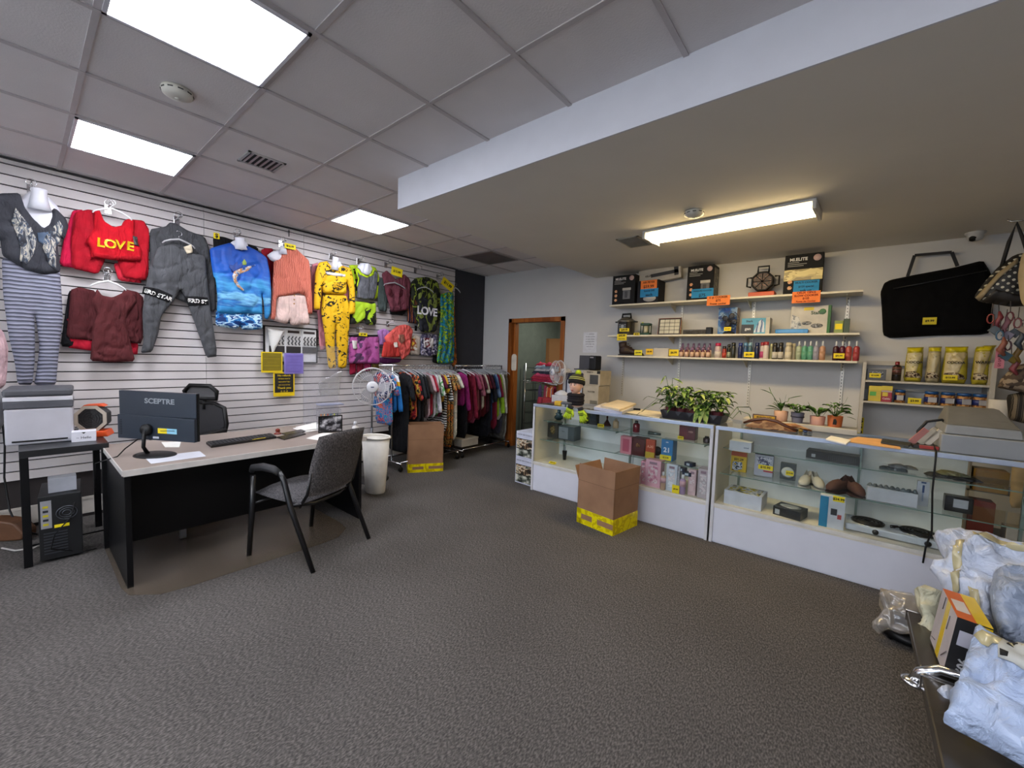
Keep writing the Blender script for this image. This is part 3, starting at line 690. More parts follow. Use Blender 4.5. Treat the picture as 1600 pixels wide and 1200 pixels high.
# --- 11: long floral dress
hook(690, 431, 'chrome hook over the long floral dress', .13)
FLOR = ramp_mat('bluefloral', 'noise', ['1C6A8C', '1F7FA0', '2E8C3C', 'A8B820', '2E7C34', '1A5F92'], 9, .7, (1, 1, 1), detail=2, dist=1.6)
wgarment('long_dress', 'long blue, green and yellow floral dress at the end of the slatted wall', 'dress', c3((1040, 400), (1085, 385), (1142, 378), (1146, 600), (1148, 935), (1080, 942), (1010, 935), (1028, 760), (1040, 600)), .10, FLOR, t=0.031, fold=.010, ff=30, fdir=(1, 0))
wgarment('long_dress', 'narrow brown and orange patterned dress beside the long floral dress', 'dress', c3((1128, 480), (1150, 500), (1160, 760), (1170, 975), (1128, 960), (1135, 700)), .07, ramp_mat('brownfl', 'noise', ['6A3A22', 'A86A24', 'C8642E', '4A4A20'], 14, .8), t=0.025)
wgarment('leggings', 'black leggings low behind the long floral dress', 'leggings', c3((985, 870), (1030, 860), (1035, 945), (975, 930)), .05, blk, t=0.020)
hanger(712, 449, .12, .20, 'pale hanger end showing past the slatted wall edge', 'B4B6B8', .05)
tagcard(688, 437, 19, 13, .142, '$11.99', 'tilted yellow price card above the long floral dress', ang=.45)
# --- lower row: pink shorts, kids sets, packed bags
g12 = wgarment('shorts', 'magenta tie-dye shorts with black waistband and white hang tag', 'shorts', c3((332, 720), (440, 725), (558, 718), (562, 820), (566, 944), (450, 938), (322, 940), (326, 820)), .10, ramp_mat('magtie', 'noise', ['8C3E7C', 'A8508F', 'B05A98', '5A3A5C'], 5, .8), t=0.031, fold=.008)
on_w(g12, 'waistband', c3((330, 716), (558, 716), (558, 730), (330, 732)), blk, lift=0.004)
on_w(g12, 'hang_tag', c3((350, 760), (386, 762), (392, 824), (356, 824)), M('D8D4CE', .7), lift=0.014)
tagcard(561, 520, 13, 5, .17, '$7.99', 'thin yellow tag on the magenta shorts waistband')
hook(565, 514, 'chrome hook over the magenta shorts', .12)
for i, (a, b_) in enumerate(((330, 380), (385, 440), (445, 500), (505, 560))):
 wgarment('leggings', ['crimson', 'wine red', 'dark magenta', 'olive edged'][i] + ' leggings hem'+' hanging under the magenta shorts', 'leggings', c3((a, 930), (b_, 932), (b_, 1020 - i * 12), (a, 1030 - i * 14)), .06 + .004 * i, cloth(['9A1C3C', '7A1830', '8A2450', '6E5A2C'][i]), t=0.020)
wgarment('ruffle_top', 'lavender ruffled top left behind the coral kids set', 'shirt', c3((545, 685), (600, 665), (650, 690), (645, 800), (560, 800)), .07, cloth('A876B4'), t=0.022, cren=.01)
g13 = wgarment('kids_shirt', 'coral kids shirt in clear film with silver motif', 'shirt', c3((600, 735), (650, 690), (700, 645), (760, 634), (800, 645), (824, 680), (812, 760), (800, 862), (742, 915), (720, 870), (690, 800), (620, 790)), .11, cloth('DC5F58'), t=0.034, cren=.012)
on_w(g13, 'silver_motif', c3((712, 715), (755, 712), (758, 760), (735, 785), (712, 760)), M('B07A6A', .3, .5))
g14 = wgarment('kids_shorts', 'coral red kids shorts with a small white tag', 'shorts', c3((598, 770), (700, 768), (712, 820), (728, 888), (655, 892), (578, 892), (590, 820)), .14, cloth('C23A34'), t=0.025)
on_w(g14, 'hang_tag', c3((680, 775), (704, 772), (708, 812), (684, 814)), M('D8D0C4', .7), lift=0.010)
hook(612, 505, 'chrome hook over the coral kids set', .14)
hanger(614, 503, .15, .18, 'small pale hanger over the coral kids shirt', 'C8C0C8', .03)
wgarment('shorts', 'purple folded shorts below the coral kids shorts', 'shorts', c3((562, 890), (740, 905), (720, 932), (600, 945), (560, 930)), .08, cloth('5A2458'), t=0.019)
g15 = wgarment('packaged_underwear', 'clear bag with white and beige underwear right of the coral shirt', 'packaged clothes', c3((798, 735), (850, 715), (885, 735), (880, 875), (800, 868)), .09, M('C9BDB2', .35, bump=.4, bs=20), t=0.019)
on_w(g15, 'photo_insert', c3((810, 745), (860, 745), (856, 840), (808, 838)), ramp_mat('ins1', 'noise', ['E4DED8', 'B89A78', '8A2A24', 'E0B838'], 12, .5))
hook(656, 512, 'chrome hook over the clear packs', .12)
g16 = wgarment('packaged_shorts', 'navy patterned shorts in a clear bag with a white photo card', 'packaged clothes', c3((885, 712), (960, 705), (1018, 715), (1016, 870), (950, 885), (884, 875)), .09, ramp_mat('navypat', 'voronoi', ['2A2C44', '6C6A84', 'B8B4C4', '3C3450'], 40, .4), t=0.022)
on_w(g16, 'photo_card', c3((910, 740), (985, 742), (985, 815), (912, 815)), ramp_mat('ins2', 'noise', ['E0DCDC', 'D8D4D4', '6A2430', 'C8C4C4'], 9, .5), lift=0.006)
# --- framed earring board and poster signs
def wrect(x0, y0, x1, y1, off):
 a = at(x0, y0, 0, WX + off); b_ = at(x1, y0, 0, WX + off); c_ = at(x0, y1, 0, WX + off); d = at(x1, y1, 0, WX + off)
 return (a.y + c_.y) / 2, (b_.y + d.y) / 2, (c_.z + d.z) / 2, (a.z + b_.z) / 2
ya, yb, za, zb = wrect(412, 511, 496, 567, .03)
t = thing('framed_board', 'black framed white board with three cards of dark hooks, above the yellow sign', 'display board', (WX + .012, (ya + yb) / 2, za), PI / 2)
W_, H_ = (yb - ya), zb - za
G().box(-W_ / 2, W_ / 2, -.012, 0, 0, H_).build('backing', M('D8D8DA', .6), t)
g = G(); g.box(-W_ / 2, W_ / 2, -.024, 0, H_ - .014, H_).box(-W_ / 2, -W_ / 2 + .014, -.024, 0, 0, H_).box(W_ / 2 - .014, W_ / 2, -.024, 0, 0, H_).box(-W_ / 2, W_ / 2, -.024, 0, 0, .012)
g.build('frame', BLACK, t)
hw = W_ / 3.3
for i in range(3):
 x = -W_ / 2 + .045 + hw * (i + .5)
 cbd = G().box(x - hw * .45, x + hw * .45, -.020, -.012, H_ * .28, H_ * .93).build('product_card', M('CFCDCB', .6), t)
 G().box(x - hw * .36, x + hw * .36, -.022, -.020, H_ * .83, H_ * .90).build('title_strip', M('2E2222', .6), cbd)
 G().box(x - hw * .45, x + hw * .45, -.022, -.020, H_ * .28, H_ * .46).build('text_block', M('221E20', .6), cbd)
 g = G()
 for k in range(4):
  xx = x - hw * .33 + hw * .22 * k
  g.tube([(xx + .012, -.026, H_ * .74), (xx - .008, -.03, H_ * .67), (xx + .01, -.03, H_ * .61), (xx - .006, -.03, H_ * .55), (xx + .008, -.026, H_ * .5)], .006, 6)
 g.build('earring', M('1A1A1C', .4), cbd)
pp = Puff([(-W_ / 2 + .03, H_ * .93), (-W_ / 2 + .21, H_ * .88), (-W_ / 2 + .1, H_ * .30), (-W_ / 2 + .09, H_ * .12)], .02, .05, 0, 1)
sh = pp.build('loose_sheet', PAPER, None, (WX + .042, (ya + yb) / 2, za), PI / 2)
tag(sh, 'curled white paper sheet hanging over the left of the framed board', 'paper')
def sign(x0, y0, x1, y1, off, label, cborder, cin, lines, ink, bl=.018, bb=.03):
 ya, yb, za, zb = wrect(x0, y0, x1, y1, off); W_ = yb - ya; H_ = zb - za
 t = thing('poster_sign', label, 'sign', (WX + off, (ya + yb) / 2, za), PI / 2)
 G().box(-W_ / 2, W_ / 2, -.004, 0, 0, H_).build('border', M(cborder, .6), t)
 G().box(-W_ / 2 + bl, W_ / 2 - bl, -.006, -.003, bb, H_ - bl * .8).build('panel', M(cin, .6), t)
 n = len(lines)
 for i, s_ in enumerate(lines):
  hh = (H_ - bb - bl) / n
  txt(s_, min(hh * 1.0, (W_ - 2 * bl) / max(len(s_), 1) * 1.55), ink, t, 0, -.0065, H_ - bl - hh * (i + .5) - .003, ext=0.001)
sign(408, 550, 441, 582, .05, 'yellow bordered olive notice on the left under the framed board', 'E6C80E', '7E6E0A', ['- - - - - -', '~~~~~~~~~', '- - - - -', '~~~~~~~', '~~~~~~~~~'], M('A8920E', .6), .012, .022)
sign(444, 552, 474, 584, .05, 'lilac notice sheet right of the yellow bordered notice', '8A7CC0', '7466AE', ['~~~~~~~~', '- - - - - -', '~~~~~~~', '~~~~~~~~', '- - - -', '~~~~~~'], M('5A4C94', .6), .012, .014)
sign(427, 582, 460, 619, .045, 'black and yellow return policy sign hanging lowest of the signs', 'E8C60C', '1C1A14', ['No refunds', 'All items must be', 'returned in 7 days', 'with receipt and tags', 'Thank you', 'o o o'], M('E0C01A', .6), .014, .045)
# cord over the seam
tag(G().tube([(0, 0, 0), (.0, -.002, -.03), (0, 0, -.075)], .004, 6).build('cord', BLACK, None, (XL + .024, at(450, 352, 0, XL).y, ZC - .03), PI / 2), 'short dark cord at the ceiling above the coral sweater', 'cord')
# loose hook at ceiling
hook(552, 377, 'small bare chrome hook just under the ceiling by the panel light', .06)
# ============================================================ DESK CORNER
# ---- desk
t = thing('office_desk', 'black office desk with a pale stone-look top, in front of the slatted wall', 'desk', (-3.78, 1.165, 0), 0)
DY0, DY1 = -.79, .79        # along y
DT = M('8E8178', .4, var=.03, vs=6)
G().box(-.47, .49, DY0, DY1, .722, .75).build('tabletop', DT, t, bevel=.003)
G().box(.488, .498, DY0, DY1, .715, .752).box(-.47, .495, DY0 - .006, DY0, .72, .751).box(-.47, .495, DY1, DY1 + .006, .72, .751).build('edge_banding', M('C6C2BE', .3), t)
for y in (DY0 + .01, DY1 - .04): G().box(-.44, .44, y, y + .03, 0, .722).build('side_panel', BLACKP, t, bevel=.002)
G().box(.15, .17, DY0 + .04, DY1 - .04, .193, .722).build('modesty_panel', BLACKP, t)
g = G(); g.lathe([(.022, 0), (.022, .004)], 16, mat=Matrix.Translation((.171, .02, .66)) @ Matrix.Rotation(PI / 2, 4, 'Y')); g.build('cable_grommet', M('3A3A3C', .3), t)
# ---- clear floor mat
MAT = glassy('chair_mat_film', 'D0C8BE', .05, .25, opa=.30, body='8A7F72')
mo = G().prism(smooth_poly([(-.66, -.70), (.64, -.70), (.66, .70), (-.66, .70)], 2), -.003, 0).build('floor_mat', MAT, None, (-3.75, 1.06, .0005))
mo.rotation_euler = (-PI / 2, 0, 0)
tag(mo, 'clear plastic floor mat under the desk and grey chair', 'floor mat')
# ---- guest chair (four black legs, grey fabric)
def guest_chair():
 t = thing('guest_chair', 'grey fabric armchair with black metal legs facing the desk', 'chair', (-3.155, 1.375, 0), math.radians(-70))
 # local: -y is the way the chair faces; x = width
 FAB = ramp_mat('chair_fabric', 'noise', ['3C3A3C', '4A484A', '545254', '625F60'], 130, .95, (1, 1, .6), detail=2, bump=.2)
 FR = M('101012', .35)
 sw = .283
 def cushion(name, fn, nx=14, ny=12):
  g = G(); vs = []; fs = []
  for side in (0, 1):
   for j in range(ny + 1):
    for i in range(nx + 1): vs.append(fn(i / nx * 2 - 1, j / ny * 2 - 1, side))
  n = (nx + 1) * (ny + 1)
  for j in range(ny):
   for i in range(nx):
    a = j * (nx + 1) + i; q = [a, a + 1, a + nx + 2, a + nx + 1]
    fs.append(q); fs.append([k + n for k in q][::-1])
  rim = [(i, 0) for i in range(nx + 1)] + [(nx, j) for j in range(1, ny + 1)] + [(i, ny) for i in range(nx - 1, -1, -1)] + [(0, j) for j in range(ny - 1, 0, -1)]
  ids = [j * (nx + 1) + i for i, j in rim]
  for a, b_ in zip(ids, ids[1:] + ids[:1]): fs.append([a, b_, b_ + n, a + n])
  return g.add(vs, fs, 0, True).build(name, FAB, t)
 def sq(u, v):      # rounded rectangle mapping
  k = max(abs(u), abs(v)); l = math.hypot(u, v) or 1; f_ = .76 + .24 * (k / l)
  return u * f_, v * f_
 def seat(u, v, s):
  a, b_ = sq(u, v); e = (1 - u ** 6) * (1 - v ** 6)
  return (a * .25, b_ * .235 - .02, .44 + (.045 * e + .006 if s else -.034 * e) + (-.02 * v * 0) - .012 * (b_))
 cushion('seat', seat)
 def back(u, v, s):
  a, b_ = sq(u, v); e = (1 - u ** 6) * (1 - v ** 6)
  z = .70 + b_ * .235; y = .235 + (z - .48) * .26 + .03 * (1 - a * a)
  return (a * .245, y + ((.028 * e) if s else (-.034 * e)), z)
 cushion('backrest', back)
 for s in (-1, 1):
  g = G(); g.tube([(s * sw, -.24, 0), (s * sw, -.205, .33), (s * sw, -.19, .60)], [.016, .019, .019], 8); g.build('front_leg', FR, t)
  g = G(); g.tube([(s * sw, .36, 0), (s * sw, .16, .42), (s * sw, .10, .60), (s * sw, .06, .652)], [.016, .019, .019, .017], 8); g.build('rear_leg', FR, t)
  ar = G(); ar.tube([(s * sw, -.205, .625), (s * sw, -.19, .655), (s * sw, -.10, .672), (s * sw, .0, .668), (s * sw, .06, .645)], [.018, .026, .028, .027, .022], 10)
  ar.build('armrest', M('17171A', .6), t)
  g = G(); g.tube([(s * .215, .17, .40), (s * .222, .245, .50), (s * .225, .285, .66)], .011, 8); g.build('back_bracket', FR, t)
 g = G(); g.tube([(-sw, .15, .43), (-.12, .20, .405), (.12, .20, .405), (sw, .15, .43)], .014, 8); g.build('rear_crossbar', FR, t)
 g = G(); g.tube([(-sw, -.2, .39), (sw, -.2, .39)], .012, 8); g.build('front_crossbar', FR, t)
guest_chair()
# ---- office chair behind the desk
def task_chair():
 t = thing('office_chair', 'black mesh office chair with headrest behind the monitor', 'chair', (-4.64, .95, 0), math.radians(42))
 MESH = M('202022', .8, bump=.3, bs=150)
 def loop(pts, r): g = G(); g.tube(pts, r, 8, closed=True); return g
 # backrest frame, seen from the front
 g = loop([(-.2, .23, .62), (-.235, .25, .85), (-.20, .27, 1.02), (-.09, .28, 1.07), (.09, .28, 1.07), (.20, .27, 1.02), (.235, .25, .85), (.2, .23, .62)], .022)
 g.tube([(-.21, .25, .80), (-.08, .25, .72), (.08, .25, .72), (.21, .25, .80)], .02)
 g.box(-.2, .2, .225, .25, .60, .72)
 g.build('back_frame', BLACK, t)
 G().prism([(-.2, .64), (-.225, .85), (-.19, 1.01), (-.09, 1.05), (.09, 1.05), (.19, 1.01), (.225, .85), (.2, .64)], .262, .266).build('back_mesh', glassy('mesh_web', '787878', .05, .5, opa=.25, body='55555A'), t)
 g = loop([(-.15, .23, 1.12), (-.16, .22, 1.20), (-.1, .21, 1.26), (.1, .21, 1.26), (.16, .22, 1.20), (.15, .23, 1.12)], .022); g.tube([(0, .27, 1.0), (0, .28, 1.13)], .02)
 hr = g.build('headrest', BLACK, t)
 G().prism([(-.14, 1.13), (-.15, 1.2), (-.09, 1.25), (.09, 1.25), (.15, 1.2), (.14, 1.13)], .225, .229).build('headrest_mesh', glassy('mesh_web2', '9A9A9A', .05, .5, opa=.4, body='77777A'), hr)
 pf = Puff(smooth_poly([(-.25, -.25), (.25, -.25), (.25, .22), (-.25, .22)], 2), .05, .1, 0, 1, res=.05)
 so = pf.build('seat', BLACK, t, (0, 0, .46)); so.rotation_euler = (-PI / 2, 0, 0)
 for s in (-1, 1):
  a = G(); a.tube([(s * .27, .0, .44), (s * .30, -.02, .55), (s * .30, -.02, .80)], .02); a.build('arm_post', BLACK, t)
  b_ = G(); b_.box(s * .30 - .045, s * .30 + .045, -.16, .10, .80, .83); b_.build('arm_pad', BLACK, t, bevel=.012)
 g = G(); g.tube([(0, 0, .08), (0, 0, .46)], .03)
 g.build('gas_lift', CHROME, t)
 g = G()
 for k in range(5):
  a = 2 * PI * k / 5; g.tube([(0, 0, .10), (.30 * math.cos(a), .30 * math.sin(a), .065)], [.03, .018])
 g.build('star_base', BLACK, t)
 for k in range(5):
  a = 2 * PI * k / 5; c = Matrix.Translation((.30 * math.cos(a), .30 * math.sin(a), .029)) @ Matrix.Rotation(PI / 2, 4, 'Y')
  g = G(); g.lathe([(.026, -.02), (.028, -.012), (.028, .012), (.026, .02)], 14, mat=c); g.build('caster', BLACK, t)
task_chair()
for o_ in list(C.objects):
 if o_.name.startswith('office_chair'): o_.scale = (.93, .93, .90)
# ---- monitor, back towards the viewer
def monitor():
 t = thing('monitor', 'black flat monitor seen from behind, on the desk by the printer', 'monitor', (-3.64, .60, .7502), math.radians(32))
 BK = M('1B2430', .38, var=.04)
 BK2 = M('151A22', .42, var=.03)
 # built facing -y = the back side we see
 W_, z0, z1 = .30, .105, .435
 g = G(); g.box(-W_, W_, .0, .022, z0, z1); g.build('screen', M('08090B', .2), t, bevel=.004)
 g = G(); g.box(-W_, W_, -.008, 0, z0 + .16, z1, 0); g.prism([(-W_, z0), (W_, z0), (W_, z0 + .158), (-W_, z0 + .165)], -.022, 0, 0)
 g.build('back_cover', [BK], t, bevel=.003)
 g = G()
 for k in range(9): g.box(-W_ + .02, -W_ + .035, -.0235, -.022, z0 + .03 + k * .012, z0 + .034 + k * .012)
 g.build('vent_row', BLACK, t)
 txt('SCEPTRE', .048, M('9FA4A8', .3, .6, var=0), t, .02, -.0085, z0 + .265, bold=1, sx=1.25)
 g = G(); g.box(.02, .165, -.0235, -.022, z0 + .05, z0 + .085, 0); g.box(.02, .09, -.0242, -.0235, z0 + .05, z0 + .085, 1)
 st = g.build('service_sticker', [M('8FC8E0', .5), M('E8D21C', .5)], t)
 G().tube([(.04, -.025, z0 + .066), (.09, -.025, z0 + .07), (.15, -.025, z0 + .072)], .002, 5).build('sticker_arrow', INK, st)
 G().box(-.02, .025, -.0235, -.022, z0 + .012, z0 + .026).build('serial_label', M('B8BCC4', .5), t)
 g = G(); g.lathe([(.04, 0), (.04, .02), (.03, .03)], 20, mat=Matrix.Translation((-.06, -.022, z0 + .07)) @ Matrix.Rotation(PI / 2, 4, 'X')); g.build('stand_joint', BLACK, t)
 g = G(); g.tube([(-.06, -.045, z0 + .08), (-.065, -.05, .06), (-.065, -.02, .004)], [.012, .011, .013], 10); g.build('stand_neck', BLACK, t)
 G().lathe([(.135, 0), (.135, .006), (.12, .012), (.0, .013)], 32, sx=1, sy=.72, mat=Matrix.Translation((-.01, -.02, 0))).build('stand_base', BLACK, t)
monitor()
q = at(232, 690, 2, .80)
g = G(); g.tube([(-3.80, .52, .85), (-3.74, .44, .80), (-3.72, .40, .757), (-3.76, .30, .72), (-3.88, .30, .5)], .004, 6)
tag(g.build('power_cable', BLACK), 'black cable running from the monitor over the left desk edge', 'cable')
def flat(name, label, cat, quad, z, th, mats, bevel=.001, group=None):
 P = [at(x, y, 2, z) for x, y in quad]; c = sum(P, Vector()) / len(P)
 g = G(); n = len(P); vs = [(p.x - c.x, p.y - c.y, 0) for p in P] + [(p.x - c.x, p.y - c.y, th) for p in P]
 g.add(vs, [list(range(n))[::-1], [i + n for i in range(n)]] + [[i, (i + 1) % n, (i + 1) % n + n, i + n] for i in range(n)])
 o = g.build(name, mats, None, (c.x, c.y, z), 0, bevel)
 return tag(o, label, cat, group)
DZ_ = .7505
kb = flat('keyboard', 'black computer keyboard on the desk with a yellow strip', 'keyboard', [(322, 694), (424, 680), (432, 685), (330, 700)], DZ_, .018, M('17181A', .5))
def keyrows(kb):
 me = kb.data; a, b_, c_, d = [Vector(v.co) for v in me.vertices[4:8]]
 g = G()
 for r in range(5):
  for k in range(17):
   u0, v0 = (k + .12) / 17.6 + .01, (r + .15) / 5.2 + .02; u1, v1 = u0 + .8 / 17.6, v0 + .72 / 5.2
   L_ = lambda u, v: (a * (1 - u) + b_ * u) * (1 - v) + (d * (1 - u) + c_ * u) * v
   q = [L_(u0, v0), L_(u1, v0), L_(u1, v1), L_(u0, v1)]
   g.add([tuple(x) for x in q] + [(x.x, x.y, x.z + .005) for x in q], [[4, 5, 6, 7], [0, 1, 5, 4], [1, 2, 6, 5], [2, 3, 7, 6], [3, 0, 4, 7]])
 g.build('keycaps', M('222326', .5), kb)
 L_ = lambda u, v: (a * (1 - u) + b_ * u) * (1 - v) + (d * (1 - u) + c_ * u) * v
 q = [L_(.6, .9), L_(.82, .9), L_(.82, 1.02), L_(.6, 1.02)]
 g = G(); g.add([tuple(x) for x in q] + [(x.x, x.y, x.z + .002) for x in q], [[4, 5, 6, 7], [0, 1, 5, 4], [1, 2, 6, 5], [2, 3, 7, 6], [3, 0, 4, 7]]); g.build('yellow_strip', M('C8B020', .5), kb)
keyrows(kb)
flat('document', 'white printed sheet on the desk in front of the monitor base', 'paper', [(226, 715), (312, 705), (322, 713), (236, 725)], DZ_, .001, ramp_mat('printed', 'wy', ['C8CAD2', 'C8CAD2', 'A6A9B4', 'D0D2DA'], 22, .8), 0)
flat('document', 'white papers behind the monitor base on the desk', 'paper', [(252, 691), (283, 690), (280, 699), (258, 699)], DZ_, .001, PAPER, 0)
flat('document', 'slip of white paper at the right end of the desk by the photo frame', 'paper', [(478, 685), (505, 676), (530, 678), (510, 690)], DZ_, .001, PAPER, 0)
flat('tablet', 'dark flat tablet lying on the desk right of the keyboard', 'tablet', [(432, 684), (470, 676), (478, 679), (444, 688)], DZ_, .008, M('1A1B1D', .25))
flat('phone', 'black slim phone on the desk behind the tablet', 'phone', [(440, 678), (470, 672), (478, 675), (448, 681)], DZ_, .008, M('23262A', .2))
for i, (z_, qd) in enumerate(((0, [(458, 670), (490, 662), (504, 672), (478, 676)]), (.006, [(462, 668), (494, 660), (505, 669), (476, 673)]))):
 flat('document', ['lower sheets of the loose white paper stack on the far desk edge', 'top sheets of the loose white paper stack on the far desk edge'][i], 'paper', qd, DZ_ + z_, .005, PAPER, 0, group='papers on the far desk edge')
p0 = at(434, 678, 2, DZ_)
t = thing('trinket', 'small red and brown glass trinket on the desk', 'trinket', p0)
G().lathe([(.03, 0), (.032, .006), (.02, .01), (.012, .02), (.02, .03), (.016, .045), (.003, .05)], 16).build('figure', M('7A2C20', .15), t)
G().lathe([(.014, 0), (.02, .012), (.016, .026), (.004, .03)], 14, mat=Matrix.Translation((-.05, .02, 0))).build('bead', M('8A5038', .15), t)
# acrylic organiser with pens and photo frame
p0 = at(519, 676, 2, DZ_)
t = thing('acrylic_organizer', 'clear acrylic desk organizer holding pens, beside the framed photo', 'organizer', (p0.x - .12, p0.y + .04, DZ_), math.radians(78))
g = G(); g.box(-.10, .10, 0, .003, 0, .10).box(-.10, .10, .09, .093, 0, .24).box(-.10, -.097, 0, .093, 0, .2).box(.097, .10, 0, .093, 0, .2).box(-.1, .1, 0, .093, 0, .003)
g.build('case', ACRYL, t); G().box(-.10, .12, -.02, .11, .24, .25).build('lid', M('8A90A8', .3), t)
for i, c_ in enumerate(('C8804A', 'D0A060', 'B8503A', '3C6C9C', 'B0C030', '50606C')):
 x = -.075 + i * .03
 o = G().tube([(0, 0, 0), (.006, .004, .15)], .005, 8).build('pen', M(c_, .4), None, (0, 0, 0)); o.location = t.matrix_basis @ Vector((x, .05, .004));
 tag(o, ['orange', 'tan', 'red', 'blue', 'lime', 'grey'][i] + ' pen standing in the clear acrylic organizer', 'pen', 'pens in the organizer')
o = thing('photo_frame', 'black framed monochrome photo on the desk by the clear organizer', 'photo frame', (p0.x - .03, p0.y, DZ_), math.radians(78))
G().box(-.105, .105, 0, .008, 0, .155).build('frame', BLACK, o, bevel=.001)
G().box(-.095, .095, -.001, .0, .01, .145).build('photo', ramp_mat('bwphoto', 'noise', ['16161A', '3A3A40', '8A8A90', 'C4C4CA'], 14, .3, (1, 1, 1.4), detail=5), o)
# tall clear divider sheet standing at the back of the desk, with the white leaf-like paper behind it
a = at(499, 668, 2, DZ_)
dv = thing('acrylic_screen', 'tall clear acrylic screen standing at the back right of the desk', 'acrylic screen', (-4.20, a.y + .12, DZ_), math.radians(80))
G().box(-.17, .17, 0, .004, 0, .80).build('sheet', ACRYL, dv)
for s_ in (-1, 1): G().box(s_ * .12 - .012, s_ * .12 + .012, -.05, .05, 0, .02).build('foot', ACRYL, dv)
pl = Puff([(-.10, 0), (.10, 0), (.11, .16), (.14, .26), (.06, .235), (.0, .19), (-.06, .18), (-.12, .13)], .012, .05, .004, 9, 4)
q = at(516, 617, 0, -4.26)
tag(pl.build('clear_leaf_card', PLASTIC, None, (-4.27, q.y, q.z), math.radians(85)), 'crumpled clear and white plastic leaf shape behind the acrylic screen', 'plastic sheet')
# sanitizer bottle on the desk corner
q = at(570, 686, 2, DZ_)
t = thing('pump_bottle', 'white bottle with black and red label on the right desk corner', 'bottle', (q.x - .12, q.y - .02, DZ_), math.radians(50))
G().lathe([(.028, 0), (.03, .01), (.03, .085), (.024, .10), (.012, .105), (.012, .115)], 20).build('bottle', M('D4D0CC', .3), t)
G().lathe([(.0305, .018), (.0305, .075)], 20).build('label', ramp_mat('btl', 'noise', ['1A1414', '1A1414', 'B83020', 'E0C8B0'], 30, .4), t)
G().lathe([(.017, .112), (.017, .135), (.012, .14)], 16).build('cap', M('C8C8CC', .3), t)
# ---- trash can right of the desk
t = thing('waste_bin', 'tall white plastic waste bin with rim at the right end of the desk', 'bin', (-3.88, 2.42, 0), .3)
prof = [(.105, 0), (.112, .01), (.165, .60), (.165, .605)]
g = G(); g.lathe([(.108, 0), (.115, .012), (.162, .60), (.155, .60), (.108, .02)], 28, sx=1, sy=.72); g.build('body', M('D9D6CE', .45), t)
g = G(); g.tube([(.165 * math.cos(2 * PI * k / 28), .165 * .72 * math.sin(2 * PI * k / 28), .602) for k in range(28)], .012, 8, closed=True); g.build('rim', M('D9D6CE', .45), t)
# ---- small black side table on the left
TX0, TX1, TY0, TY1, TH = -4.72, -4.12, -.02, .40, .785
t = thing('side_table', 'small black side table carrying the white printer', 'table', ((TX0 + TX1) / 2, (TY0 + TY1) / 2, 0))
a, b_ = (TX1 - TX0) / 2, (TY1 - TY0) / 2
G().box(-a, a, -b_, b_, TH - .045, TH).build('tabletop', M('1B1C1E', .3, var=.05), t, bevel=.002)
for sx_ in (-1, 1):
 for sy_ in (-1, 1):
  x, y = sx_ * (a - .02), sy_ * (b_ - .02); G().box(x - .02, x + .02, y - .02, y + .02, 0, TH - .045).build('leg', BLACKP, t, bevel=.002)
g = G(); g.tube([(a - .02, -b_ + .02, .14), (a - .02, b_ - .02, .14)], .006); g.tube([(a - .02, -b_ + .02, .16), (-a + .02, -b_ + .02, .16)], .006)
g.build('stretcher', BLACKP, t)
# perforated back screen hanging behind it
pr = thing('printer', 'white and grey office printer on the small black table', 'printer', (-4.56, .095, TH + .001), math.radians(86))
g = G(); g.box(-.16, .16, -.2, .2, .0, .25); g.build('body', M('B6B5BC', .45, var=.02), pr, bevel=.012)
G().box(-.162, .162, -.203, .203, .252, .30).build('lower_scanner', M('4B4C52', .5), pr, bevel=.005)
G().box(-.162, .162, -.204, .203, .302, .332).build('white_band', M('C4C4CA', .4), pr, bevel=.003)
G().box(-.163, .163, -.205, .205, .334, .385).build('lid', M('4A4B50', .5), pr, bevel=.014)
G().box(-.13, .13, -.205, -.2, .02, .03).build('paper_slot', BLACK, pr)
ht = thing('jobsite_fan', 'black and orange octagonal jobsite fan on the small black table', 'fan', (-4.50, .345, TH + .001), math.radians(70))
ORG = M('D8501C', .45)
oc = lambda r, n=8, o=PI / 8: [(r * math.cos(o + 2 * PI * k / n), .155 + r * math.sin(o + 2 * PI * k / n)) for k in range(n)]
ht.scale = (.82, .82, .9); ht.location.y = .352
G().prism(oc(.118), -.045, .09).build('housing', M('1A1A1C', .5), ht, bevel=.008)
g = G(); n = 8; o1, o2 = oc(.118), oc(.092); g.add([(x, -.06, z) for x, z in o1] + [(x, -.06, z) for x, z in o2] + [(x, -.045, z) for x, z in o1] + [(x, -.045, z) for x, z in o2],
 [[i, (i + 1) % n, (i + 1) % n + n, i + n] for i in range(n)] + [[i, (i + 1) % n, (i + 1) % n + 2 * n, i + 2 * n] for i in range(n)] + [[i + n, (i + 1) % n + n, (i + 1) % n + 3 * n, i + 3 * n] for i in range(n)])
g.build('bezel', M('B4A898', .4), ht)
g = G(); [g.tube([(.09 * r_ * math.cos(2 * PI * k / 24), -.05, .155 + .09 * r_ * math.sin(2 * PI * k / 24)) for k in range(24)], .0016, 5, closed=True) for r_ in (.25, .45, .65, .85)]
for k in range(8): g.tube([(0, -.052, .155), (.088 * math.cos(k * PI / 4), -.048, .155 + .088 * math.sin(k * PI / 4))], .0016, 5)
g.build('grille', M('2A2524', .4), ht)
g = G()
for k in range(5):
 g.add([(.01, -.02, .0), (.075, -.035, .02), (.08, -.01, -.02), (.012, -.0, -.01)], [[0, 1, 2, 3]], 0, False, Matrix.Translation((0, -.004, .155)) @ Matrix.Rotation(k * 2 * PI / 5, 4, 'Y'))
g.build('blades', M('6A4034', .5), ht)
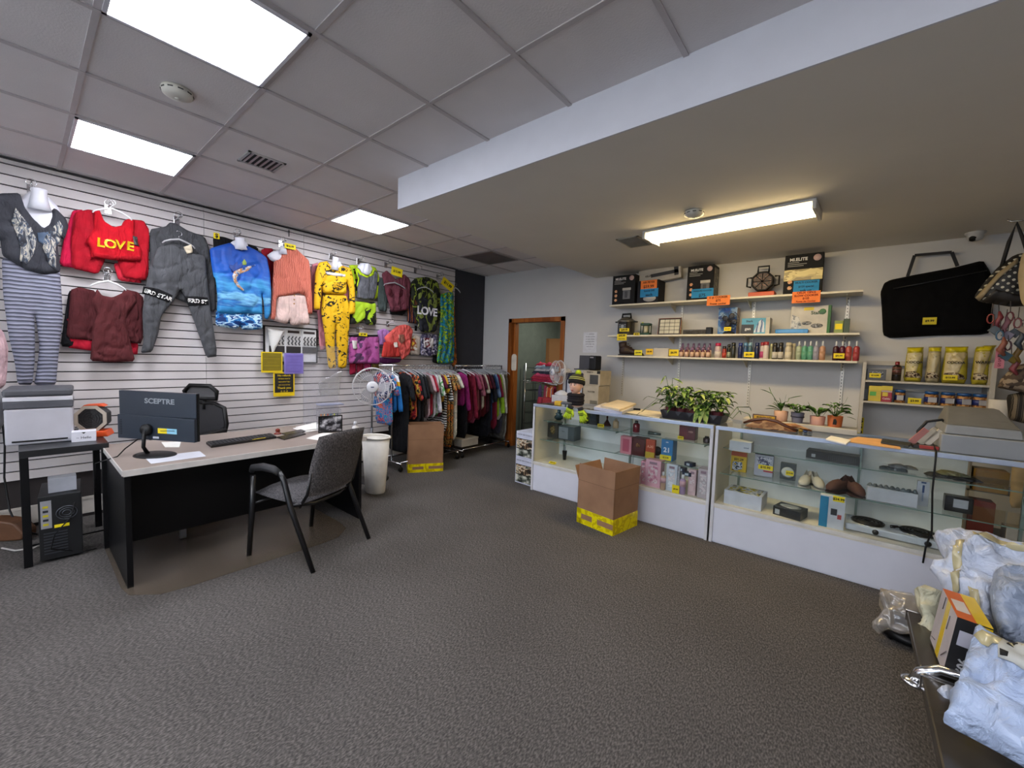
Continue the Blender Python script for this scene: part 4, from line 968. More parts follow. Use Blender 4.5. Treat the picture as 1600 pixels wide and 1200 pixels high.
G().prism([(-.11, .20), (-.05, .27), (.06, .275), (.09, .255), (.02, .262), (-.06, .255)], -.03, .085).build('top_guard', ORG, ht, bevel=.004)
g = G(); g.prism([(-.125, .0), (.125, .0), (.105, .05), (-.09, .045)], -.085, .10); g.build('base', ORG, ht, bevel=.006)
g = G(); [g.box(-.04 + k * .032, -.02 + k * .032, -.0865, -.084, .015, .035) for k in range(3)]; g.build('base_vent', BLACK, ht)
def lbox(name, label, cat, loc, dims, rotz, mats, bevel=.002, group=None, faces=None):
 t = thing(name, label, cat, loc, rotz, group)
 G().cbox((0, 0, dims[2] / 2), dims).build('carton', mats, t, bevel=bevel)
 return t
q = at(136, 690, 2, TH)
t = lbox('small_box', 'small white box with a printed logo on the front edge of the black table', 'box', (q.x - .05, q.y - .01, TH + .001), (.125, .09, .075), math.radians(84), WHITEPL)
G().prism([(-.012, .07), (.012, .07), (0, .058)], -.0465, -.0455).build('thumb_notch', INK, t); txt('~ Hello', .025, M('606068', .6), t, .0, -.0462, .03)
pf = Puff([(-.05, -.03), (.04, -.045), (.055, .02), (.01, .05), (-.045, .03)], .03, .03, .004, 20, 2, res=.012, cren=.02)
q = at(90, 688, 2, TH)
o = pf.build('crumpled_foil', M('A8BCC8', .3, .3), None, (q.x, q.y, TH + .002)); o.rotation_euler = (-PI / 2, 0, 0.4); tag(o, 'crumpled silvery wrapper on the black table by the printer', 'wrapper')
q = at(112, 684, 2, TH)
t = lbox('card_reader', 'small black ribbed device between the wrapper and the small white box', 'device', (q.x - .02, q.y, TH + .001), (.075, .07, .06), math.radians(84), M('1E2024', .5))
# computer tower below and white box on it
q = at(106, 862, 2, 0)
pc = thing('computer_tower', 'black computer tower on the floor under the small table', 'computer', (-4.33, .165, 0), math.radians(86))
G().box(-.10, .10, -.21, .21, .02, .46).build('case', M('101113', .45), pc, bevel=.003)
g = G(); c0 = (.03, -.212, .33)
[g.tube([(c0[0] + r_ * math.cos(2 * PI * k / 20), -.214, c0[2] + r_ * .9 * math.sin(2 * PI * k / 20)) for k in range(20)], .002, 5, closed=True) for r_ in (.02, .035, .05)]
g.build('fan_grille', M('6C7078', .3, .8), pc)
g = G(); g.box(-.09, -.04, -.213, -.210, .24, .43, 0); [g.box(-.08, -.055, -.2145, -.213, .26 + k * .03, .275 + k * .03, 1 if k % 2 else 2) for k in range(5)]
g.build('io_panel', [M('A8A8AC', .4, .4), M('20242C', .5), M('C8B820', .5)], pc)
G().box(-.03, .04, -.2135, -.210, .235, .255).build('yellow_sticker', YEL, pc)
g = G(); [g.box(-.08, .03, -.2135, -.210, .06 + k * .02, .068 + k * .02) for k in range(8)]; g.build('slot_covers', M('4C4E54', .4, .7), pc)
t = lbox('adapter_box', 'plain grey-white box on top of the computer tower', 'box', (-4.24, .17, .462), (.135, .10, .10), math.radians(88), M('A6A9B0', .6))
g = G(); g.tube([(-4.12, .22, .40), (-4.10, .20, .30), (-4.09, .12, .2), (-4.10, .10, .1), (-4.13, .25, .02), (-4.15, .32, .012)], .004, 6)
tag(g.build('cable', BLACK), 'black cables dangling behind the computer tower', 'cable')
g = G(); g.tube([(-5.0, -.1, 1.0), (-4.98, -.09, .7), (-4.96, -.10, .45), (-4.9, -.08, .2), (-4.82, -.04, .06), (-4.75, .05, .02)], .006, 6)
tag(g.build('cable', BLACK), 'black cord hanging down the slatted wall left of the small table', 'cable')
g = G(); g.tube([(-4.62, -.12, .012), (-4.5, -.06, .012), (-4.46, .02, .012), (-4.55, .1, .012)], .006, 6)
tag(g.build('cable', M('B8B4B0', .5)), 'white cord curling on the carpet at the left photo edge', 'cable')
bx = G(); bx.prism(smooth_poly([(-.16, 0), (.14, 0), (.15, .06), (.09, .14), (-.05, .17), (-.16, .15)], 1), -.06, .06)
o = bx.build('brown_shoe', M('5A3A22', .6, bump=.3, bs=20), None, (-4.86, -.10, .001), .9, .012); tag(o, 'brown leather item on the floor at the left edge under the hanging cord', 'shoe')
lbox('supply_box', 'small blue and white box on the floor between the table and the desk', 'box', (-4.42, .47, 0), (.10, .06, .34), math.radians(80), ramp_mat('bluebox', 'wz', ['C4C8D0', '3A6C9C', '2F5F94'], 1.4, .6))
t = lbox('hand_spray', 'small clear and silver container on the floor mat beneath the desk', 'container', (-3.95, .78, .008), (.04, .04, .10), 0, M('A8ACB4', .2, .4))
# ============================================================ RACKS, CARTONS, DOORWAY
def pedestal_fan(name, label, loc, rotz, R, hz, pole, blade='D8D8DE', base_r=.2, basecol='17171A', tilt=0, table=False):
 t = thing(name, label, 'fan', loc, rotz)
 WG = M('D4D2D2', .35)
 M4 = Matrix.Translation((0, 0, hz)) @ Matrix.Rotation(tilt, 4, 'X')
 g = G(); g.tube([(R * math.cos(2 * PI * k / 40), -.05, R * math.sin(2 * PI * k / 40)) for k in range(40)], .006, 6, closed=True, mat=M4)
 g.tube([(R * .97 * math.cos(2 * PI * k / 40), -.115, R * .97 * math.sin(2 * PI * k / 40)) for k in range(40)], .0025, 5, closed=True, mat=M4)
 g.build('rim_ring', WG, t)
 g = G(); n = 48
 for k in range(n):
  a = 2 * PI * k / n; c_, s_ = math.cos(a), math.sin(a)
  g.tube([(c_ * R * .28, -.155, s_ * R * .28), (c_ * R * .7, -.15, s_ * R * .7), (c_ * R * .94, -.12, s_ * R * .94), (c_ * R, -.05, s_ * R)], .0011, 4, mat=M4)
 g.tube([(R * .65 * math.cos(2 * PI * k / 30), -.152, R * .65 * math.sin(2 * PI * k / 30)) for k in range(30)], .0016, 4, closed=True, mat=M4)
 g.build('front_grille', WG, t)
 g = G()
 for k in range(36):
  a = 2 * PI * (k + .5) / 36; c_, s_ = math.cos(a), math.sin(a)
  g.tube([(c_ * R * .25, .03, s_ * R * .25), (c_ * R * .8, .01, s_ * R * .8), (c_ * R, -.05, s_ * R)], .0013, 4, mat=M4)
 g.build('rear_grille', WG, t)
 g = G(); g.lathe([(R * .3, 0), (R * .3, .008), (R * .24, .016), (R * .05, .02)], 28, mat=M4 @ Matrix.Translation((0, -.152, 0)) @ Matrix.Rotation(PI / 2, 4, 'X'))
 cap = g.build('hub_cap', M('D8D8DC', .35), t)
 g = G(); g.box(-R * .09, R * .07, -.1735, -.1725, -.006, .006, 0, M4); g.build('hub_mark', M('2A3A6A', .5), cap)
 BL = glassy('fan_blade_' + name + loc.__repr__()[:6], 'E4E4EA', .15, .2, opa=.35, body=blade)
 for k in range(3):
  g = G(); vs = []; fs = []
  for i in range(8):
   r_ = R * (.12 + .76 * i / 7); sw = .95 * math.sin(PI * (.15 + .7 * i / 7))
   for j in range(5):
    a = (j / 4 - .5) * sw + i * .07
    vs.append((r_ * math.cos(a), -.07 + .045 * (j / 4 - .5), r_ * math.sin(a)))
  for i in range(7):
   for j in range(4): q = i * 5 + j; fs.append([q, q + 1, q + 6, q + 5])
  g.add(vs, fs, 0, True, M4 @ Matrix.Rotation(k * 2 * PI / 3 + .4, 4, 'Y')); g.build('blade', BL, t)
 g = G(); g.lathe([(.05, 0), (.058, .04), (.055, .10), (.03, .13)], 20, mat=M4 @ Matrix.Translation((0, -.02, 0)) @ Matrix.Rotation(-PI / 2, 4, 'X')); g.build('motor', WG, t)
 if table:
  g = G(); g.tube([(0, .05, .03), (0, .05, hz - .03)], [.035, .022]); g.build('stand_neck', WG, t)
  g = G(); g.lathe([(.11, 0), (.115, .015), (.08, .04), (.04, .06)], 28, sy=.9); g.build('base', M(basecol, .4), t)
 else:
  g = G(); g.tube([(0, .04, .02), (0, .04, hz * .55)], .016); g.tube([(0, .04, hz * .55), (0, .04, hz - .03)], .011); g.build('pole', M('8A8C90', .3, .6), t)
  g = G(); g.lathe([(base_r, 0), (base_r, .01), (base_r * .6, .025), (.03, .03), (.025, .08)], 36); g.build('base', M(basecol, .4), t)
 return t
q = at(571, 605, 0, -4.52)
ang = math.atan2(-q.y, 4.52)
pedestal_fan('pedestal_fan', 'white pedestal fan with clear blades in front of the slatted wall', (-4.31, 2.635, 0), math.radians(60), .215, at(571, 605, 0, -4.2).z, True)
def carton(name, label, c, rot, wx, wy, h, flaps, tape_h=.1):
 t = thing(name, label, 'box', (c[0], c[1], 0), rot)
 a, b_ = wx / 2, wy / 2; th = .005
 for nm, (x0, x1, y0, y1) in (('front_wall', (-a, a, -b_, -b_ + th)), ('back_wall', (-a, a, b_ - th, b_)), ('side_wall', (-a, -a + th, -b_, b_)), ('side_wall', (a - th, a, -b_, b_))):
  G().box(x0, x1, y0, y1, 0, h).build(nm, CARD, t)
 G().box(-a, a, -b_, b_, 0, .006).build('bottom', CARD, t)
 FI = M('A8805E', .85, var=.05)
 for side, ang_, L_ in flaps:
  if side in 'fb':
   s = -1 if side == 'f' else 1; g = G()
   d = (0, s * L_ * math.sin(ang_), L_ * math.cos(ang_)); vs = [(-a, s * b_, h), (a, s * b_, h), (a, s * b_ + d[1], h + d[2]), (-a, s * b_ + d[1], h + d[2])]
   nrm = Vector((0, -s * math.cos(ang_), s * math.sin(ang_) * s)) * 0 + Vector((0, s * th, 0))
  else:
   s = -1 if side == 'l' else 1; g = G()
   d = (s * L_ * math.sin(ang_), 0, L_ * math.cos(ang_)); vs = [(s * a, -b_, h), (s * a, b_, h), (s * a + d[0], b_, h + d[2]), (s * a + d[0], -b_, h + d[2])]
   nrm = Vector((s * th, 0, 0))
  v2 = [tuple(Vector(v) - nrm) for v in vs]
  g.add(vs + v2, [[0, 1, 2, 3], [7, 6, 5, 4], [0, 4, 5, 1], [1, 5, 6, 2], [2, 6, 7, 3], [3, 7, 4, 0]]); g.build('flap', CARD, t)
 TP = ramp_mat('carton_tape', 'noise', ['D2C10C', 'E0D210', 'C4B012', 'E0D210'], 9, .25)
 g = G(); e = .0015
 for z0, z1 in ((0.0, tape_h * .34), (tape_h * .68, tape_h)):
  g.box(-a - e, a + e, -b_ - e, -b_, z0, z1).box(-a - e, -a, -b_ - e, b_ + e, z0, z1).box(a, a + e, -b_ - e, b_ + e, z0, z1)
 g.box(-a * .12, a * .16, -b_ - 2 * e, -b_ - e, 0, tape_h)
 g.box(a, a + 1.5 * e, -b_ - e, b_ + e, 0, tape_h * .9)
 g.box(-a - e, -a * .75, -b_ - e, -b_, 0, tape_h)
 g.build('yellow_tape', TP, t)
 g = G(); g.box(-a, a, -b_ - .0012, -b_ - .0004, h - .0015, h + .0015).box(a + .0004, a + .0012, -b_, b_, h - .0015, h + .0015)
 g.build('crease', M('6E5038', .9), t)
 return t
# box by the racks: front-bottom edge (-4.23,3.09)-(-3.99,3.47)
e = Vector((-3.993 + 4.23, 3.467 - 3.094)); ang = math.atan2(e.y, e.x); nrm = Vector((-math.sin(ang), math.cos(ang)))
W1 = e.length; c = Vector((-4.11, 3.28)) + nrm * .125
carton('cardboard_box', 'tall open cardboard box with yellow tape in front of the clothes racks', c, ang, W1, .25, .42, [('f', 0, .19), ('b', -.0, .19), ('l', -.03, .18), ('r', 0.02, .18)], .11)
e = Vector((-1.486 + 1.874, 3.199 - 3.258)); ang = math.atan2(e.y, e.x); nrm = Vector((-math.sin(ang), math.cos(ang)))
c = Vector((-1.68, 3.2285)) + nrm * .19
carton('cardboard_box', 'open cardboard box with yellow tape in front of the glass counters', c, ang, e.length, .38, .40, [('f', -.04, .15), ('b', .10, .15), ('l', .36, .13), ('r', 0.0, .15)], .14)
# ---- rolling garment racks
RX = -4.52
RZ = 1.345
def rack(label, y0, y1, zb=RZ, ext=0):
 t = thing('garment_rack', label, 'clothes rack', (RX, (y0 + y1) / 2, 0), 0)
 h = (y1 - y0) / 2
 g = G(); g.tube([(0, -h - ext, zb), (0, h, zb)], .0125); g.build('hanging_bar', CHROME, t)
 for s in (-1, 1):
  g = G(); g.tube([(0, s * h, .1), (0, s * h, zb + .01)], .0125); g.build('upright', CHROME, t)
  g = G(); g.tube([(-.21, s * h, .1), (.21, s * h, .1)], .0125); g.build('foot_bar', CHROME, t)
  for x in (-.20, .20):
   g = G(); g.lathe([(.03, -.012), (.032, -.008), (.032, .008), (.03, .012)], 16, mat=Matrix.Translation((x, s * h, .034)) @ Matrix.Rotation(PI / 2, 4, 'Y'))
   g.tube([(x, s * h, .05), (x, s * h, .1)], .008); g.build('caster', BLACK, t)
 g = G(); g.tube([(-.2, -h, .12), (-.2, h, .12)], .009); g.tube([(.2, -h, .12), (.2, h, .12)], .009); g.build('base_rail', CHROME, t)
 return t
rack('chrome rolling clothes rack with patterned tops behind the cardboard box', 3.05, 4.02, ext=.2)
rack('chrome rolling clothes rack with burgundy tops next to the doorway', 4.12, 5.16)
def hanging_garment(y, col, label, w_=.42, ln=.62, sleeve=.2, top=RZ - .085, th=.03, name='shirt', cat='shirt', yaw=0, mat=None, neck=.07, hcol='C8CACC', flare=1.0, group=None, hang=True, x=0, seed=None):
 hw = w_ / 2
 if name == 'trousers':
  pts = [(-hw * .8, 0), (hw * .8, 0), (hw * .8, -ln), (-hw * .8, -ln)]
 elif sleeve:
  pts = [(-neck, 0), (0, -.03), (neck, 0), (hw, -.05), (hw + .09, -.05 - sleeve), (hw + .0, -.07 - sleeve), (hw - .05, -.17), (hw * .86 * flare, -ln), (-hw * .86 * flare, -ln), (-hw + .05, -.17), (-hw, -.07 - sleeve), (-hw - .09, -.05 - sleeve), (-hw, -.05)]
 else:
  pts = [(-neck, 0), (0, -.05), (neck, 0), (hw * .7, -.03), (hw * .6, -.16), (hw * .8 * flare, -ln), (-hw * .8 * flare, -ln), (-hw * .6, -.16), (-hw * .7, -.03)]
 pf = Puff(smooth_poly(pts, 1), th, .06, .006, 20, seed if seed is not None else random.random() * 9, (1, .1), .035)
 o = pf.build(name, mat or cloth(col), None, (RX + x, y, top)); o.rotation_euler = (0, 0, yaw)
 tag(o, label, cat, group)
 if hang:
  hh = thing('clothes_hanger', 'hanger carrying the ' + label.split(' on ')[0].split(' hanging ')[0][:60], 'hanger', (RX + x, y + .01, RZ - .047), yaw, 'hangers on the racks')
  g, g2 = hanger_geo(w_ * .92, .07, .005, .05); g.build('shoulder_bar', M('8E9296' if hcol == 'C8CACC' else hcol, .35), hh); g2.build('hanger_hook', CHROME, hh)
 return o
PB = ramp_mat('flower_print', 'noise', ['1C3E8C', 'D8602A', '2A7FC0', '2060A8', '38A0B4', 'D8502A', '2A7FC0'], 11, .7, dist=1.5)
GB = ramp_mat('goldblk', 'noise', ['17150F', 'B89030', '8C2A24', '17150F', 'C8A848'], 10, .8, detail=4)
RB = ramp_mat('redblk', 'noise', ['17121A', 'A02030', 'C8683A', '2C2C1A', '17121A'], 9, .8)
ZB = ramp_mat('zebra', 'wz', ['141416', 'D8D8DA'], 9, .8, (1, 1, 1), dist=4)
TN = ramp_mat('tanpr', 'noise', ['6C4428', 'B08848', '2E3A2E', 'C8702C', '7A5C34'], 11, .8, detail=4)
GY = ramp_mat('yelblk', 'noise', ['1A1A1A', '1A1A1A', 'D8A830', 'E0B848'], 7, .8)
CR = ramp_mat('creampr', 'noise', ['C8C2B2', 'D8D4C4', 'A8B0A0', 'C8C2B2'], 12, .8)
GW = ramp_mat('greenw', 'noise', ['C8CCC4', '4E9450', 'C8CCC4', '5CA45C'], 8, .8)
on1 = 'on the rack behind the cardboard box'; on2 = 'on the rack next to the doorway'
R1 = [
    (2.90, '1E2C5C', 'navy, white and red sport shirt hanging first ' + on1, dict(w_=.36, ln=.32, sleeve=.15, mat=ramp_mat('sport', 'noise', ['1B2A5A', 'D8D8E0', '1B2A5A', 'C03030'], 7, .7))),
    (2.935, '2A7FC0', 'blue shirt with orange flowers by the fan ' + on1, dict(w_=.38, ln=.66, sleeve=.22, mat=PB)),
    (2.985, '2E86C8', 'bright blue and yellow long-sleeved top ' + on1, dict(w_=.42, ln=.50, sleeve=.42, mat=ramp_mat('blyel', 'wz', ['D8DCE4', 'D0A020', '2E86C8', '2E86C8', '1C6CB0'], .42, .7))),
    (3.16, '15161A', 'long black tracksuit with grey stripes ' + on1, dict(w_=.46, ln=1.05, sleeve=.30, th=.05)),
    (3.24, 'B08A30', 'gold and black patterned top ' + on1, dict(w_=.44, ln=.5, sleeve=.25, mat=GB)),
    (3.28, '8C2030', 'red and black floral top ' + on1, dict(w_=.44, ln=.62, sleeve=.3, mat=RB)),
    (3.34, '26272B', 'charcoal short-sleeved shirt ' + on1, dict(w_=.46, ln=.66, sleeve=.28)),
    (3.39, '1A1B1E', 'black short-sleeved shirt ' + on1, dict(w_=.46, ln=.70, sleeve=.28)),
    (3.44, '443A38', 'dark brown short-sleeved shirt ' + on1, dict(w_=.46, ln=.60, sleeve=.22)),
    (3.49, 'C8A8B0', 'pale pink striped shirt ' + on1, dict(w_=.46, ln=.62, sleeve=.20)),
    (3.54, '9C2438', 'white shirt with crimson sleeve ' + on1, dict(w_=.46, ln=.6, sleeve=.20)),
    (3.59, 'CFCFD4', 'white long-sleeved shirt ' + on1, dict(w_=.46, ln=.62, sleeve=.48)),
    (3.64, 'B8C4B8', 'green and white printed blouse ' + on1, dict(w_=.46, ln=.6, sleeve=.26, mat=GW)),
    (3.69, '5C1C34', 'maroon long top ' + on1, dict(w_=.46, ln=.62, sleeve=.16)),
    (3.74, 'C89A30', 'black top with yellow flowers ' + on1, dict(w_=.46, ln=.55, sleeve=.22, mat=GY)),
    (3.79, '2A2A2C', 'black and white striped long dress ' + on1, dict(w_=.46, ln=.85, sleeve=.34, mat=ZB)),
    (3.85, '7A5C34', 'brown and green patterned long dress ' + on1, dict(w_=.46, ln=1.06, sleeve=.2, mat=TN, name='dress', cat='dress')),
    (3.91, 'A07840', 'tan patterned long dress ' + on1, dict(w_=.48, ln=1.08, sleeve=.18, mat=TN, name='dress', cat='dress')),
    (3.97, 'C8C2B2', 'cream printed long dress ' + on1, dict(w_=.50, ln=.98, sleeve=.16, mat=CR, name='dress', cat='dress')),
]
R2 = [
    (4.15, '8C2468', 'magenta long-sleeved top hanging first ' + on2, dict(w_=.42, ln=.50, sleeve=.50)),
    (4.20, '101014', 'black long trousers ' + on2, dict(w_=.46, ln=1.0, sleeve=0, name='trousers', cat='trousers')),
    (4.27, '6A1228', 'large burgundy long top on white hanger ' + on2, dict(w_=.50, ln=.74, sleeve=.62, hcol='E4E2E8')),
    (4.36, '8A3A54', 'dusty pink top peeking out below the burgundy one ' + on2, dict(w_=.46, ln=.78, sleeve=.2)),
    (4.43, '9C5C6C', 'rose short-sleeved shirt ' + on2, dict(w_=.46, ln=.62, sleeve=.3)),
    (4.48, '4C1628', 'dark wine printed shirt ' + on2, dict(w_=.46, ln=.74, sleeve=.2)),
    (4.53, 'BDB6A8', 'cream short-sleeved shirt ' + on2, dict(w_=.48, ln=.58, sleeve=.26)),
    (4.58, '5A1A24', 'brick red long shirt ' + on2, dict(w_=.46, ln=.70, sleeve=.2)),
    (4.63, '361020', 'dark maroon top ' + on2, dict(w_=.5, ln=.66, sleeve=.2)),
    (4.67, '0E1018', 'black long coat ' + on2, dict(w_=.52, ln=1.02, sleeve=.4)),
    (4.72, '1E3C68', 'navy and teal long dress ' + on2, dict(w_=.48, ln=.82, sleeve=.2)),
    (4.77, '6E8CB8', 'light blue short-sleeved shirt ' + on2, dict(w_=.48, ln=.5, sleeve=.34)),
    (4.82, '701830', 'crimson short-sleeved shirt ' + on2, dict(w_=.50, ln=.92, sleeve=.34)),
    (4.88, '8CB82A', 'lime green long-sleeved shirt ' + on2, dict(w_=.48, ln=.76, sleeve=.6)),
    (4.93, 'BFBFB8', 'white long shirt ' + on2, dict(w_=.5, ln=.78, sleeve=.6)),
    (4.98, '3A3C4A', 'dark slate jeans ' + on2, dict(w_=.46, ln=1.02, sleeve=0, name='trousers', cat='trousers')),
    (5.04, '5A5A58', 'grey long trousers ' + on2, dict(w_=.44, ln=1.1, sleeve=0, name='trousers', cat='trousers')),
    (5.10, '767672', 'pale grey long trousers hanging last ' + on2, dict(w_=.46, ln=1.12, sleeve=0, name='trousers', cat='trousers')),
]
random.seed(11)
for k, (y, c_, lb, kw) in enumerate(R1 + R2):
 hanging_garment(y, c_, lb, yaw=.10 + .02 * math.sin(k * 1.7), th=kw.pop('th', .016), **kw)
# bare grey hangers at the end of the second rack
for k in range(8):
 y = 4.40 + .085 * k
 if k in (3,): continue
 hh = thing('clothes_hanger', 'spare chrome hanger on the bar of the rack next to the doorway', 'hanger', (RX, y + .022, RZ - .047), 0.12, 'spare hangers on the rack next to the doorway')
 g, g2 = hanger_geo(.40, .07, .003, .05); g.build('shoulder_bar', CHROME, hh); g2.build('hanger_hook', CHROME, hh)
for k in range(6):
 hh = thing('clothes_hanger', 'spare white hanger on the bar of the rack behind the cardboard box', 'hanger', (RX, 3.36 + .1 * k, RZ - .047), 0.10, 'spare hangers on the rack behind the cardboard box')
 g, g2 = hanger_geo(.40, .07, .005, .05); g.build('shoulder_bar', M('A8ACA8', .35), hh); g2.build('hanger_hook', CHROME, hh)
t = thing('shoe_box', 'pale low box on the floor beneath the racks', 'box', (-4.5, 4.30, .15), 0)
G().cbox((0, 0, .05), (.3, .34, .1)).build('carton', M('A8A49A', .8), t, bevel=.003)
G().cbox((0, 0, .108), (.31, .35, .02)).build('lid', M('B4B0A4', .8), t, bevel=.003)
# wooden outlet / white tag by the door, notice, sockets
t = thing('cardboard_tag', 'long cream tag hanging on the left door frame', 'tag', (DX0 + .10, YB - .03, 1.28), .3)
G().prism(smooth_poly([(-.045, 0), (.045, 0), (.045, .24), (.02, .27), (-.02, .27), (-.045, .24)], 1), -.003, .0).build('card', M('C8C2B4', .8), t)
q = at(922, 535, 1, YB)
t = thing('wall_notice', 'white printed notice sheet taped on the wall right of the doorway', 'notice', (q.x, YB - .002, at(922, 551, 1, YB).z))
nh = at(922, 519, 1, YB).z - at(922, 551, 1, YB).z
G().box(-.11, .11, -.001, .001, 0, nh).build('sheet', M('D4D6DC', .8), t)
for i, s in enumerate(('----- NOTICE', 'All sales are final', 'no cash refunds', 'exchange within', 'seven days only', 'with receipt', '-------')): txt(s, .022, M('6C6E78', .8), t, 0, -.0015, nh * (.9 - .12 * i))
def socket(x, z, label):
 t = thing('wall_socket', label, 'socket', (x, YB, z))
 G().box(-.06, .06, -.008, 0, -.06, .06).build('plate', M('C6C2BC', .4), t, bevel=.002)
 for s in (-.03, .03):
  g = G(); g.box(s - .012, s + .012, -.0095, -.008, -.03, .03); g.build('outlet', M('8E8A86', .5), t)
q = at(947, 610, 1, YB); socket(q.x, q.z, 'beige double wall socket above the papers on the counter')
# ---- storeroom seen through the doorway
t = thing('plywood_sheet', 'tan wooden sheet standing inside the storeroom', 'plywood sheet', (-4.16, 6.25, 0), .12)
G().box(-.22, .32, 0, .04, 0, 1.86).build('leaf', ramp_mat('tanwood', 'noise', ['A0703C', 'B4834C', 'C09058'], 4, .5, (1, 1, .1), detail=4), t)
t = thing('garment_rack', 'low chrome rack with childrens clothes inside the doorway', 'clothes rack', (-4.05, 5.75, 0))
g = G(); g.tube([(-.42, 0, 1.06), (.35, 0, 1.06)], .010); g.build('hanging_bar', CHROME, t)
g = G(); [g.tube([(-.42, dy, 1.09), (.35, dy, 1.09)], .004) for dy in (-.12, 0, .12)]; [g.tube([(-.42 + .077 * k, -.12, 1.09), (-.42 + .077 * k, .12, 1.09)], .0025) for k in range(11)]; g.build('wire_shelf', CHROME, t)
for x in (-.42, .35):
 g = G(); g.tube([(x, 0, 0), (x, 0, 1.4)], .011); g.build('upright', CHROME, t)
ST = ramp_mat('stripe_dress', 'wx', ['C84C30', 'E0A03C', 'D8C0B0', '8A3A6A', 'D8702C', 'C04050'], 1.6, .8, dist=.5)
def kid(x, y, top, pts, mat, label, name='small_dress', cat='dress', th=.03):
 o = Puff(smooth_poly(pts, 1), th, .05, .006, 22, x * 9, (1, .1), .03).build(name, mat, None, (x, y, top)); tag(o, label, cat)
 return o
kid(-3.83, 5.60, 1.03, [(-.07, 0), (0, -.02), (.07, 0), (.08, -.16), (.24, -.74), (-.24, -.74), (-.10, -.16)], ST, 'orange, pink and white striped childrens dress inside the doorway')
kid(-3.80, 5.55, .86, [(-.13, 0), (.13, 0), (.14, -.10), (.1, -.20), (-.12, -.2), (-.15, -.1)], cloth('B84448'), 'coral ruffled bow collar on the striped dress', 'ruffled_collar_top', 'shirt', .02)
kid(-4.02, 5.64, .84, [(-.08, 0), (.05, 0), (.08, -.5), (-.14, -.5)], cloth('A83848', .8), 'coral sleeve of a childrens dress left of the striped dress', 'childrens_shirt', 'shirt', .02)
cols = ['5A4A6A', 'A0405C', 'C86A3C', '8C2C44', '3C3A5A', '5FA89A']
for k, c_ in enumerate(cols):
 kid(-4.10 + .1 * k + (.06 if k == 5 else 0), 5.70 + .02 * (k % 3), 1.04, [(-.03, 0), (.03, 0), (.05, -.35 - .03 * (k == 5) * 4), (-.05, -.35)], cloth(c_), ['dusty violet', 'rose pink', 'orange', 'wine red', 'indigo', 'mint green'][k] + ' childrens top on the low rack inside the doorway', 'childrens_shirt', 'shirt', .02)
cl = ['A82C4C', 'B4324A', 'C84A6A', '343848', 'C8C4C8', '8A98A8', 'B02840']
for k, c_ in enumerate(cl):
 o = Puff(smooth_poly([(-.25, -.06), (.22, -.07), (.26, .0), (.18, .055), (-.05, .065), (-.24, .05)], 1), .05, .05, .006, 20, k, res=.03, cren=.02).build('folded_clothes', cloth(c_), None, (-4.06 + .02 * (k % 3) - .02 * (k % 2), 5.72 + .02 * k, 1.095 + .045 * k)); o.rotation_euler = (-PI / 2, 0, .1 * (k % 3) - .1)
 tag(o, ['crimson', 'raspberry', 'pink', 'dark slate', 'white', 'pale blue-grey', 'red'][k] + ' folded garment in the pile on the low storeroom rack, %s from bottom' % ['first', 'second', 'third', 'fourth', 'fifth', 'sixth', 'seventh'][k], 'clothes', 'folded clothes in the storeroom')
t = thing('wire_shelving', 'dark wire shelving inside the storeroom behind the doorway', 'shelf', (-4.78, 6.55, 0))
for k in range(6):
 g = G(); [g.tube([(-.2, -.2 + .08 * j, .2 + .22 * k), (.22, -.2 + .08 * j, .2 + .22 * k)], .004, 5) for j in range(6)]; g.build('wire_tray', M('5A5C60', .4, .6), t)
for x in (-.2, .22):
 for y in (-.2, .2):
  g = G(); g.tube([(x, y, 0), (x, y, 1.35)], .01); g.build('upright', M('4A4C50', .4, .6), t)
area('storeroom_fill', (-4.0, 6.5, 2.58), (0, 0, 0), .5, .5, 9, (.95, 1, .92))  # added area lamp without any fixture, brightens the room behind the doorway
lbox('cardboard_box', 'brown cardboard carton in the storeroom below the wood panel', 'box', (-3.75, 6.1, .0), (.4, .3, .78), .1, CARD)
# ---- two slim stacked product cartons left of the first counter
PH = ramp_mat('photo_print', 'noise', ['1C1A18', '5A4632', 'A88C6C', 'D8D0BC', '3A4438', 'C8B898'], 13, .5, (1, 1, 1.6), detail=6, dist=.5)
BWP = ramp_mat('photo_print_grey', 'noise', ['1A1C18', '4C5248', '8C8E84', 'C4C4B8'], 12, .5, (1, 1, 1.6), detail=6)
for k in range(2):
 t = thing('product_carton', ['lower', 'upper'][k] + ' white carton with photo panels standing left of the glass counter', 'box', (-2.905, 3.93, .001 + k * .312), -.06)
 G().box(-.135, .135, -.15, .15, 0, .31).build('carton', M('C4C8D8', .6), t, bevel=.002)
 G().box(.1355, .1375, -.15, .15, 0, .31).build('side_strip', BLACK, t)
 G().box(-.125, .12, -.152, -.15, .115, .22).build('photo_panel', PH, t)
 G().box(-.125, .12, -.152, -.15, .015, .105).build('photo_panel', BWP, t)
 G().box(-.13, .13, -.1512, -.15, .105, .115).box(-.13, .13, -.1512, -.15, .22, .228).build('black_rule', INK, t)
 txt('UNDER BED STORAGE', .024, M('7A7E8C', .7), t, 0, -.1512, .275); txt('----------------', .015, M('7A7E8C', .7), t, 0, -.1512, .25)
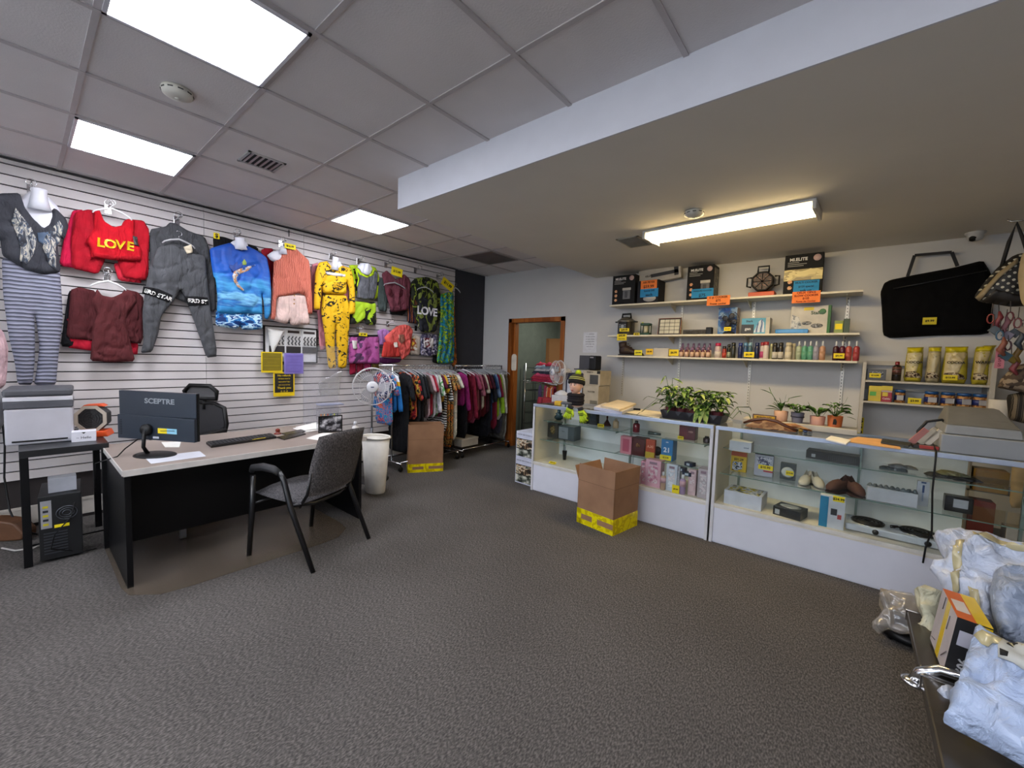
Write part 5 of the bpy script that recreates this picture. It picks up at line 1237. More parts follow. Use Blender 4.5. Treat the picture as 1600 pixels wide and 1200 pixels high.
# ============================================================ GLASS COUNTERS
CY0, CY1 = 3.69, 4.24
CT = .985; CB = .33
WLAM = M('D6D8E2', .45, var=.01); CREAM = M('DCD6C6', .55, var=.01); ALU = M('B8C4DA', .28, .55, var=.02)
S1, S2 = .575, .785     # glass shelf heights
def counter(x0, x1, label, back=None, split=None):
 t = thing('display_counter', label, 'display case', ((x0 + x1) / 2, 0, 0))
 h = (x1 - x0) / 2
 G().box(-h, h, CY0 + .012, CY1, 0, CB - .03).build('base_cabinet', WLAM, t)
 G().box(-h, h, CY0 + .004, CY0 + .012, .01, CB - .03).build('front_panel', WLAM, t, bevel=.002)
 G().box(-h, h, CY0, CY1, CB - .03, CB).build('deck', CREAM, t)
 g = G(); g.box(-h, h, CY0 - .004, CY0 + .02, CB - .02, CB + .006); g.build('lower_rail', M('D2CFC6', .4), t, bevel=.002)
 for s in (-1, 1):
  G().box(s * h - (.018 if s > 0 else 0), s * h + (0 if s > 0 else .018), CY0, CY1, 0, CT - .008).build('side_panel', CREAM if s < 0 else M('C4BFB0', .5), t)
  G().box(s * (h - .011) - .012, s * (h - .011) + .012, CY0 - .006, CY0 + .012, 0, CT).build('front_post', M('CFCFD2', .35), t, bevel=.002)
 g = G(); g.box(-h, h, CY0 - .008, CY0 + .016, CT - .03, CT + .002); g.build('top_front_rail', ALU, t, bevel=.003)
 g = G(); g.box(-h, h, CY1 - .02, CY1, CT - .03, CT); g.build('top_back_rail', ALU, t)
 G().box(-h + .018, h - .018, CY0 + .004, CY0 + .008, CB + .006, CT - .03).build('front_glass', GLASS, t)
 G().box(-h, h, CY0 + .016, CY1, CT - .006, CT).build('top_glass', GLASS, t)
 bx1 = h - .02 if back is None else back - (x0 + x1) / 2
 G().box(-h + .02, bx1, CY1 - .012, CY1 - .006, CB, CT - .03).build('sliding_door', M('DCE3E8', .3, var=.02), t)
 G().box(-h + .02, min(bx1, 0) + .03, CY1 - .022, CY1 - .014, CB, CT - .03).build('sliding_door', M('E2E8EC', .3, var=.02), t)
 for z, y0 in ((S1, CY0 + .10), (S2, CY0 + .16)):
  G().box(-h + .03, h - .03, y0, CY1 - .03, z - .006, z).build('glass_shelf', GLASS, t)
  G().box(-h + .03, h - .03, y0 - .003, y0, z - .006, z).build('shelf_edge', M('6E8A82', .15), t)
 for x in (-h + .10, 0, h - .10):
  G().box(x - .008, x + .008, CY1 - .045, CY1 - .024, CB, CT - .03).build('shelf_standard', M('8FA09C', .3, .6), t)
  for z in (S1, S2): G().box(x - .003, x + .003, CY0 + .14, CY1 - .03, z - .02, z - .007).build('shelf_bracket', M('8FA09C', .3, .6), t)
 return t
counter(-2.735, -.862, 'left white glass-fronted display counter holding perfumes')
counter(-.845, 1.02, 'right white glass-fronted display counter holding shoes and boxed goods', back=.66)
SY1, SY2 = CY0 + .10, CY0 + .16
def onz(px, py, z): return at(px, py, 2, z)
def prod(name, label, cat, px, py, z, wpx, hpx, dep, mat, rz=0, group=None, side=None, bev=.002, yadj=0):
 p = onz(px, py, z); p.y = min(max(p.y, CY0 + .02), CY1 - .05 - dep) if z < CT - .05 else p.y
 p = at(px, py, 1, p.y); p.z = z
 a = at(px - wpx / 2, py, 1, p.y); b_ = at(px + wpx / 2, py, 1, p.y); w_ = (b_ - a).length
 h = at(px, py - hpx, 1, p.y).z - at(px, py, 1, p.y).z
 t = thing(name, label, cat, (p.x, p.y + dep / 2, z + .0008), rz, group)
 G().box(-w_ / 2, w_ / 2, -dep / 2, dep / 2, 0, h).build('carton', mat, t, bevel=bev)
 t['w'] = w_; t['h'] = h; t['d'] = dep
 return t
def face(t, u0, u1, v0, v1, mat, name='print_panel', lift=.001):
 w_, h, d = t['w'], t['h'], t['d']
 return G().box(-w_ / 2 + u0 * w_, -w_ / 2 + u1 * w_, -d / 2 - lift, -d / 2 + .001, v0 * h, v1 * h).build(name, mat, t)
def ftext(t, s, u, v, size, mat, lift=.0015, sx=1, bold=1):
 return txt(s, size, mat, t, -t['w'] / 2 + u * t['w'], -t['d'] / 2 - lift, v * t['h'], ext=.0006, sx=sx, bold=bold)
def bottle(name, label, cat, loc, r, h, col, cap=None, group=None, neck=.4, caph=.18, sx=1, sy=1, glass=False, prof=None, band=None, rz=0):
 t = thing(name, label, cat, loc, rz, group)
 m = M(col, .12 if glass else .3, var=.04) if isinstance(col, str) else col
 hb = h * (1 - caph)
 pr = prof or [(r * .9, 0), (r, .004), (r, hb * .86), (r * .75, hb * .95), (r * neck, hb)]
 G().lathe(pr, 20, sx=sx, sy=sy).build('body', m, t)
 if cap: G().lathe([(r * neck * 1.15, hb), (r * neck * 1.2, hb + h * caph * .1), (r * neck * 1.15, h * .985), (r * neck * .8, h)], 18).build('cap', M(cap, .25), t)
 if band: G().lathe([(r * 1.01, hb * band[1]), (r * 1.01, hb * band[2])], 20, sx=sx, sy=sy).build('label', band[0] if not isinstance(band[0], str) else M(band[0], .5), t)
 return t
def clampy(p, z, dep=.05):
 p.y = min(max(p.y, CY0 + .03), CY1 - .05 - dep); return p
def cpos(px, py, z, dep=.05):
 p = onz(px, py, z); y = min(max(p.y, CY0 + .03), CY1 - .05 - dep); q = at(px, py, 1, y); q.z = z + .0008; return q
# ---- left counter, top shelf
p = cpos(873, 656, S2, .05)
bottle('perfume_bottle', 'teal sculpted perfume bottle on the top shelf, far left of the left counter', 'perfume', p, .05, .13, '1C3C44', '2A4A50', neck=.35, caph=.35, glass=True, prof=[(.03, 0), (.055, .02), (.05, .045), (.03, .06), (.045, .075), (.02, .085)])
for i, (x, lb) in enumerate(((911, 'dark perfume carton right under the yellow gloves'), (926, 'second dark perfume carton right of the yellow gloves'))):
 t = prod('perfume_box', lb, 'box', x, 662 + 2 * i, S2, 12, 24, .06, M('22272C', .4)); face(t, .15, .85, .3, .9, M('34404A', .4))
q = cpos(940, 667, S2); t = price_tag('$44.99', (q.x, q.y - .02, q.z), .075, .032, 'yellow price card leaning before the dark perfumes in the left counter', lines=['$44.99'])
p = cpos(947, 666, S2); t = thing('perfume_bottle', 'brown stiletto-like faceted perfume bottle behind the yellow card', 'perfume', (p.x, p.y + .02, p.z))
G().lathe([(.045, 0), (.05, .01), (.015, .06), (.008, .07), (.012, .105), (.004, .11)], 6, smooth=False).build('body', M('3A1A14', .1), t)
p = cpos(962, 669, S2); bottle('perfume_bottle', 'pale gold square perfume bottle on the top shelf of the left counter', 'perfume', p, .032, .10, 'B09A78', 'C8B8A0', neck=.4, glass=True, sx=1, sy=.6)
p = cpos(994, 675, S2); bottle('perfume_bottle', 'red glass perfume bottle with dark cap on the top shelf', 'perfume', p, .033, .115, '7A1020', '2A2A2C', neck=.42, caph=.2, glass=True)
G().tube([(0, 0, .018), (.12, .0, .018)], [.018, .012]).build('body', M('5C6C6C', .15, .5), (lambda t: t)(thing('perfume_bottle', 'small silvery bottle lying on its side on the top shelf', 'perfume', cpos(1013, 679, S2))))
t = prod('perfume_box', 'dark red perfume carton at the right of the top shelf in the left counter', 'box', 1073, 687, S2, 25, 21, .09, M('5A1220', .4), rz=.0)
face(t, 0, .5, 0, 1, M('6E1A28', .4)); ftext(t, 'HER', .72, .6, .022, M('C89A8C', .5))
q = cpos(1064, 686, S2); price_tag('$39', (q.x, q.y - .015, q.z), .055, .028, 'small yellow price card before the dark red perfume carton', lines=['$39.99'])
p = cpos(1104, 692, S2); bottle('perfume_bottle', 'dark low bottle at the right end of the top shelf, left counter', 'perfume', p, .03, .06, '2A2426', '1A1A1C', neck=.5, glass=True)
# ---- middle shelf
t = prod('perfume_box', 'dark carton with gold oval skull-like print, left end of the middle shelf', 'box', 863, 684, S1, 17, 24, .08, M('2C2A26', .5))
G().lathe([(.035, 0), (.035, .001)], 24, mat=Matrix.Translation((0, -t['d'] / 2 - .001, t['h'] * .52)) @ Matrix.Rotation(PI / 2, 4, 'X'), sx=1, sy=1.5).build('oval_print', ramp_mat('ovalp', 'noise', ['1A1814', 'A08C58', '6C5C34', '1A1814'], 45, .5), t)
t = prod('perfume_box', 'large grey metallic perfume carton second on the middle shelf', 'box', 884, 688, S1, 24, 22, .15, M('4A5458', .4, .3)); face(t, .03, .62, .08, .9, M('8C959C', .35, .4)); ftext(t, 'MEN', .32, .6, .018, M('5C656C', .5))
t = prod('perfume_box', 'pink perfume carton with darker panel on the middle shelf', 'box', 977, 709, S1, 17, 27, .07, M('C4808C', .5)); face(t, .22, .8, .14, .86, M('A84A60', .5))
t = prod('perfume_box', 'deep red ornamented perfume carton right of the pink one', 'box', 996, 712, S1, 20, 27, .13, M('4A1616', .4)); G().lathe([(.022, 0), (.022, .001)], 20, mat=Matrix.Translation((0, -t['d'] / 2 - .0005, t['h'] * .6)) @ Matrix.Rotation(PI / 2, 4, 'X')).build('crest_print', ramp_mat('crest', 'noise', ['4A1616', 'A8804C', '4A1616'], 90, .4), t)
t = prod('perfume_box', 'orange-red carton lettered A.XI with yellow tag, middle shelf', 'box', 1015, 716, S1, 14, 29, .035, M('A8401C', .5)); ftext(t, 'A.XI', .5, .62, .032, M('D89A7C', .5)); face(t, 0, 1, 0, .33, M('B09A2C', .5), lift=.003)
p = cpos(1022, 713, S1); G().lathe([(.045, 0), (.045, .02)], 24, mat=Matrix.Translation((0, .02, .048)) @ Matrix.Rotation(PI / 2, 4, 'X')).build('tin_body', M('2C1C1A', .4), thing('round_tin', 'dark round tin behind the orange-red carton', 'tin', (p.x + .012, p.y + .03, p.z)))
t = prod('perfume_box', 'blue carton with large white number 21 and yellow price strip', 'box', 1041, 720, S1, 18, 33, .12, M('2070A8', .45)); ftext(t, '21', .5, .5, .062, M('D8DCE4', .5)); ftext(t, 'club', .5, .88, .014, M('D8DCE4', .5)); face(t, -.05, .9, .02, .26, M('D8C818', .5), lift=.004); ftext(t, '$14.99', .45, .14, .02, INK, lift=.0045)
# ---- bottom deck, left counter
p = cpos(882, 715, CB + .0, .05); p = at(882, 715, 1, 4.02); p.z = CB + .0008
bottle('tumbler', 'small black perfume vial with clear spire cap on the bottom deck, left counter', 'perfume', (p.x, 4.02, p.z), .025, .155, '111214', '8C949C', neck=.3, caph=.32, prof=[(.018, 0), (.028, .10), (.026, .106), (.006, .108)])
q = at(866, 724, 2, CB); o = price_tag('$39.99', (q.x, CY0 + .05, CB + .008), .085, .04, 'yellow price card lying flat at the left of the bottom deck', lines=['$39.99'], tilt=-1.2)
specs = [
    ('body_spray', 'pale green and pink slim bottle behind the open cardboard box', 'bottle', 997, 757, .022, .17, 'C8A8B0', '8CA890'),
    ('mist_bottle', 'amber-bottomed clear body mist bottle with silver cap', 'bottle', 1035, 766, .024, .165, 'B89A84', 'C4C8CC'),
    ('mist_bottle', 'violet body mist bottle with silver cap, right of the yellow tag', 'bottle', 1065, 774, .026, .175, 'A890B4', 'C4C8CC'),
]
for n_, lb, ct, x, y, r, h, c_, cp in specs:
 p = cpos(x, y, CB); p.y = min(p.y, CY0 + .06) ; p = at(x, y, 1, CY0 + .05); bottle(n_, lb, ct, (p.x, CY0 + .06, CB + .001), r, h, c_, cp, neck=.45, caph=.2, glass=True, band=(M('C8A0AC', .4), .5, .85))
bx = [('gift_set', 'large pink boxed gift set with clear window on the bottom deck', 1018, 763, 24, 42, .10, 'D0A0B0', 'B87890'),
     ('gift_set', 'narrow pink carton left of the large pink gift set', 1003, 760, 8, 36, .10, 'C88C9C', 'D0A0A8'),
     ('lotion_set', 'white and green lotion carton on the bottom deck', 1047, 769, 17, 42, .05, 'BCC4D0', 'D8DCE4'),
     ('lotion_set', 'pale grey slim carton beside the violet body mist', 1056, 765, 8, 40, .05, 'B8BCC4', 'CCD0D4'),
     ('lotion_set', 'pale pink slim carton right of the violet body mist', 1079, 777, 12, 40, .05, 'C8ACB0', 'D4BCC0'),
     ('gift_set', 'white and mauve gift box at the right end of the bottom deck', 1096, 781, 17, 46, .12, 'B4A8AE', 'C8C4C8')]
for n_, lb, x, y, w_, h_, d_, c_, c2_ in bx:
 p = at(x, y, 1, CY0 + .05 + (.02 if 'slim' in lb or 'narrow' in lb else .0)); a = at(x - w_ / 2, y, 1, p.y); b_ = at(x + w_ / 2, y, 1, p.y); W_ = b_.x - a.x; H_ = p.z - at(x, y + h_, 1, p.y).z
 t = thing(n_, lb, 'box', (p.x, p.y + d_ / 2 + .012, CB + .001)); t['w'] = W_; t['h'] = H_; t['d'] = d_
 G().box(-W_ / 2, W_ / 2, -d_ / 2, d_ / 2, 0, H_).build('carton', M(c_, .4), t, bevel=.002)
 face(t, .2, .8, .15, .8, ramp_mat('bp' + c_, 'noise', [c2_, c_, 'D8CCD0', c2_], 18, .3))
 face(t, .25, .75, .84, .93, M('8A7080', .5), 'title_strip')
for i, (x, y, a_) in enumerate(((1052, 742, .3), (1063, 734, -.1), (1073, 740, .15), (1076, 726, -.3))):
 p = at(x, y, 1, CY0 + .09); o = thing('spray_box', ['leftmost', 'front middle', 'right', 'topmost rear'][i] + ' of the navy and white small cartons lying on the lotions', 'box', (p.x, CY0 + .10 + .03 * (i % 2), p.z - .02), a_, 'navy cartons on the bottom deck')
 G().cbox((0, 0, .018), (.075, .06, .036)).build('carton', M('14233C', .4), o, bevel=.002); G().cbox((.0, -.0305, .018), (.03, .001, .02)).build('label', M('B8C4D0', .4), o)
p = at(1055, 775, 1, CY0 + .03); price_tag('$', (p.x, CY0 + .03, CB + .001), .062, .075, 'yellow price card reading $9.99 standing before the lotions, left counter', lines=['$9.99'])
p = at(1095, 735, 1, CY0 + .2); t = thing('price_sign', 'white and yellow small price sign above the mauve gift box', 'price tag', (p.x, CY0 + .20, at(1095, 735, 1, CY0 + .2).z - .055))
G().box(-.05, .05, 0, .004, 0, .10).build('card', M('BCB8B4', .6), t); G().box(-.045, .045, -.001, 0, .02, .06).build('yellow_strip', YEL, t); txt('$119.99', .026, INK, t, 0, -.0015, .04, bold=1)
G().box(-.05, .05, 0.0, .05, -.30 + .0, 0).build('support_box', M('B8B0AC', .5), t)
# ---- right counter
t = prod('white_box', 'white flat carton at the left of the top shelf, right counter', 'box', 1156, 706, S2, 34, 16, .12, M('B4BAC2', .5)); ftext(t, 'omni', .78, .45, .018, M('4A5470', .5))
p = at(1285, 718, 1, 3.90); t = thing('keyboard_box', 'long black carton on the top shelf of the right counter', 'box', (at(1300, 722, 1, 3.93).x, 3.99, S2 + .001), -.06); t['w'] = .32; t['h'] = .065; t['d'] = .13
G().box(-.16, .16, -.065, .065, 0, .062).build('carton', M('121316', .4), t, bevel=.002)
g = G(); [g.box(-.02 + .012 * k, -.016 + .012 * k, -.0662, -.065, .012, .048) for k in range(14)]; g.build('fine_print', M('34363C', .5), t); G().box(-.125, -.1, -.0665, -.065, .014, .038).build('white_label', M('B8BCC0', .5), t)
for i in range(5):
 p = at([1395, 1410, 1470, 1490, 1508][i], [735, 738, 741, 745, 750][i], 1, 3.95)
 o = Puff(smooth_poly([(-.075, -.05), (.075, -.05), (.08, .05), (-.07, .05)], 1), .018, .03, .004, 20, i, res=.02).build('folded_garment', cloth(['5C6468', '8C9094', '3C3E40', '6A6A50', '2A2C30'][i]), None, (p.x, 3.97 + .02 * (i % 2), S2 + .001 + (.02 if i in (1, 3) else 0))); o.rotation_euler = (-PI / 2, 0, .1 * i)
 tag(o, ['grey', 'pale grey', 'black and white', 'olive', 'black'][i] + ' folded garment on the top shelf near the right end, %s from left' % ['first', 'second', 'third', 'fourth', 'fifth'][i], 'folded garment', 'folded garments in the right counter')
for (x, y, w_, h_, c_, lb, f_) in ((1153, 697, 24, 27, 'C8A81C', 'yellow and orange boxed item with price $31.29 on the middle shelf', 1), (1192, 709, 29, 30, 'A8ACBC', 'white and violet boxed item priced $10.95 on the middle shelf', 2), (1230, 713, 24, 23, '3C4448', 'round item in dark tray with yellow tag on the middle shelf', 3)):
 y2 = y + 1
 p = at(x, y + 35 - 0, 1, 3.86)
 t = prod(['toy_box', 'gadget_box', 'earphone_pack'][f_ - 1], lb, 'box', x, {1: 737, 2: 744, 3: 750}[f_], S1, w_, {1: 31, 2: 35, 3: 26}[f_], .04, M(c_, .4))
 if f_ == 1: face(t, 0, 1, .78, 1, M('A84A2C', .5)); face(t, .1, .75, .05, .5, ramp_mat('toyprint', 'noise', ['2A3440', 'C8CCD4', '3C5A7C', 'C8A81C'], 30, .4)); ftext(t, '$31.29', .5, .62, .026, INK)
 if f_ == 2: face(t, 0, 1, .94, 1, INK); face(t, .1, .9, .45, .85, ramp_mat('gadprint', 'noise', ['8C90A8', 'C8CCD8', '4A4C6C', 'B4B8C8'], 28, .4)); face(t, .22, 1, .3, .5, YEL, lift=.002); ftext(t, '$10.95', .6, .4, .026, INK, lift=.0025); face(t, .5, 1, .2, .27, M('A83A34', .5))
 if f_ == 3:
  G().lathe([(.042, 0), (.045, .004), (.03, .008)], 28, mat=Matrix.Translation((0, -.0215, t['h'] * .45)) @ Matrix.Rotation(PI / 2, 4, 'X')).build('round_case', M('C4C8C4', .4), t)
  G().box(-.012, .04, -.032, -.030, t['h'] * .3, t['h'] * .58).build('yellow_tag', YEL, t); txt('$19.99', .016, INK, t, .014, -.0325, t['h'] * .44, bold=1)
def shoe(loc, rz, up, sole, inner, label, L_=.20, group=None):
 t = thing('loafer', label, 'shoe', loc, rz, group)
 vs = []; fs = []; nx = 10; n = 14
 prof = [(-.5, .34, .50), (-.45, .42, .60), (-.3, .44, .52), (-.15, .42, .42), (0, .44, .42), (.15, .5, .40), (.3, .5, .33), (.42, .4, .25), (.48, .26, .18), (.5, .12, .12)]
 for u, wd, h in prof:
  for k in range(n):
   a = 2 * PI * k / n; y = wd * .38 * L_ * math.cos(a); z = h * L_ * .5 + h * L_ * .5 * math.sin(a)
   vs.append((u * L_, y, max(z, .012)))
 for i in range(nx - 1):
  for k in range(n):
   k2 = (k + 1) % n
   if prof[i][0] < .0 and 2 <= k <= 4: continue
   fs.append([i * n + k, i * n + k2, (i + 1) * n + k2, (i + 1) * n + k])
 fs.append(list(range(n))); fs.append([(nx - 1) * n + k for k in range(n)])
 G().add(vs, fs, 0, True).build('upper', up, t)
 sp = smooth_poly([(-.52, -.15), (-.3, -.2), (0, -.19), (.25, -.22), (.45, -.14), (.53, 0), (.45, .14), (.25, .22), (0, .19), (-.3, .2), (-.52, .15)], 1)
 o = G().prism([(x * L_, y * L_) for x, y in sp], -.014, 0).build('sole', sole, t); o.rotation_euler = (-PI / 2, 0, 0); o.location = (0, 0, .015) ; o.rotation_euler = (PI / 2, 0, 0); o.location = (0, 0, 0)
 G().lathe([(.001, 0), (.032, 0)], 16, sx=1.7, sy=.8, mat=Matrix.Translation((-.05, 0, .05))).build('lining', inner, t)
 return t
CRM = M('BDB8A8', .7); BRN = M('4A2A20', .75, bump=.3, bs=30)
for i, (x, y) in enumerate(((1259, 754), (1276, 758))):
 p = at(x, y, 1, 3.92); shoe((p.x, 3.92, S1 + .001), math.radians(-100 + 30 * i), CRM, M('C8C6BC', .5), M('6A4A40', .8), ['left', 'right'][i] + ' cream slip-on shoe of the pair on the middle shelf', .19)
for i, (x, y) in enumerate(((1310, 765), (1334, 770))):
 p = at(x, y, 1, 3.92); shoe((p.x, 3.92, S1 + .001), math.radians(-125 + 60 * i), BRN, M('3A2018', .6), M('2A1812', .8), ['left', 'right'][i] + ' dark brown suede shoe of the pair on the middle shelf', .21)
t = prod('tray_box', 'long open white tray of small parts on the middle shelf, right counter', 'box', 1392, 787, S1, 78, 21, .10, M('BCC0C8', .5));
w_, h = t['w'], t['h']
for k in range(9):
 o = Puff([(-.018, -.012), (.018, -.012), (.014, .014), (-.016, .012)], .014, .02, 0, 5, k, res=.01, cren=.01).build('small_part', M('5A6468', .4), None, (t.location.x - w_ / 2 + w_ * (k + .5) / 9, t.location.y - .02, S1 + h + .002)); o.rotation_euler = (-PI / 2, 0, k)
 tag(o, 'small grey packet in the long open white tray', 'packet', 'grey packets in the long white tray')
t = prod('blister_pack', 'white carton with a blue pump bottle drawing, right of the white tray', 'box', 1440, 791, S1, 19, 39, .03, M('B8BEC8', .5)); face(t, .42, .6, .55, .85, M('2A4470', .5), 'bottle_drawing'); face(t, .3, .7, .92, .98, M('2A4470', .5), 'title_strip'); face(t, .44, .56, .2, .55, M('8C9CB8', .5), 'bottle_drawing')
t = prod('black_pouch', 'black plastic pack with white label at the right end of the middle shelf', 'pack', 1497, 801, S1, 44, 24, .07, M('101113', .3)); face(t, .3, .82, .3, .85, M('A8ACB4', .4), 'label')
# bottom deck
def deckbox(name, label, x, y, wpx, hpx, dep, mat, rz=0, yy=None, cat='box'):
 p = at(x, y, 2, CB); y0 = yy if yy else min(max(p.y, CY0 + .03), CY1 - .06 - dep)
 p = at(x, y, 1, y0); a = at(x - wpx / 2, y, 1, y0); b_ = at(x + wpx / 2, y, 1, y0)
 t = thing(name, label, cat, (p.x, y0 + dep / 2, CB + .001), rz); t['w'] = b_.x - a.x; t['h'] = p.z - at(x, y + hpx, 1, y0).z; t['d'] = dep
 G().box(-t['w'] / 2, t['w'] / 2, -dep / 2, dep / 2, 0, t['h']).build('carton', mat, t, bevel=.002)
 return t
t = deckbox('hotplate_box', 'white flat carton with silver and yellow printing, left end of bottom deck in right counter', 1160, 790, 60, 22, .22, M('C4C8D4', .45), -.04, CY0 + .07)
g = G(); g.box(-t['w'] * .42, t['w'] * .42, -.1, .1, t['h'] + .0002, t['h'] + .0012); g.build('top_print', ramp_mat('hpprint', 'noise', ['8C9298', 'C8CCD0', 'B8A838', '5C6468'], 16, .25), t)
t = deckbox('wheel_cover_box', 'dark flat carton with a round wheel print on the bottom deck', 1232, 813, 46, 14, .16, M('24272A', .4), -.22, CY0 + .06)
G().lathe([(.05, 0), (.055, .001), (.03, .0012)], 28, mat=Matrix.Translation((0, 0, t['h'] + .0005)), sx=1.3, sy=1).build('wheel_print', M('A8ACAC', .3, .4), t); G().box(-t['w'] * .42, -t['w'] * .25, -.0812, -.08, .01, t['h'] * .7).build('label', M('A8ACB0', .5), t)
t = deckbox('headset_box', 'tall white and blue carton priced $24.99 on the bottom deck', 1298, 822, 40, 50, .05, M('C4C8D0', .5), 0, CY0 + .06)
face(t, 0, .34, 0, .96, M('1C7CA4', .5), 'blue_side', .002); face(t, .5, .95, .86, 1.03, YEL, 'price_strip', .003); ftext(t, '$24.99', .72, .94, .024, INK, .0035)
face(t, .45, .7, .42, .62, M('2A2C34', .5), 'product_photo'); face(t, .72, .88, .32, .46, M('A84444', .5), 'product_photo')
p = at(1395, 838, 1, CY0 + .10); t = thing('hot_plate', 'white double electric hot plate with coiled cord on the bottom deck', 'hot plate', (p.x, CY0 + .22, CB + .001), 0)
G().box(-.255, .255, -.12, .12, .006, .055).build('body', M('BEC4CC', .35), t, bevel=.01)
for i, x in enumerate((-.13, .13)):
 g = G()
 for r_ in (.028, .048, .068, .088): g.tube([(x + r_ * math.cos(2 * PI * k / 26), r_ * math.sin(2 * PI * k / 26), .062) for k in range(26)], .007, 6, closed=True)
 g.build('coil_burner', M('2E2C2A', .4, .6), t)
 G().lathe([(.10, .054), (.10, .058), (.09, .057)], 28, mat=Matrix.Translation((x, 0, 0))).build('drip_ring', CHROME, t)
 G().lathe([(.018, 0), (.016, .014), (.008, .016)], 18, mat=Matrix.Translation((x + .04, -.12, .03)) @ Matrix.Rotation(PI / 2, 4, 'X')).build('knob', M('1A1A1C', .3), t)
g = G(); g.tube([(.03 + .05 * math.cos(k * .9) * (1 - k / 40), -.05 + .03 * math.sin(k * 1.7), .075 + .002 * (k % 3)) for k in range(24)], .004, 6); g.build('power_cord', BLACK, t)
# ---- goods behind the open right end (seen through the glass)
t = thing('stock_shelf', 'low grey shelving seen through the right end of the glass counter', 'shelf', (1.0, 4.72, 0))
for z in (.28, .62, .90): G().box(-.28, .18, -.16, .16, z - .012, z).build('shelf_board', M('6E6C68', .5), t)
for x in (-.28, .17): G().box(x, x + .012, -.16, .16, 0, .95).build('side_panel', M('8A8680', .5), t)
for (x, y, z, w_, h, c_, lb, sr) in ((.83, 4.60, .621, .17, .16, '8A6A20', 'mustard box seen through the right end of the glass counter', 'x'), (.80, 4.60, .281, .13, .26, '6E2418', 'rust red box seen below the mustard box through the glass', 'y'), (1.0, 4.62, .281, .14, .10, 'B8B4B0', 'white carton low behind the glass counter right end', 'z')):
 t = thing('stock_box', lb, 'box', (x, y, z)); G().cbox((0, 0, h / 2), (w_, .14, h)).build('carton', M(c_, .5), t, bevel=.002)
o = Puff(smooth_poly([(-.06, 0), (.06, 0), (.05, -.34), (-.05, -.36)], 1), .03, .05, .006, 24, 3, res=.025).build('beige_bag', M('A89068', .7, bump=.5, bs=15), None, (.97, 4.50, .90)); tag(o, 'long beige cloth hanging behind the right end of the counter', 'cloth')
o = Puff(smooth_poly([(-.11, -.05), (.12, -.05), (.10, .05), (0, .09), (-.09, .04)], 2), .09, .08, .006, 24, 5, res=.025).build('cap', M('A8A8A8', .7), None, (1.02, 4.62, .905)); o.rotation_euler = (-PI / 2, 0, 0); tag(o, 'grey cap on the stock shelf behind the glass counter', 'cap')
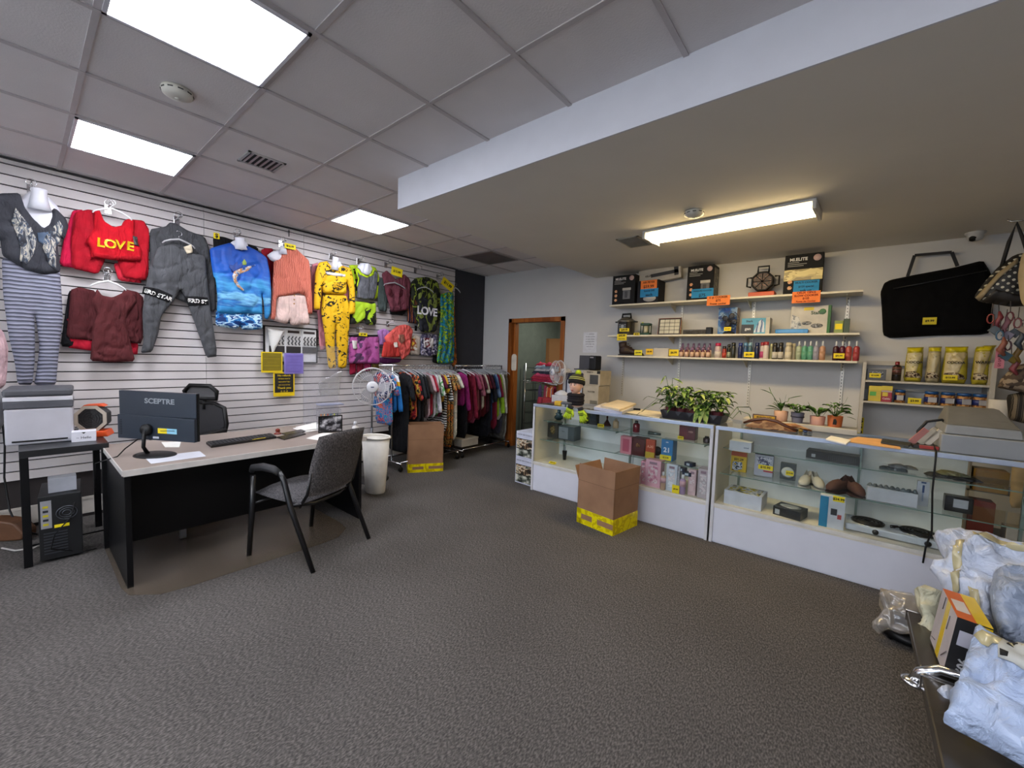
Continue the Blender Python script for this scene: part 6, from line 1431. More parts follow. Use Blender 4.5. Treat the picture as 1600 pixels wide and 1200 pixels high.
# ============================================================ ON THE COUNTERS
# head with winter hat and scarf, gloves
HP = at(903, 632, 1, 3.90)
def head():
 t = thing('mannequin_head', 'mannequin head display wearing a black beanie and scarf, left counter', 'mannequin head', (HP.x - .035, 3.90, CT + .001), math.radians(6))
 t.scale = (1.12, 1.12, 1.08)
 SK = M('DDB09A', .4, var=.02)
 # head as lathe-deformed ellipsoid with facial relief, facing -y
 nx, nz = 36, 30; vs = []; fs = []; R = .073
 gs = lambda a, b, s: math.exp(-((a - b) / s) ** 2)
 for j in range(nz + 1):
  v = j / nz; th = PI * v; z = -math.cos(th)
  for i in range(nx):
   a = 2 * PI * i / nx - PI / 2      # a=-pi/2 -> facing -y
   r = math.sin(th)
   x = r * math.cos(a) * .82; y = r * math.sin(a) * 1.0
   if z < 0: x *= 1 - .32 * (-z) ** 1.3; y = y * (1 - .12 * -z) - .10 * (-z) * (1 if y < 0 else .2)
   f = max(0, -math.sin(a)) ** 6 * r      # front weight
   fx = x
   y -= .20 * gs(fx, 0, .11) * gs(z, -.12, .14) * (f > .02)       # nose tip
   y -= .08 * gs(fx, 0, .08) * gs(z, .10, .20) * (f > .02)       # bridge
   for s in (-1, 1):
    y += .085 * gs(fx, s * .27, .14) * gs(z, .14, .10) * (f > .02)  # eye sockets
    y -= .05 * gs(fx, s * .40, .18) * gs(z, -.15, .2) * (f > .02)  # cheeks
   y -= .065 * gs(fx, 0, .17) * gs(z, -.40, .06) * (f > .02)
   y -= .065 * gs(fx, 0, .15) * gs(z, -.50, .06) * (f > .02)
   y -= .07 * gs(fx, 0, .16) * gs(z, -.78, .14)
   vs.append((x * R, y * R, z * R * 1.25))
 for j in range(nz):
  for i in range(nx):
   i2 = (i + 1) % nx; fs.append([j * nx + i, j * nx + i2, (j + 1) * nx + i2, (j + 1) * nx + i])
 g = G(); H0 = Matrix.Translation((0, 0, .205)); g.add(vs, fs, 0, True, H0)
 g.lathe([(.07, 0), (.06, .02), (.042, .06), (.04, .14)], 24, mat=Matrix.Translation((0, .012, 0)))
 for s in (-1, 1): g.ball((s * .061, .008, .205), .015, 0, 10, sz=1.3, sx=.5)
 g.build('head', SK, t)
 g = G(); g.ball((-.0195, -.0648, .2160), .0085, sy=.55, sz=.55).ball((.0195, -.0648, .2160), .0085, sy=.55, sz=.55); e = g.build('eyes', M('E4E0DA', .2, var=0), t)
 g = G(); g.ball((-.0195, -.0698, .2160), .0048, sy=.4).ball((.0195, -.0698, .2160), .0048, sy=.4); g.build('irises', M('1C2A30', .2, var=0), e)
 g = G(); [g.tube([(s * .008, -.074, .230), (s * .02, -.073, .234), (s * .033, -.066, .230)], .0018, 5) for s in (-1, 1)]; g.build('eyebrows', M('3A2418', .6), t)
 g = G(); [g.tube([(-.013, -.0775, z), (0, -.0815, z + dz), (.013, -.0775, z)], [.0012, .0032, .0012], 6) for z, dz in ((.1655, .001), (.1605, -.001))]; g.build('lips', M('B4544C', .4), t)
 # beanie
 BN = bpy.data.materials.new('beanie'); m_, nt, b = base('beanie_knit', .95); N = nt.nodes; L = nt.links
 tc = N.new('ShaderNodeTexCoord'); sp = N.new('ShaderNodeSeparateXYZ'); L.new(tc.outputs['Object'], sp.inputs[0])
 r = N.new('ShaderNodeValToRGB'); r.color_ramp.interpolation = 'CONSTANT'; mr = N.new('ShaderNodeMapRange'); mr.inputs['From Min'].default_value = 0; mr.inputs['From Max'].default_value = .11
 L.new(sp.outputs['Z'], mr.inputs[0]); L.new(mr.outputs[0], r.inputs[0]); L.new(r.outputs[0], b.inputs['Base Color'])
 cr = r.color_ramp; cr.elements[0].color = lin('101010'); cr.elements[1].position = .38; cr.elements[1].color = lin('B8BC70')
 for p_, c_ in ((.44, '18180E'), (.54, 'B8BC70'), (.60, '3A3C22')): x = cr.elements.new(p_); x.color = lin(c_)
 g = G(); g.lathe([(.078, 0), (.082, .01), (.081, .035), (.072, .065), (.052, .09), (.025, .104), (.004, .108)], 30, sy=1.15)
 hat = g.build('beanie', m_, t, (0, .008, .221)); hat.rotation_euler = (-.22, 0, 0)
 g = G(); g.ball((0, 0, 0), .03)
 pm = g.build('pompom', M('AEC81C', .95, bump=1, bs=60), hat, (0, .01, .122))
 g = G()
 for k in range(4): g.tube([((.062 + .004 * (k % 2)) * math.cos(2 * PI * i / 24), .008 + (.066 + .004 * (k % 2)) * math.sin(2 * PI * i / 24), .030 + .027 * k) for i in range(24)], .021, 8, closed=True)
 g.build('scarf', M('16121A', .95, bump=.8, bs=50), t)
head()
# gloves draped over the counter edge (grip gloves in lime, black trim)
def glove(loc, rot, label):
 t = thing('work_glove', label, 'glove', loc); t.rotation_euler = rot
 LM = M('B4CC20', .7, bump=.4, bs=40); BK_ = M('26262A', .8)
 g = G(); vs = []
 g.ball((0, 0, 0), .042, sz=1.1, sy=.38)
 for k in range(4):
  x = -.03 + .02 * k; L_ = [.055, .066, .062, .05][k]
  g.tube([(x * .8, 0, -.03), (x * 1.1, -.006, -.05 - L_ * .5), (x * 1.25, -.002 + .004 * k, -.04 - L_)], [.012, .0115, .009], 8); g.ball((x * 1.25, -.002 + .004 * k, -.04 - L_), .009)
 g.tube([(.03, 0, .0), (.052, -.008, -.02), (.058, -.012, -.045)], [.014, .012, .009], 8); g.ball((.058, -.012, -.045), .009)
 g.build('hand', LM, t)
 g = G(); g.lathe([(.034, .025), (.031, .035), (.033, .052), (.034, .056)], 18, sy=.42); g.build('cuff', BK_, t)
 g = G(); [g.tube([(-.03, -.018, z), (0, -.021, z - .004), (.03, -.018, z)], .003, 5) for z in (.0, -.018)]; g.build('knuckle_trim', BK_, t)
p = at(893, 650, 1, CY0 - .02); glove((p.x - .02, CY0 - .032, .965), (.25, .35, .2), 'left lime and black work glove draped over the counter edge')
p = at(905, 655, 1, CY0 - .02); glove((p.x + .03, CY0 - .032, .955), (.2, -.25, -.1), 'right lime and black work glove draped over the counter edge')
t = thing('headlamp', 'grey and yellow headlamp on the counter left of the mannequin head', 'headlamp', (at(880, 632, 2, CT).x + .1, 3.80, CT + .001), .3)
G().cbox((-.08, 0, .025), (.075, .06, .05)).build('lamp_body', M('D0A818', .5), t, bevel=.008); g = G(); g.tube([(-.04, -.02, .03), (.05, -.03, .035), (.09, .03, .03), (.02, .06, .03), (-.05, .03, .03)], .014, 8); g.build('strap', M('5C6068', .7), t)
# cartons and table fan behind the head
def stackbox(name, label, px0, px1, py0, py1, y, z0, dep, mat, cat='box'):
 a = at(px0, py1, 1, y); b_ = at(px1, py1, 1, y); top = at((px0 + px1) / 2, py0, 1, y).z
 t = thing(name, label, cat, ((a.x + b_.x) / 2, y + dep / 2, z0)); t['w'] = b_.x - a.x; t['d'] = dep; t['h'] = top - z0
 G().box(-t['w'] / 2, t['w'] / 2, -dep / 2, dep / 2, 0, t['h']).build('carton', mat, t, bevel=.002); return t
BY = 4.62
t = stackbox('back_table', 'white low side cabinet behind the left end of the counter', 890, 945, 636, 700, 4.55, 0, .5, M('B4B2AE', .5), 'cabinet')
zt = t['h']
t1 = stackbox('appliance_box', 'lower beige appliance carton behind the mannequin head', 906, 934, 602, 636, BY, zt + .001, .30, M('AFA592', .7)); ftext(t1, 'WATER', .6, .7, .03, M('5C5648', .6)); face(t1, .55, .95, .05, .3, M('6A6658', .5))
t2 = stackbox('speaker_box', 'beige carton with dark speaker photo behind the mannequin head', 910, 937, 584, 602, BY, zt + t1['h'] + .003, .30, M('B2A894', .7));
t2h = at(920, 579, 1, BY).z - t2.location.z
G().box(-t2['w'] / 2, t2['w'] / 2, -.1495, .15, t2['h'], t2h).build('carton_top', M('B2A894', .7), t2)
t2['h'] = t2h
face(t2, .42, .9, .08, .72, M('3C3C3A', .4), 'product_photo'); ftext(t2, 'PARTY', .42, .88, .03, M('4A463C', .6)); face(t2, .82, 1, .8, 1, INK, 'corner_mark')
t3 = stackbox('printer_box', 'dark blue and white carton with yellow sticker left of the speaker carton', 883, 909, 583, 620, BY - .02, zt + .001, .28, M('1C2038', .5)); face(t3, .1, 1, .05, .78, M('B4B8C4', .5)); G().lathe([(.05, 0), (.05, .001)], 9, mat=Matrix.Translation((.02, -.143, t3['h'] * .62)) @ Matrix.Rotation(PI / 2, 4, 'X'), smooth=False).build('yellow_burst', YEL, t3); txt('SALE', .03, M('A86010', .6), t3, .02, -.1445, t3['h'] * .62)
z3 = max(t2.location.z + t2['h'], t3.location.z + t3['h']) + .002
t4 = thing('black_device', 'black upright device with slot on top of the cartons', 'device', (at(921, 570, 1, BY).x, BY + .15, z3)); G().cbox((0, 0, .095), (.10, .16, .19)).build('body', BLACKP, t4, bevel=.015); G().cbox((-.01, -.081, .165), (.05, .002, .015)).build('slot', M('8A8C90', .4), t4)
t5 = thing('laptop', 'open charcoal laptop standing on top of the cartons', 'laptop', (at(908, 570, 1, BY).x - .04, BY + .13, z3)); G().cbox((0, .03, .10), (.16, .012, .18)).build('screen_back', M('3A3A40', .4), t5, bevel=.003); G().cbox((0, -.03, .008), (.18, .12, .014)).build('keyboard_deck', M('2E2E33', .4), t5, bevel=.003)
pf_ = pedestal_fan('table_fan', 'white table fan with clear blades in front of the doorway', (at(869, 582, 1, 4.45).x, 4.62, .005), math.radians(-30), .155, .30, True, base_r=.1, basecol='D0D0D4', table=True)
pf_.location.z = at(869, 582, 1, 4.45).z - .30
st = stackbox('fan_stand_box', 'white box under the table fan behind the left counter', 859, 888, 616, 700, 4.50, 0, .26, M('C0BFC2', .6));
dz = pf_.location.z - st['h']
if abs(dz) > .002:
 for ch in st.children: ch.scale = (1, 1, (pf_.location.z - .001) / st['h'])
# papers and folders, phone
flat('paper_stack', 'pile of white and lilac papers on the counter right of the mannequin head', 'papers', [(928, 640), (972, 648), (990, 640), (945, 633)], CT + .001, .03, ramp_mat('pstack', 'wz', ['B4B8D0', 'D4D0D0', 'C4C8D8'], 60, .8), .001)
flat('folder_stack', 'cream manila folders on top of the lilac papers', 'papers', [(938, 636), (968, 643), (994, 633), (965, 627)], CT + .032, .02, M('D4C4A8', .8), .001)
flat('folder', 'flat cream folder on the counter left of the plant tray', 'papers', [(978, 645), (1030, 654), (1045, 646), (1000, 640)], CT + .001, .006, M('D4C8AC', .8), .001)
p = at(992, 643, 2, CT); t = thing('stapler', 'small black stapler on the cream folder', 'stapler', (p.x, p.y + .05, CT + .008), .3); G().cbox((0, 0, .012), (.07, .025, .02)).build('body', BLACKP, t, bevel=.004)
# ---- plants
random.seed(5)
LEAFM = [ramp_mat('leaf_a', 'noise', ['1E3814', '2C4C1C', '44682A', '6C8A3A'], 30, .5), ramp_mat('leaf_b', 'noise', ['26461A', '3C6A26', '58843A'], 24, .5), ramp_mat('leaf_c', 'noise', ['3A5A20', '6C8C34', 'A0B060', '98A458'], 22, .5)]
def leaf(g, base_, dirv, L_, w_, droop=.4, mi=0, n=6):
 d = Vector(dirv).normalized(); s = d.cross(Vector((0, 0, 1)));
 if s.length < .05: s = Vector((1, 0, 0))
 s.normalize(); P = Vector(base_); vs = []; fs = []
 for i in range(n + 1):
  u = i / n; wd = w_ * math.sin(PI * min(1, u * .93 + .04)) ** .8; c = P + d * (L_ * u) + Vector((0, 0, -droop * L_ * u * u)); upn = Vector((0, 0, .25 * wd))
  vs += [c - s * wd * .5 + upn, c, c + s * wd * .5 + upn]
 for i in range(n): a = i * 3; fs += [[a, a + 1, a + 4, a + 3], [a + 1, a + 2, a + 5, a + 4]]
 g.add(vs, fs, mi, True)
def pot(t, x, y, r, h, mat, z=0, taper=.85):
 G().lathe([(r * taper, z), (r * taper, z + .002), (r, z + h), (r * .9, z + h), (r * .88, z + h - .012)], 22, mat=Matrix.Translation((x, y, 0))).build('pot', mat, t)
 G().lathe([(r * .88, z + h - .02), (r * .4, z + h - .012)], 18, mat=Matrix.Translation((x, y, 0))).build('soil', M('2A201A', .9), t)
def bushy(name, label, x, y, z, r, h, nl, L_, w_, mats, potm, potr, poth, spread=1.0, stems=None, square=False):
 t = thing(name, label, 'potted plant', (x, y, z))
 pot(t, 0, 0, potr, poth, potm)
 g = G()
 for k in range(nl):
  a = random.uniform(0, 2 * PI); rr = random.uniform(0, r) ; zz = poth + random.uniform(.01, h)
  bx_ = (rr * .35 * math.cos(a), rr * .35 * math.sin(a), poth * .9 + (zz - poth) * .5)
  tip = Vector((rr * math.cos(a), rr * math.sin(a), zz))
  if k % 3 == 0: g.tube([(0, 0, poth * .8), bx_, tuple(tip)], .0016, 4, 1)
  dv_ = Vector((math.cos(a) * spread, math.sin(a) * spread, random.uniform(-.1, .7)))
  leaf(g, tip, dv_, L_ * random.uniform(.7, 1.2), w_ * random.uniform(.8, 1.2), random.uniform(.2, .8), random.choice([0, 0, 2]) if len(mats) > 2 else 0)
 g.build('foliage', mats, t)
 return t
TY = 3.90
xa, xb = at(1032, 655, 1, 3.78).x, at(1130, 660, 1, 3.80).x
tr = thing('plant_tray', 'black plastic tray holding the row of small maroon plant pots', 'tray', ((xa + xb) / 2, TY, CT + .001))
hw = (xb - xa) / 2
TRM = M('1E1E24', .4, bump=.3, bs=30)
g = G(); n = 24; P0 = [(hw * (1.0 + .0) * c_, .14 * s_) for c_, s_ in ((-.93, -.95), (.93, -.95), (.98, 0), (.93, .95), (-.93, .95), (-.98, 0))]
g.box(-hw * .92, hw * .92, -.125, .125, 0, .012)
for s in (-1, 1):
 g.add([(-hw * .92, s * .125, .0), (hw * .92, s * .125, 0), (hw, s * .145, .075), (-hw, s * .145, .075), (-hw * .92, s * .12, 0), (hw * .92, s * .12, 0), (hw * .99, s * .138, .075), (-hw * .99, s * .138, .075)], [[0, 1, 2, 3], [7, 6, 5, 4], [3, 2, 6, 7], [0, 3, 7, 4], [1, 5, 6, 2]])
 g.add([(s * hw * .92, -.125, 0), (s * hw * .92, .125, 0), (s * hw, .145, .075), (s * hw, -.145, .075), (s * hw * .9, -.12, 0), (s * hw * .9, .12, 0), (s * hw * .98, .14, .075), (s * hw * .98, -.14, .075)], [[0, 1, 2, 3], [7, 6, 5, 4], [3, 2, 6, 7], [0, 3, 7, 4], [1, 5, 6, 2]])
for k in range(5):
 x = -hw * .75 + hw * 1.5 * k / 4; g.prism([(x - .03, .075), (x + .03, .075), (x, .035)], -.149, -.144)
g.build('tray_body', TRM, tr)
MAR = M('5A2228', .55)
names = ['leafy green plant, first pot from the left in the black tray', 'leafy green plant, second pot in the black tray', 'leafy green plant, third pot in the black tray', 'variegated plant, fourth pot in the black tray', 'leafy green plant with trailing shoots, last pot in the black tray']
for k in range(5):
 x = tr.location.x - hw * .76 + hw * 1.52 * k / 4
 bp_ = bushy('potted_plant', names[k], x, TY - .045, CT + .016, .115, .17 + .02 * (k < 2), 78, .07, .031, LEAFM, MAR, .048, .085)
 if k == 0:
  g = G()
  for tip, ld, ll in (((-.06, 0, .37), (-.5, -.4, -1), .09), ((.0, 0, .35), (.9, -.2, -.3), .11)):
   g.tube([(0, 0, .09), (tip[0] * .5, 0, .25), tip], .0022, 5, 0); leaf(g, tip, ld, ll, .045, .1, 2)
  for a in ((-.20, -.05, .17), (-.19, -.08, .06), (-.24, -.1, .02)): g.tube([(0, 0, .1), (a[0] * .5, a[1] * .5, .15), a], .002, 4, 0); leaf(g, a, (-1, 0, -.6), .06, .014, .3, 0)
  g.build('long_shoots', LEAFM, bp_)
 if k == 4:
  g = G()
  for pts in (((0, 0, .1), (.1, 0, .06), (.15, 0, .14), (.24, 0, .15)), ((0, 0, .1), (.12, 0, .04), (.17, 0, .11), (.24, 0, .09), (.27, 0, .02), (.265, 0, -.03))):
   g.tube(pts, .003, 5, 0)
   for q_ in pts[2:]: leaf(g, q_, (.4, -.2, -.6), .03, .010, .3, 0)
  g.build('trailing_shoots', LEAFM, bp_)
 if k == 3:
  g = G(); [leaf(g, (-.02 + .02 * j, -.06, .11 + .02 * (j % 2)), (-.3 + .3 * j, -1, -.5), .11, .05, .9, 2) for j in range(3)]; g.build('hanging_leaves', LEAFM, bp_)
# ledge with four pots behind the glass counter
LY0, LY1 = 4.02, 4.235
lx0, lx1 = at(1160, 660, 1, 4.05).x, at(1338, 695, 1, 4.05).x
t = thing('white_ledge', 'narrow white board raised on the rear of the right counter under the four pots', 'ledge', ((lx0 + lx1) / 2, 4.125, CT + .001))
G().box(-(lx1 - lx0) / 2, (lx1 - lx0) / 2, -.08, .10, .0, .045).build('board', M('BCB6A8', .5), t, bevel=.003)
LZ = CT + .047
for (x, yb, lb, pr, ph, pc, nl, r, h, L_, w_) in (
 (1219, 664, 'tall spiky-leaved plant in a peach pot behind the wooden carving', .052, .085, 'B8927C', 0, 0, 0, 0, 0),
 (1245, 664, 'round-leaved plant in a grey banded pot', .048, .085, '6E6C78', 26, .075, .05, .06, .045),
 (1276, 671, 'succulent in a wide pink pot', .052, .07, 'B4887A', 12, .03, .03, .085, .03),
 (1303, 676, 'dark leafy plant in an orange pot with black figure', .05, .085, 'B8602C', 24, .08, .09, .065, .042)):
 p = at(x, yb, 1, 4.12); Yp = 4.125
 t = thing('potted_plant', lb, 'potted plant', (at(x, yb, 1, Yp).x, Yp, LZ)); pot(t, 0, 0, pr, ph, M(pc, .55, bump=.1), taper=.9 if pc != '6E6C78' else .75)
 g = G()
 if nl == 0:
  for tip, w2 in (((-.10, 0, .28), .03), ((-.06, 0, .2), 0), ((.05, 0, .2), 0)):
   g.tube([(0, 0, ph), (tip[0] * .4, 0, ph + .08), (tip[0] * .85, 0, tip[2] * .85), tip], .0025, 5)
  leaf(g, (-.07, 0, .22), (-1, 0, .5), .11, .022, .1, 0); leaf(g, (.04, 0, .19), (1, 0, .45), .11, .024, .1, 1); leaf(g, (.02, 0, .16), (.1, 0, 1), .07, .02, 0, 1); leaf(g, (.0, 0, .13), (-.2, 0, .6), .07, .03, 0, 0)
  for k in range(12): leaf(g, (0, 0, ph), (-1 + .12 * k, -.4 + .2 * (k % 3), .35 + .3 * (k % 4)), .13 - .01 * (k % 4), .022, .25, k % 2)
 else:
  for k in range(nl):
   a = 2 * PI * k / nl * 2.4; rr = r * (.4 + .6 * random.random()); tp = (rr * math.cos(a) * .7, rr * math.sin(a) * .7, ph + h * random.uniform(.2, 1))
   g.tube([(0, 0, ph - .01), tp], .0018, 4, 0); leaf(g, tp, (math.cos(a), math.sin(a), .35 if pc != 'B4887A' else 1.2), L_, w_, .3, k % 2)
  if pc == 'B8602C': leaf(g, (.05, 0, ph + .1), (.3, 0, 1), .06, .02, 0, 1); leaf(g, (.07, 0, ph), (1, 0, -.1), .06, .015, .2, 0)
  if pc == 'B4887A': leaf(g, (-.03, 0, ph), (-.5, 0, 1.3), .12, .035, 0, 0); leaf(g, (.03, 0, ph), (.6, 0, 1), .10, .035, 0, 0)
 g.build('foliage', [LEAFM[0], LEAFM[1], LEAFM[2]], t)
 if pc == 'B8602C': G().prism([(-.012, .02), (.012, .02), (.014, .045), (.006, .065), (-.008, .062)], -.05, -.046).build('figure_print', INK, t)
 if pc == '6E6C78': G().lathe([(.0475, .045), (.0475, .055)], 22).build('band', M('2E2C3C', .5), t)
# wooden carving + framed yellow sign
p = at(1205, 668, 2, CT)
t = thing('wood_carving', 'curved dark and tan wooden bowl-like carving on the right counter', 'wood carving', (at(1205, 672, 1, 3.84).x, 3.86, CT + .001), .05)
DK = M('4A2614', .4, var=.1); TNW = ramp_mat('carvewood', 'noise', ['8A5C34', 'B08050', 'C89A68', '7A4A26'], 9, .4, (1, 1, 3))
g = G(); g.tube([(-.20, 0, .03), (-.13, 0, .062), (-.05, 0, .078), (.03, 0, .068), (.10, 0, .035), (.17, 0, .012)], [.008, .014, .016, .015, .014, .008], 10); g.build('rim', DK, t)
g = G(); g.prism(smooth_poly([(-.2, 0.002), (-.12, .052), (-.05, .068), (.03, .058), (.1, .025), (.17, .002)], 1), -.035, .05); g.build('body', TNW, t)
g = G(); g.tube([(.05, .06, .03), (.15, .03, .045), (.26, .02, .02)], [.02, .018, .006], 8); g.build('tail', TNW, t)
p = at(1193, 668, 1, 3.98); t = thing('framed_sign', 'small wooden framed yellow sign behind the wooden carving', 'sign', (p.x, 3.98, CT + .001), .05)
G().box(-.085, .085, -.006, .006, 0, .10).build('frame', M('5C4638', .5), t, bevel=.002); G().box(-.075, .075, -.008, -.005, .012, .09).build('panel', M('D8A818', .5), t)
for i, s in enumerate(('PLEASE ASK', 'before opening', 'the showcase')): txt(s, .021, INK, t, 0, -.0085, .075 - .024 * i, bold=1)
t = thing('keyring', 'small bunch of coloured key tags on the counter beside the ledge', 'keys', (at(1255, 680, 1, 3.88).x, 3.90, CT + .001))
for i, c_ in enumerate(('2A3A30', 'C8A030', '3A4A6A', '8A8C90')): G().ball((-.05 + .03 * i, .01 * (i % 2), .010), .012, sx=1.3).build('key_tag', M(c_, .4), t)
flat('receipt', 'crumpled white receipts on the counter right of the key tags', 'paper', [(1290, 688), (1322, 696), (1330, 690), (1298, 683)], CT + .001, .012, PAPER, .003)
flat('manila_envelope', 'orange manila envelope lying on the right counter', 'envelope', [(1316, 690), (1408, 703), (1402, 690), (1340, 684)], CT + .001, .008, M('D8A468', .75), .002)
flat('clipboard', 'dark slim calculator tray on the manila envelope', 'calculator', [(1376, 693), (1420, 700), (1424, 695), (1378, 688)], CT + .010, .014, M('2A2C28', .4), .003)
# card machine, cord and cash register
t = thing('card_terminal', 'small card terminal with red printed slip beside the cash register', 'card terminal', (at(1448, 705, 1, 3.80).x, 3.84, CT + .001), .05)
G().cbox((-.01, -.02, .012), (.13, .12, .022)).build('tray', M('2A2624', .4), t, bevel=.004); G().cbox((.0, -.075, .014), (.09, .02, .02)).build('label', M('A83A34', .4), t)
for i, (x, c_) in enumerate(((-.04, 'A86C64'), (.0, 'B4AC98'), (.03, 'C4BCAC'))):
 G().cbox((0, 0, 0), (.035, .02, .12)).build('paper_slip', M(c_, .5), t, (x, .0, .075)).rotation_euler = (0, .6, 0)
g = G(); g.tube([(-.03, .03, .02), (-.04, .05, .10), (.0, .06, .17), (.07, .06, .19), (.12, .06, .15)], .009, 8); g.build('spiral_cord', BLACK, t)
cxr = at(1462, 712, 1, CY0 - .01)
g = G(); g.tube([(.0, .14, .03), (0, .05, .012), (0, .0, .0), (0, -.012, -.05), (.0, -.012, -.25), (.015, -.012, -.5), (-.005, -.012, -.62), (-.01, -.012, -.72)], .005, 6)
tag(g.build('cable', BLACK, None, (cxr.x, CY0 - .01, CT + .003)), 'black cable running from the counter top down the counter front', 'cable')
x0 = at(1468, 712, 1, 3.74).x; x1 = at(1598, 727, 1, 3.74).x
t = thing('cash_register', 'large pale grey cash register cover box on the right counter', 'cash register', ((x0 + x1) / 2 + .01, 3.92, CT + .001), 0)
w2 = (x1 - x0) / 2 + .01; GR = M('8F9294', .5, var=.02)
G().box(-w2, w2, -.18, .22, 0, .115).build('drawer_base', GR, t, bevel=.006)
def frust(g, x0, x1, y0, y1, z0, X0, X1, Y0, Y1, z1, mi=0):
 g.add([(x0, y0, z0), (x1, y0, z0), (x1, y1, z0), (x0, y1, z0), (X0, Y0, z1), (X1, Y0, z1), (X1, Y1, z1), (X0, Y1, z1)], [[3, 2, 1, 0], [4, 5, 6, 7], [0, 1, 5, 4], [1, 2, 6, 5], [2, 3, 7, 6], [3, 0, 4, 7]], mi)
g = G(); frust(g, -w2 + .012, w2 - .02, -.16, .22, .118, -w2 + .02, w2 - .03, -.15, .22, .175); g.build('body', M('868888', .5), t, bevel=.006)
g = G(); frust(g, -w2 + .02, w2 - .03, -.15, .22, .176, -w2 + .05, w2 - .08, .10, .22, .275); g.build('cover', M('6C6C6A', .5), t, bevel=.006)
G().box(w2 - .13, w2 - .07, -.06, -.058, .21, .212).build('slot', BLACK, t)
t = thing('towel_roll', 'white upright paper roll behind the cash register', 'paper roll', (.84, 4.56, .902)); G().lathe([(.06, 0), (.06, .40), (.02, .40)], 24).build('roll', M('BCB8B0', .8), t)
t = thing('orange_bag', 'small orange-red round item behind the cash register', 'pouch', (.72, 4.58, .905)); G().ball((0, 0, .10), .055, sz=1.8).build('pouch', M('A84A30', .6), t)
# ============================================================ WALL SHELVES ABOVE THE COUNTER
SHD = .30
SHW = M('D8D2C0', .5, var=.01)
shx0, shx1 = -2.62, .045
SHZ = {'a': 2.262, 'b': 1.842, 'c': 1.562}
SF = YB - SHD
def edge_z(py, px): return at(px, py, 1, SF).z
def edge_x(px, py): return at(px, py, 1, SF).x
# true front edges from the photo
za_ = (edge_z(476, 952) + edge_z(453, 1349)) / 2; zb_ = (edge_z(524, 955) + edge_z(519, 1352)) / 2; zc_ = (edge_z(556, 952) + edge_z(563, 1346)) / 2
xl_ = edge_x(952, 475); xr_ = edge_x(1349, 455)
for nm, z in (('top', za_), ('middle', zb_), ('bottom', zc_)):
 t = thing('wall_shelf', '%s long white shelf on the back wall above the counters' % nm, 'shelf', ((xl_ + xr_) / 2, 0, z))
 h = (xr_ - xl_) / 2
 G().box(-h, h, SF, YB - .012, -.02, 0).build('shelf_board', SHW, t, bevel=.002)
 for xs in (-2.03, -1.20 + .3, -.10):
  xs2 = xs
 for px_ in ((1057, 470), (1175, 462), (1325, 452)):
  xs = at(px_[0], px_[1], 1, YB - .01).x - (xl_ + xr_) / 2
  G().add([(xs - .004, YB - .02, -.10), (xs + .004, YB - .02, -.10), (xs + .004, YB - .02, -.021), (xs - .004, YB - .02, -.021), (xs - .004, SF + .06, -.021), (xs + .004, SF + .06, -.021), (xs - .004, SF + .06, -.03), (xs + .004, SF + .06, -.03)],
    [[0, 1, 2, 3], [3, 2, 5, 4], [4, 5, 7, 6], [0, 6, 7, 1], [0, 3, 4, 6], [1, 7, 5, 2]]).build('bracket', SHW, t)
for i, (px_, py_) in enumerate(((972, 600), (1065, 500), (1177, 500), (1323, 500))):
 x = at(px_, py_, 1, YB - .01).x
 t = thing('shelf_standard', ['slotted white upright rail on the back wall, %s' % s for s in ('first from the left', 'second from the left', 'third from the left', 'last on the right')][i], 'shelf rail', (x, YB - .012, 1.02))
 G().box(-.013, .013, 0, .012, 0, (za_ if i else zc_) - 1.02 + .02).build('rail', M('C8C4BA', .4, .3), t)
 g = G(); [g.box(-.003, .003, -.001, 0, .03 + .032 * k, .045 + .032 * k) for k in range(int(((za_ if i else zc_) - 1.04) / .032))]; g.build('slots', M('3A3A38', .6), t)
def sbox(name, label, px0, px1, pyt, pyb, z, dep, mat, y=None, rz=0, cat='box', bev=.003):
 y = y or SF + .03
 a = at(px0, pyb, 1, y); b_ = at(px1, pyb, 1, y); W_ = b_.x - a.x
 H_ = at((px0 + px1) / 2, pyt, 1, y).z - z
 t = thing(name, label, cat, ((a.x + b_.x) / 2, y + dep / 2, z + .0006), rz); t['w'] = W_; t['h'] = H_; t['d'] = dep
 G().box(-W_ / 2, W_ / 2, -dep / 2, dep / 2, 0, H_).build('carton', mat, t, bevel=bev)
 return t
BLB = M('121214', .65, spec=.2, var=.03); WT = M('D8D8D8', .5, var=0)
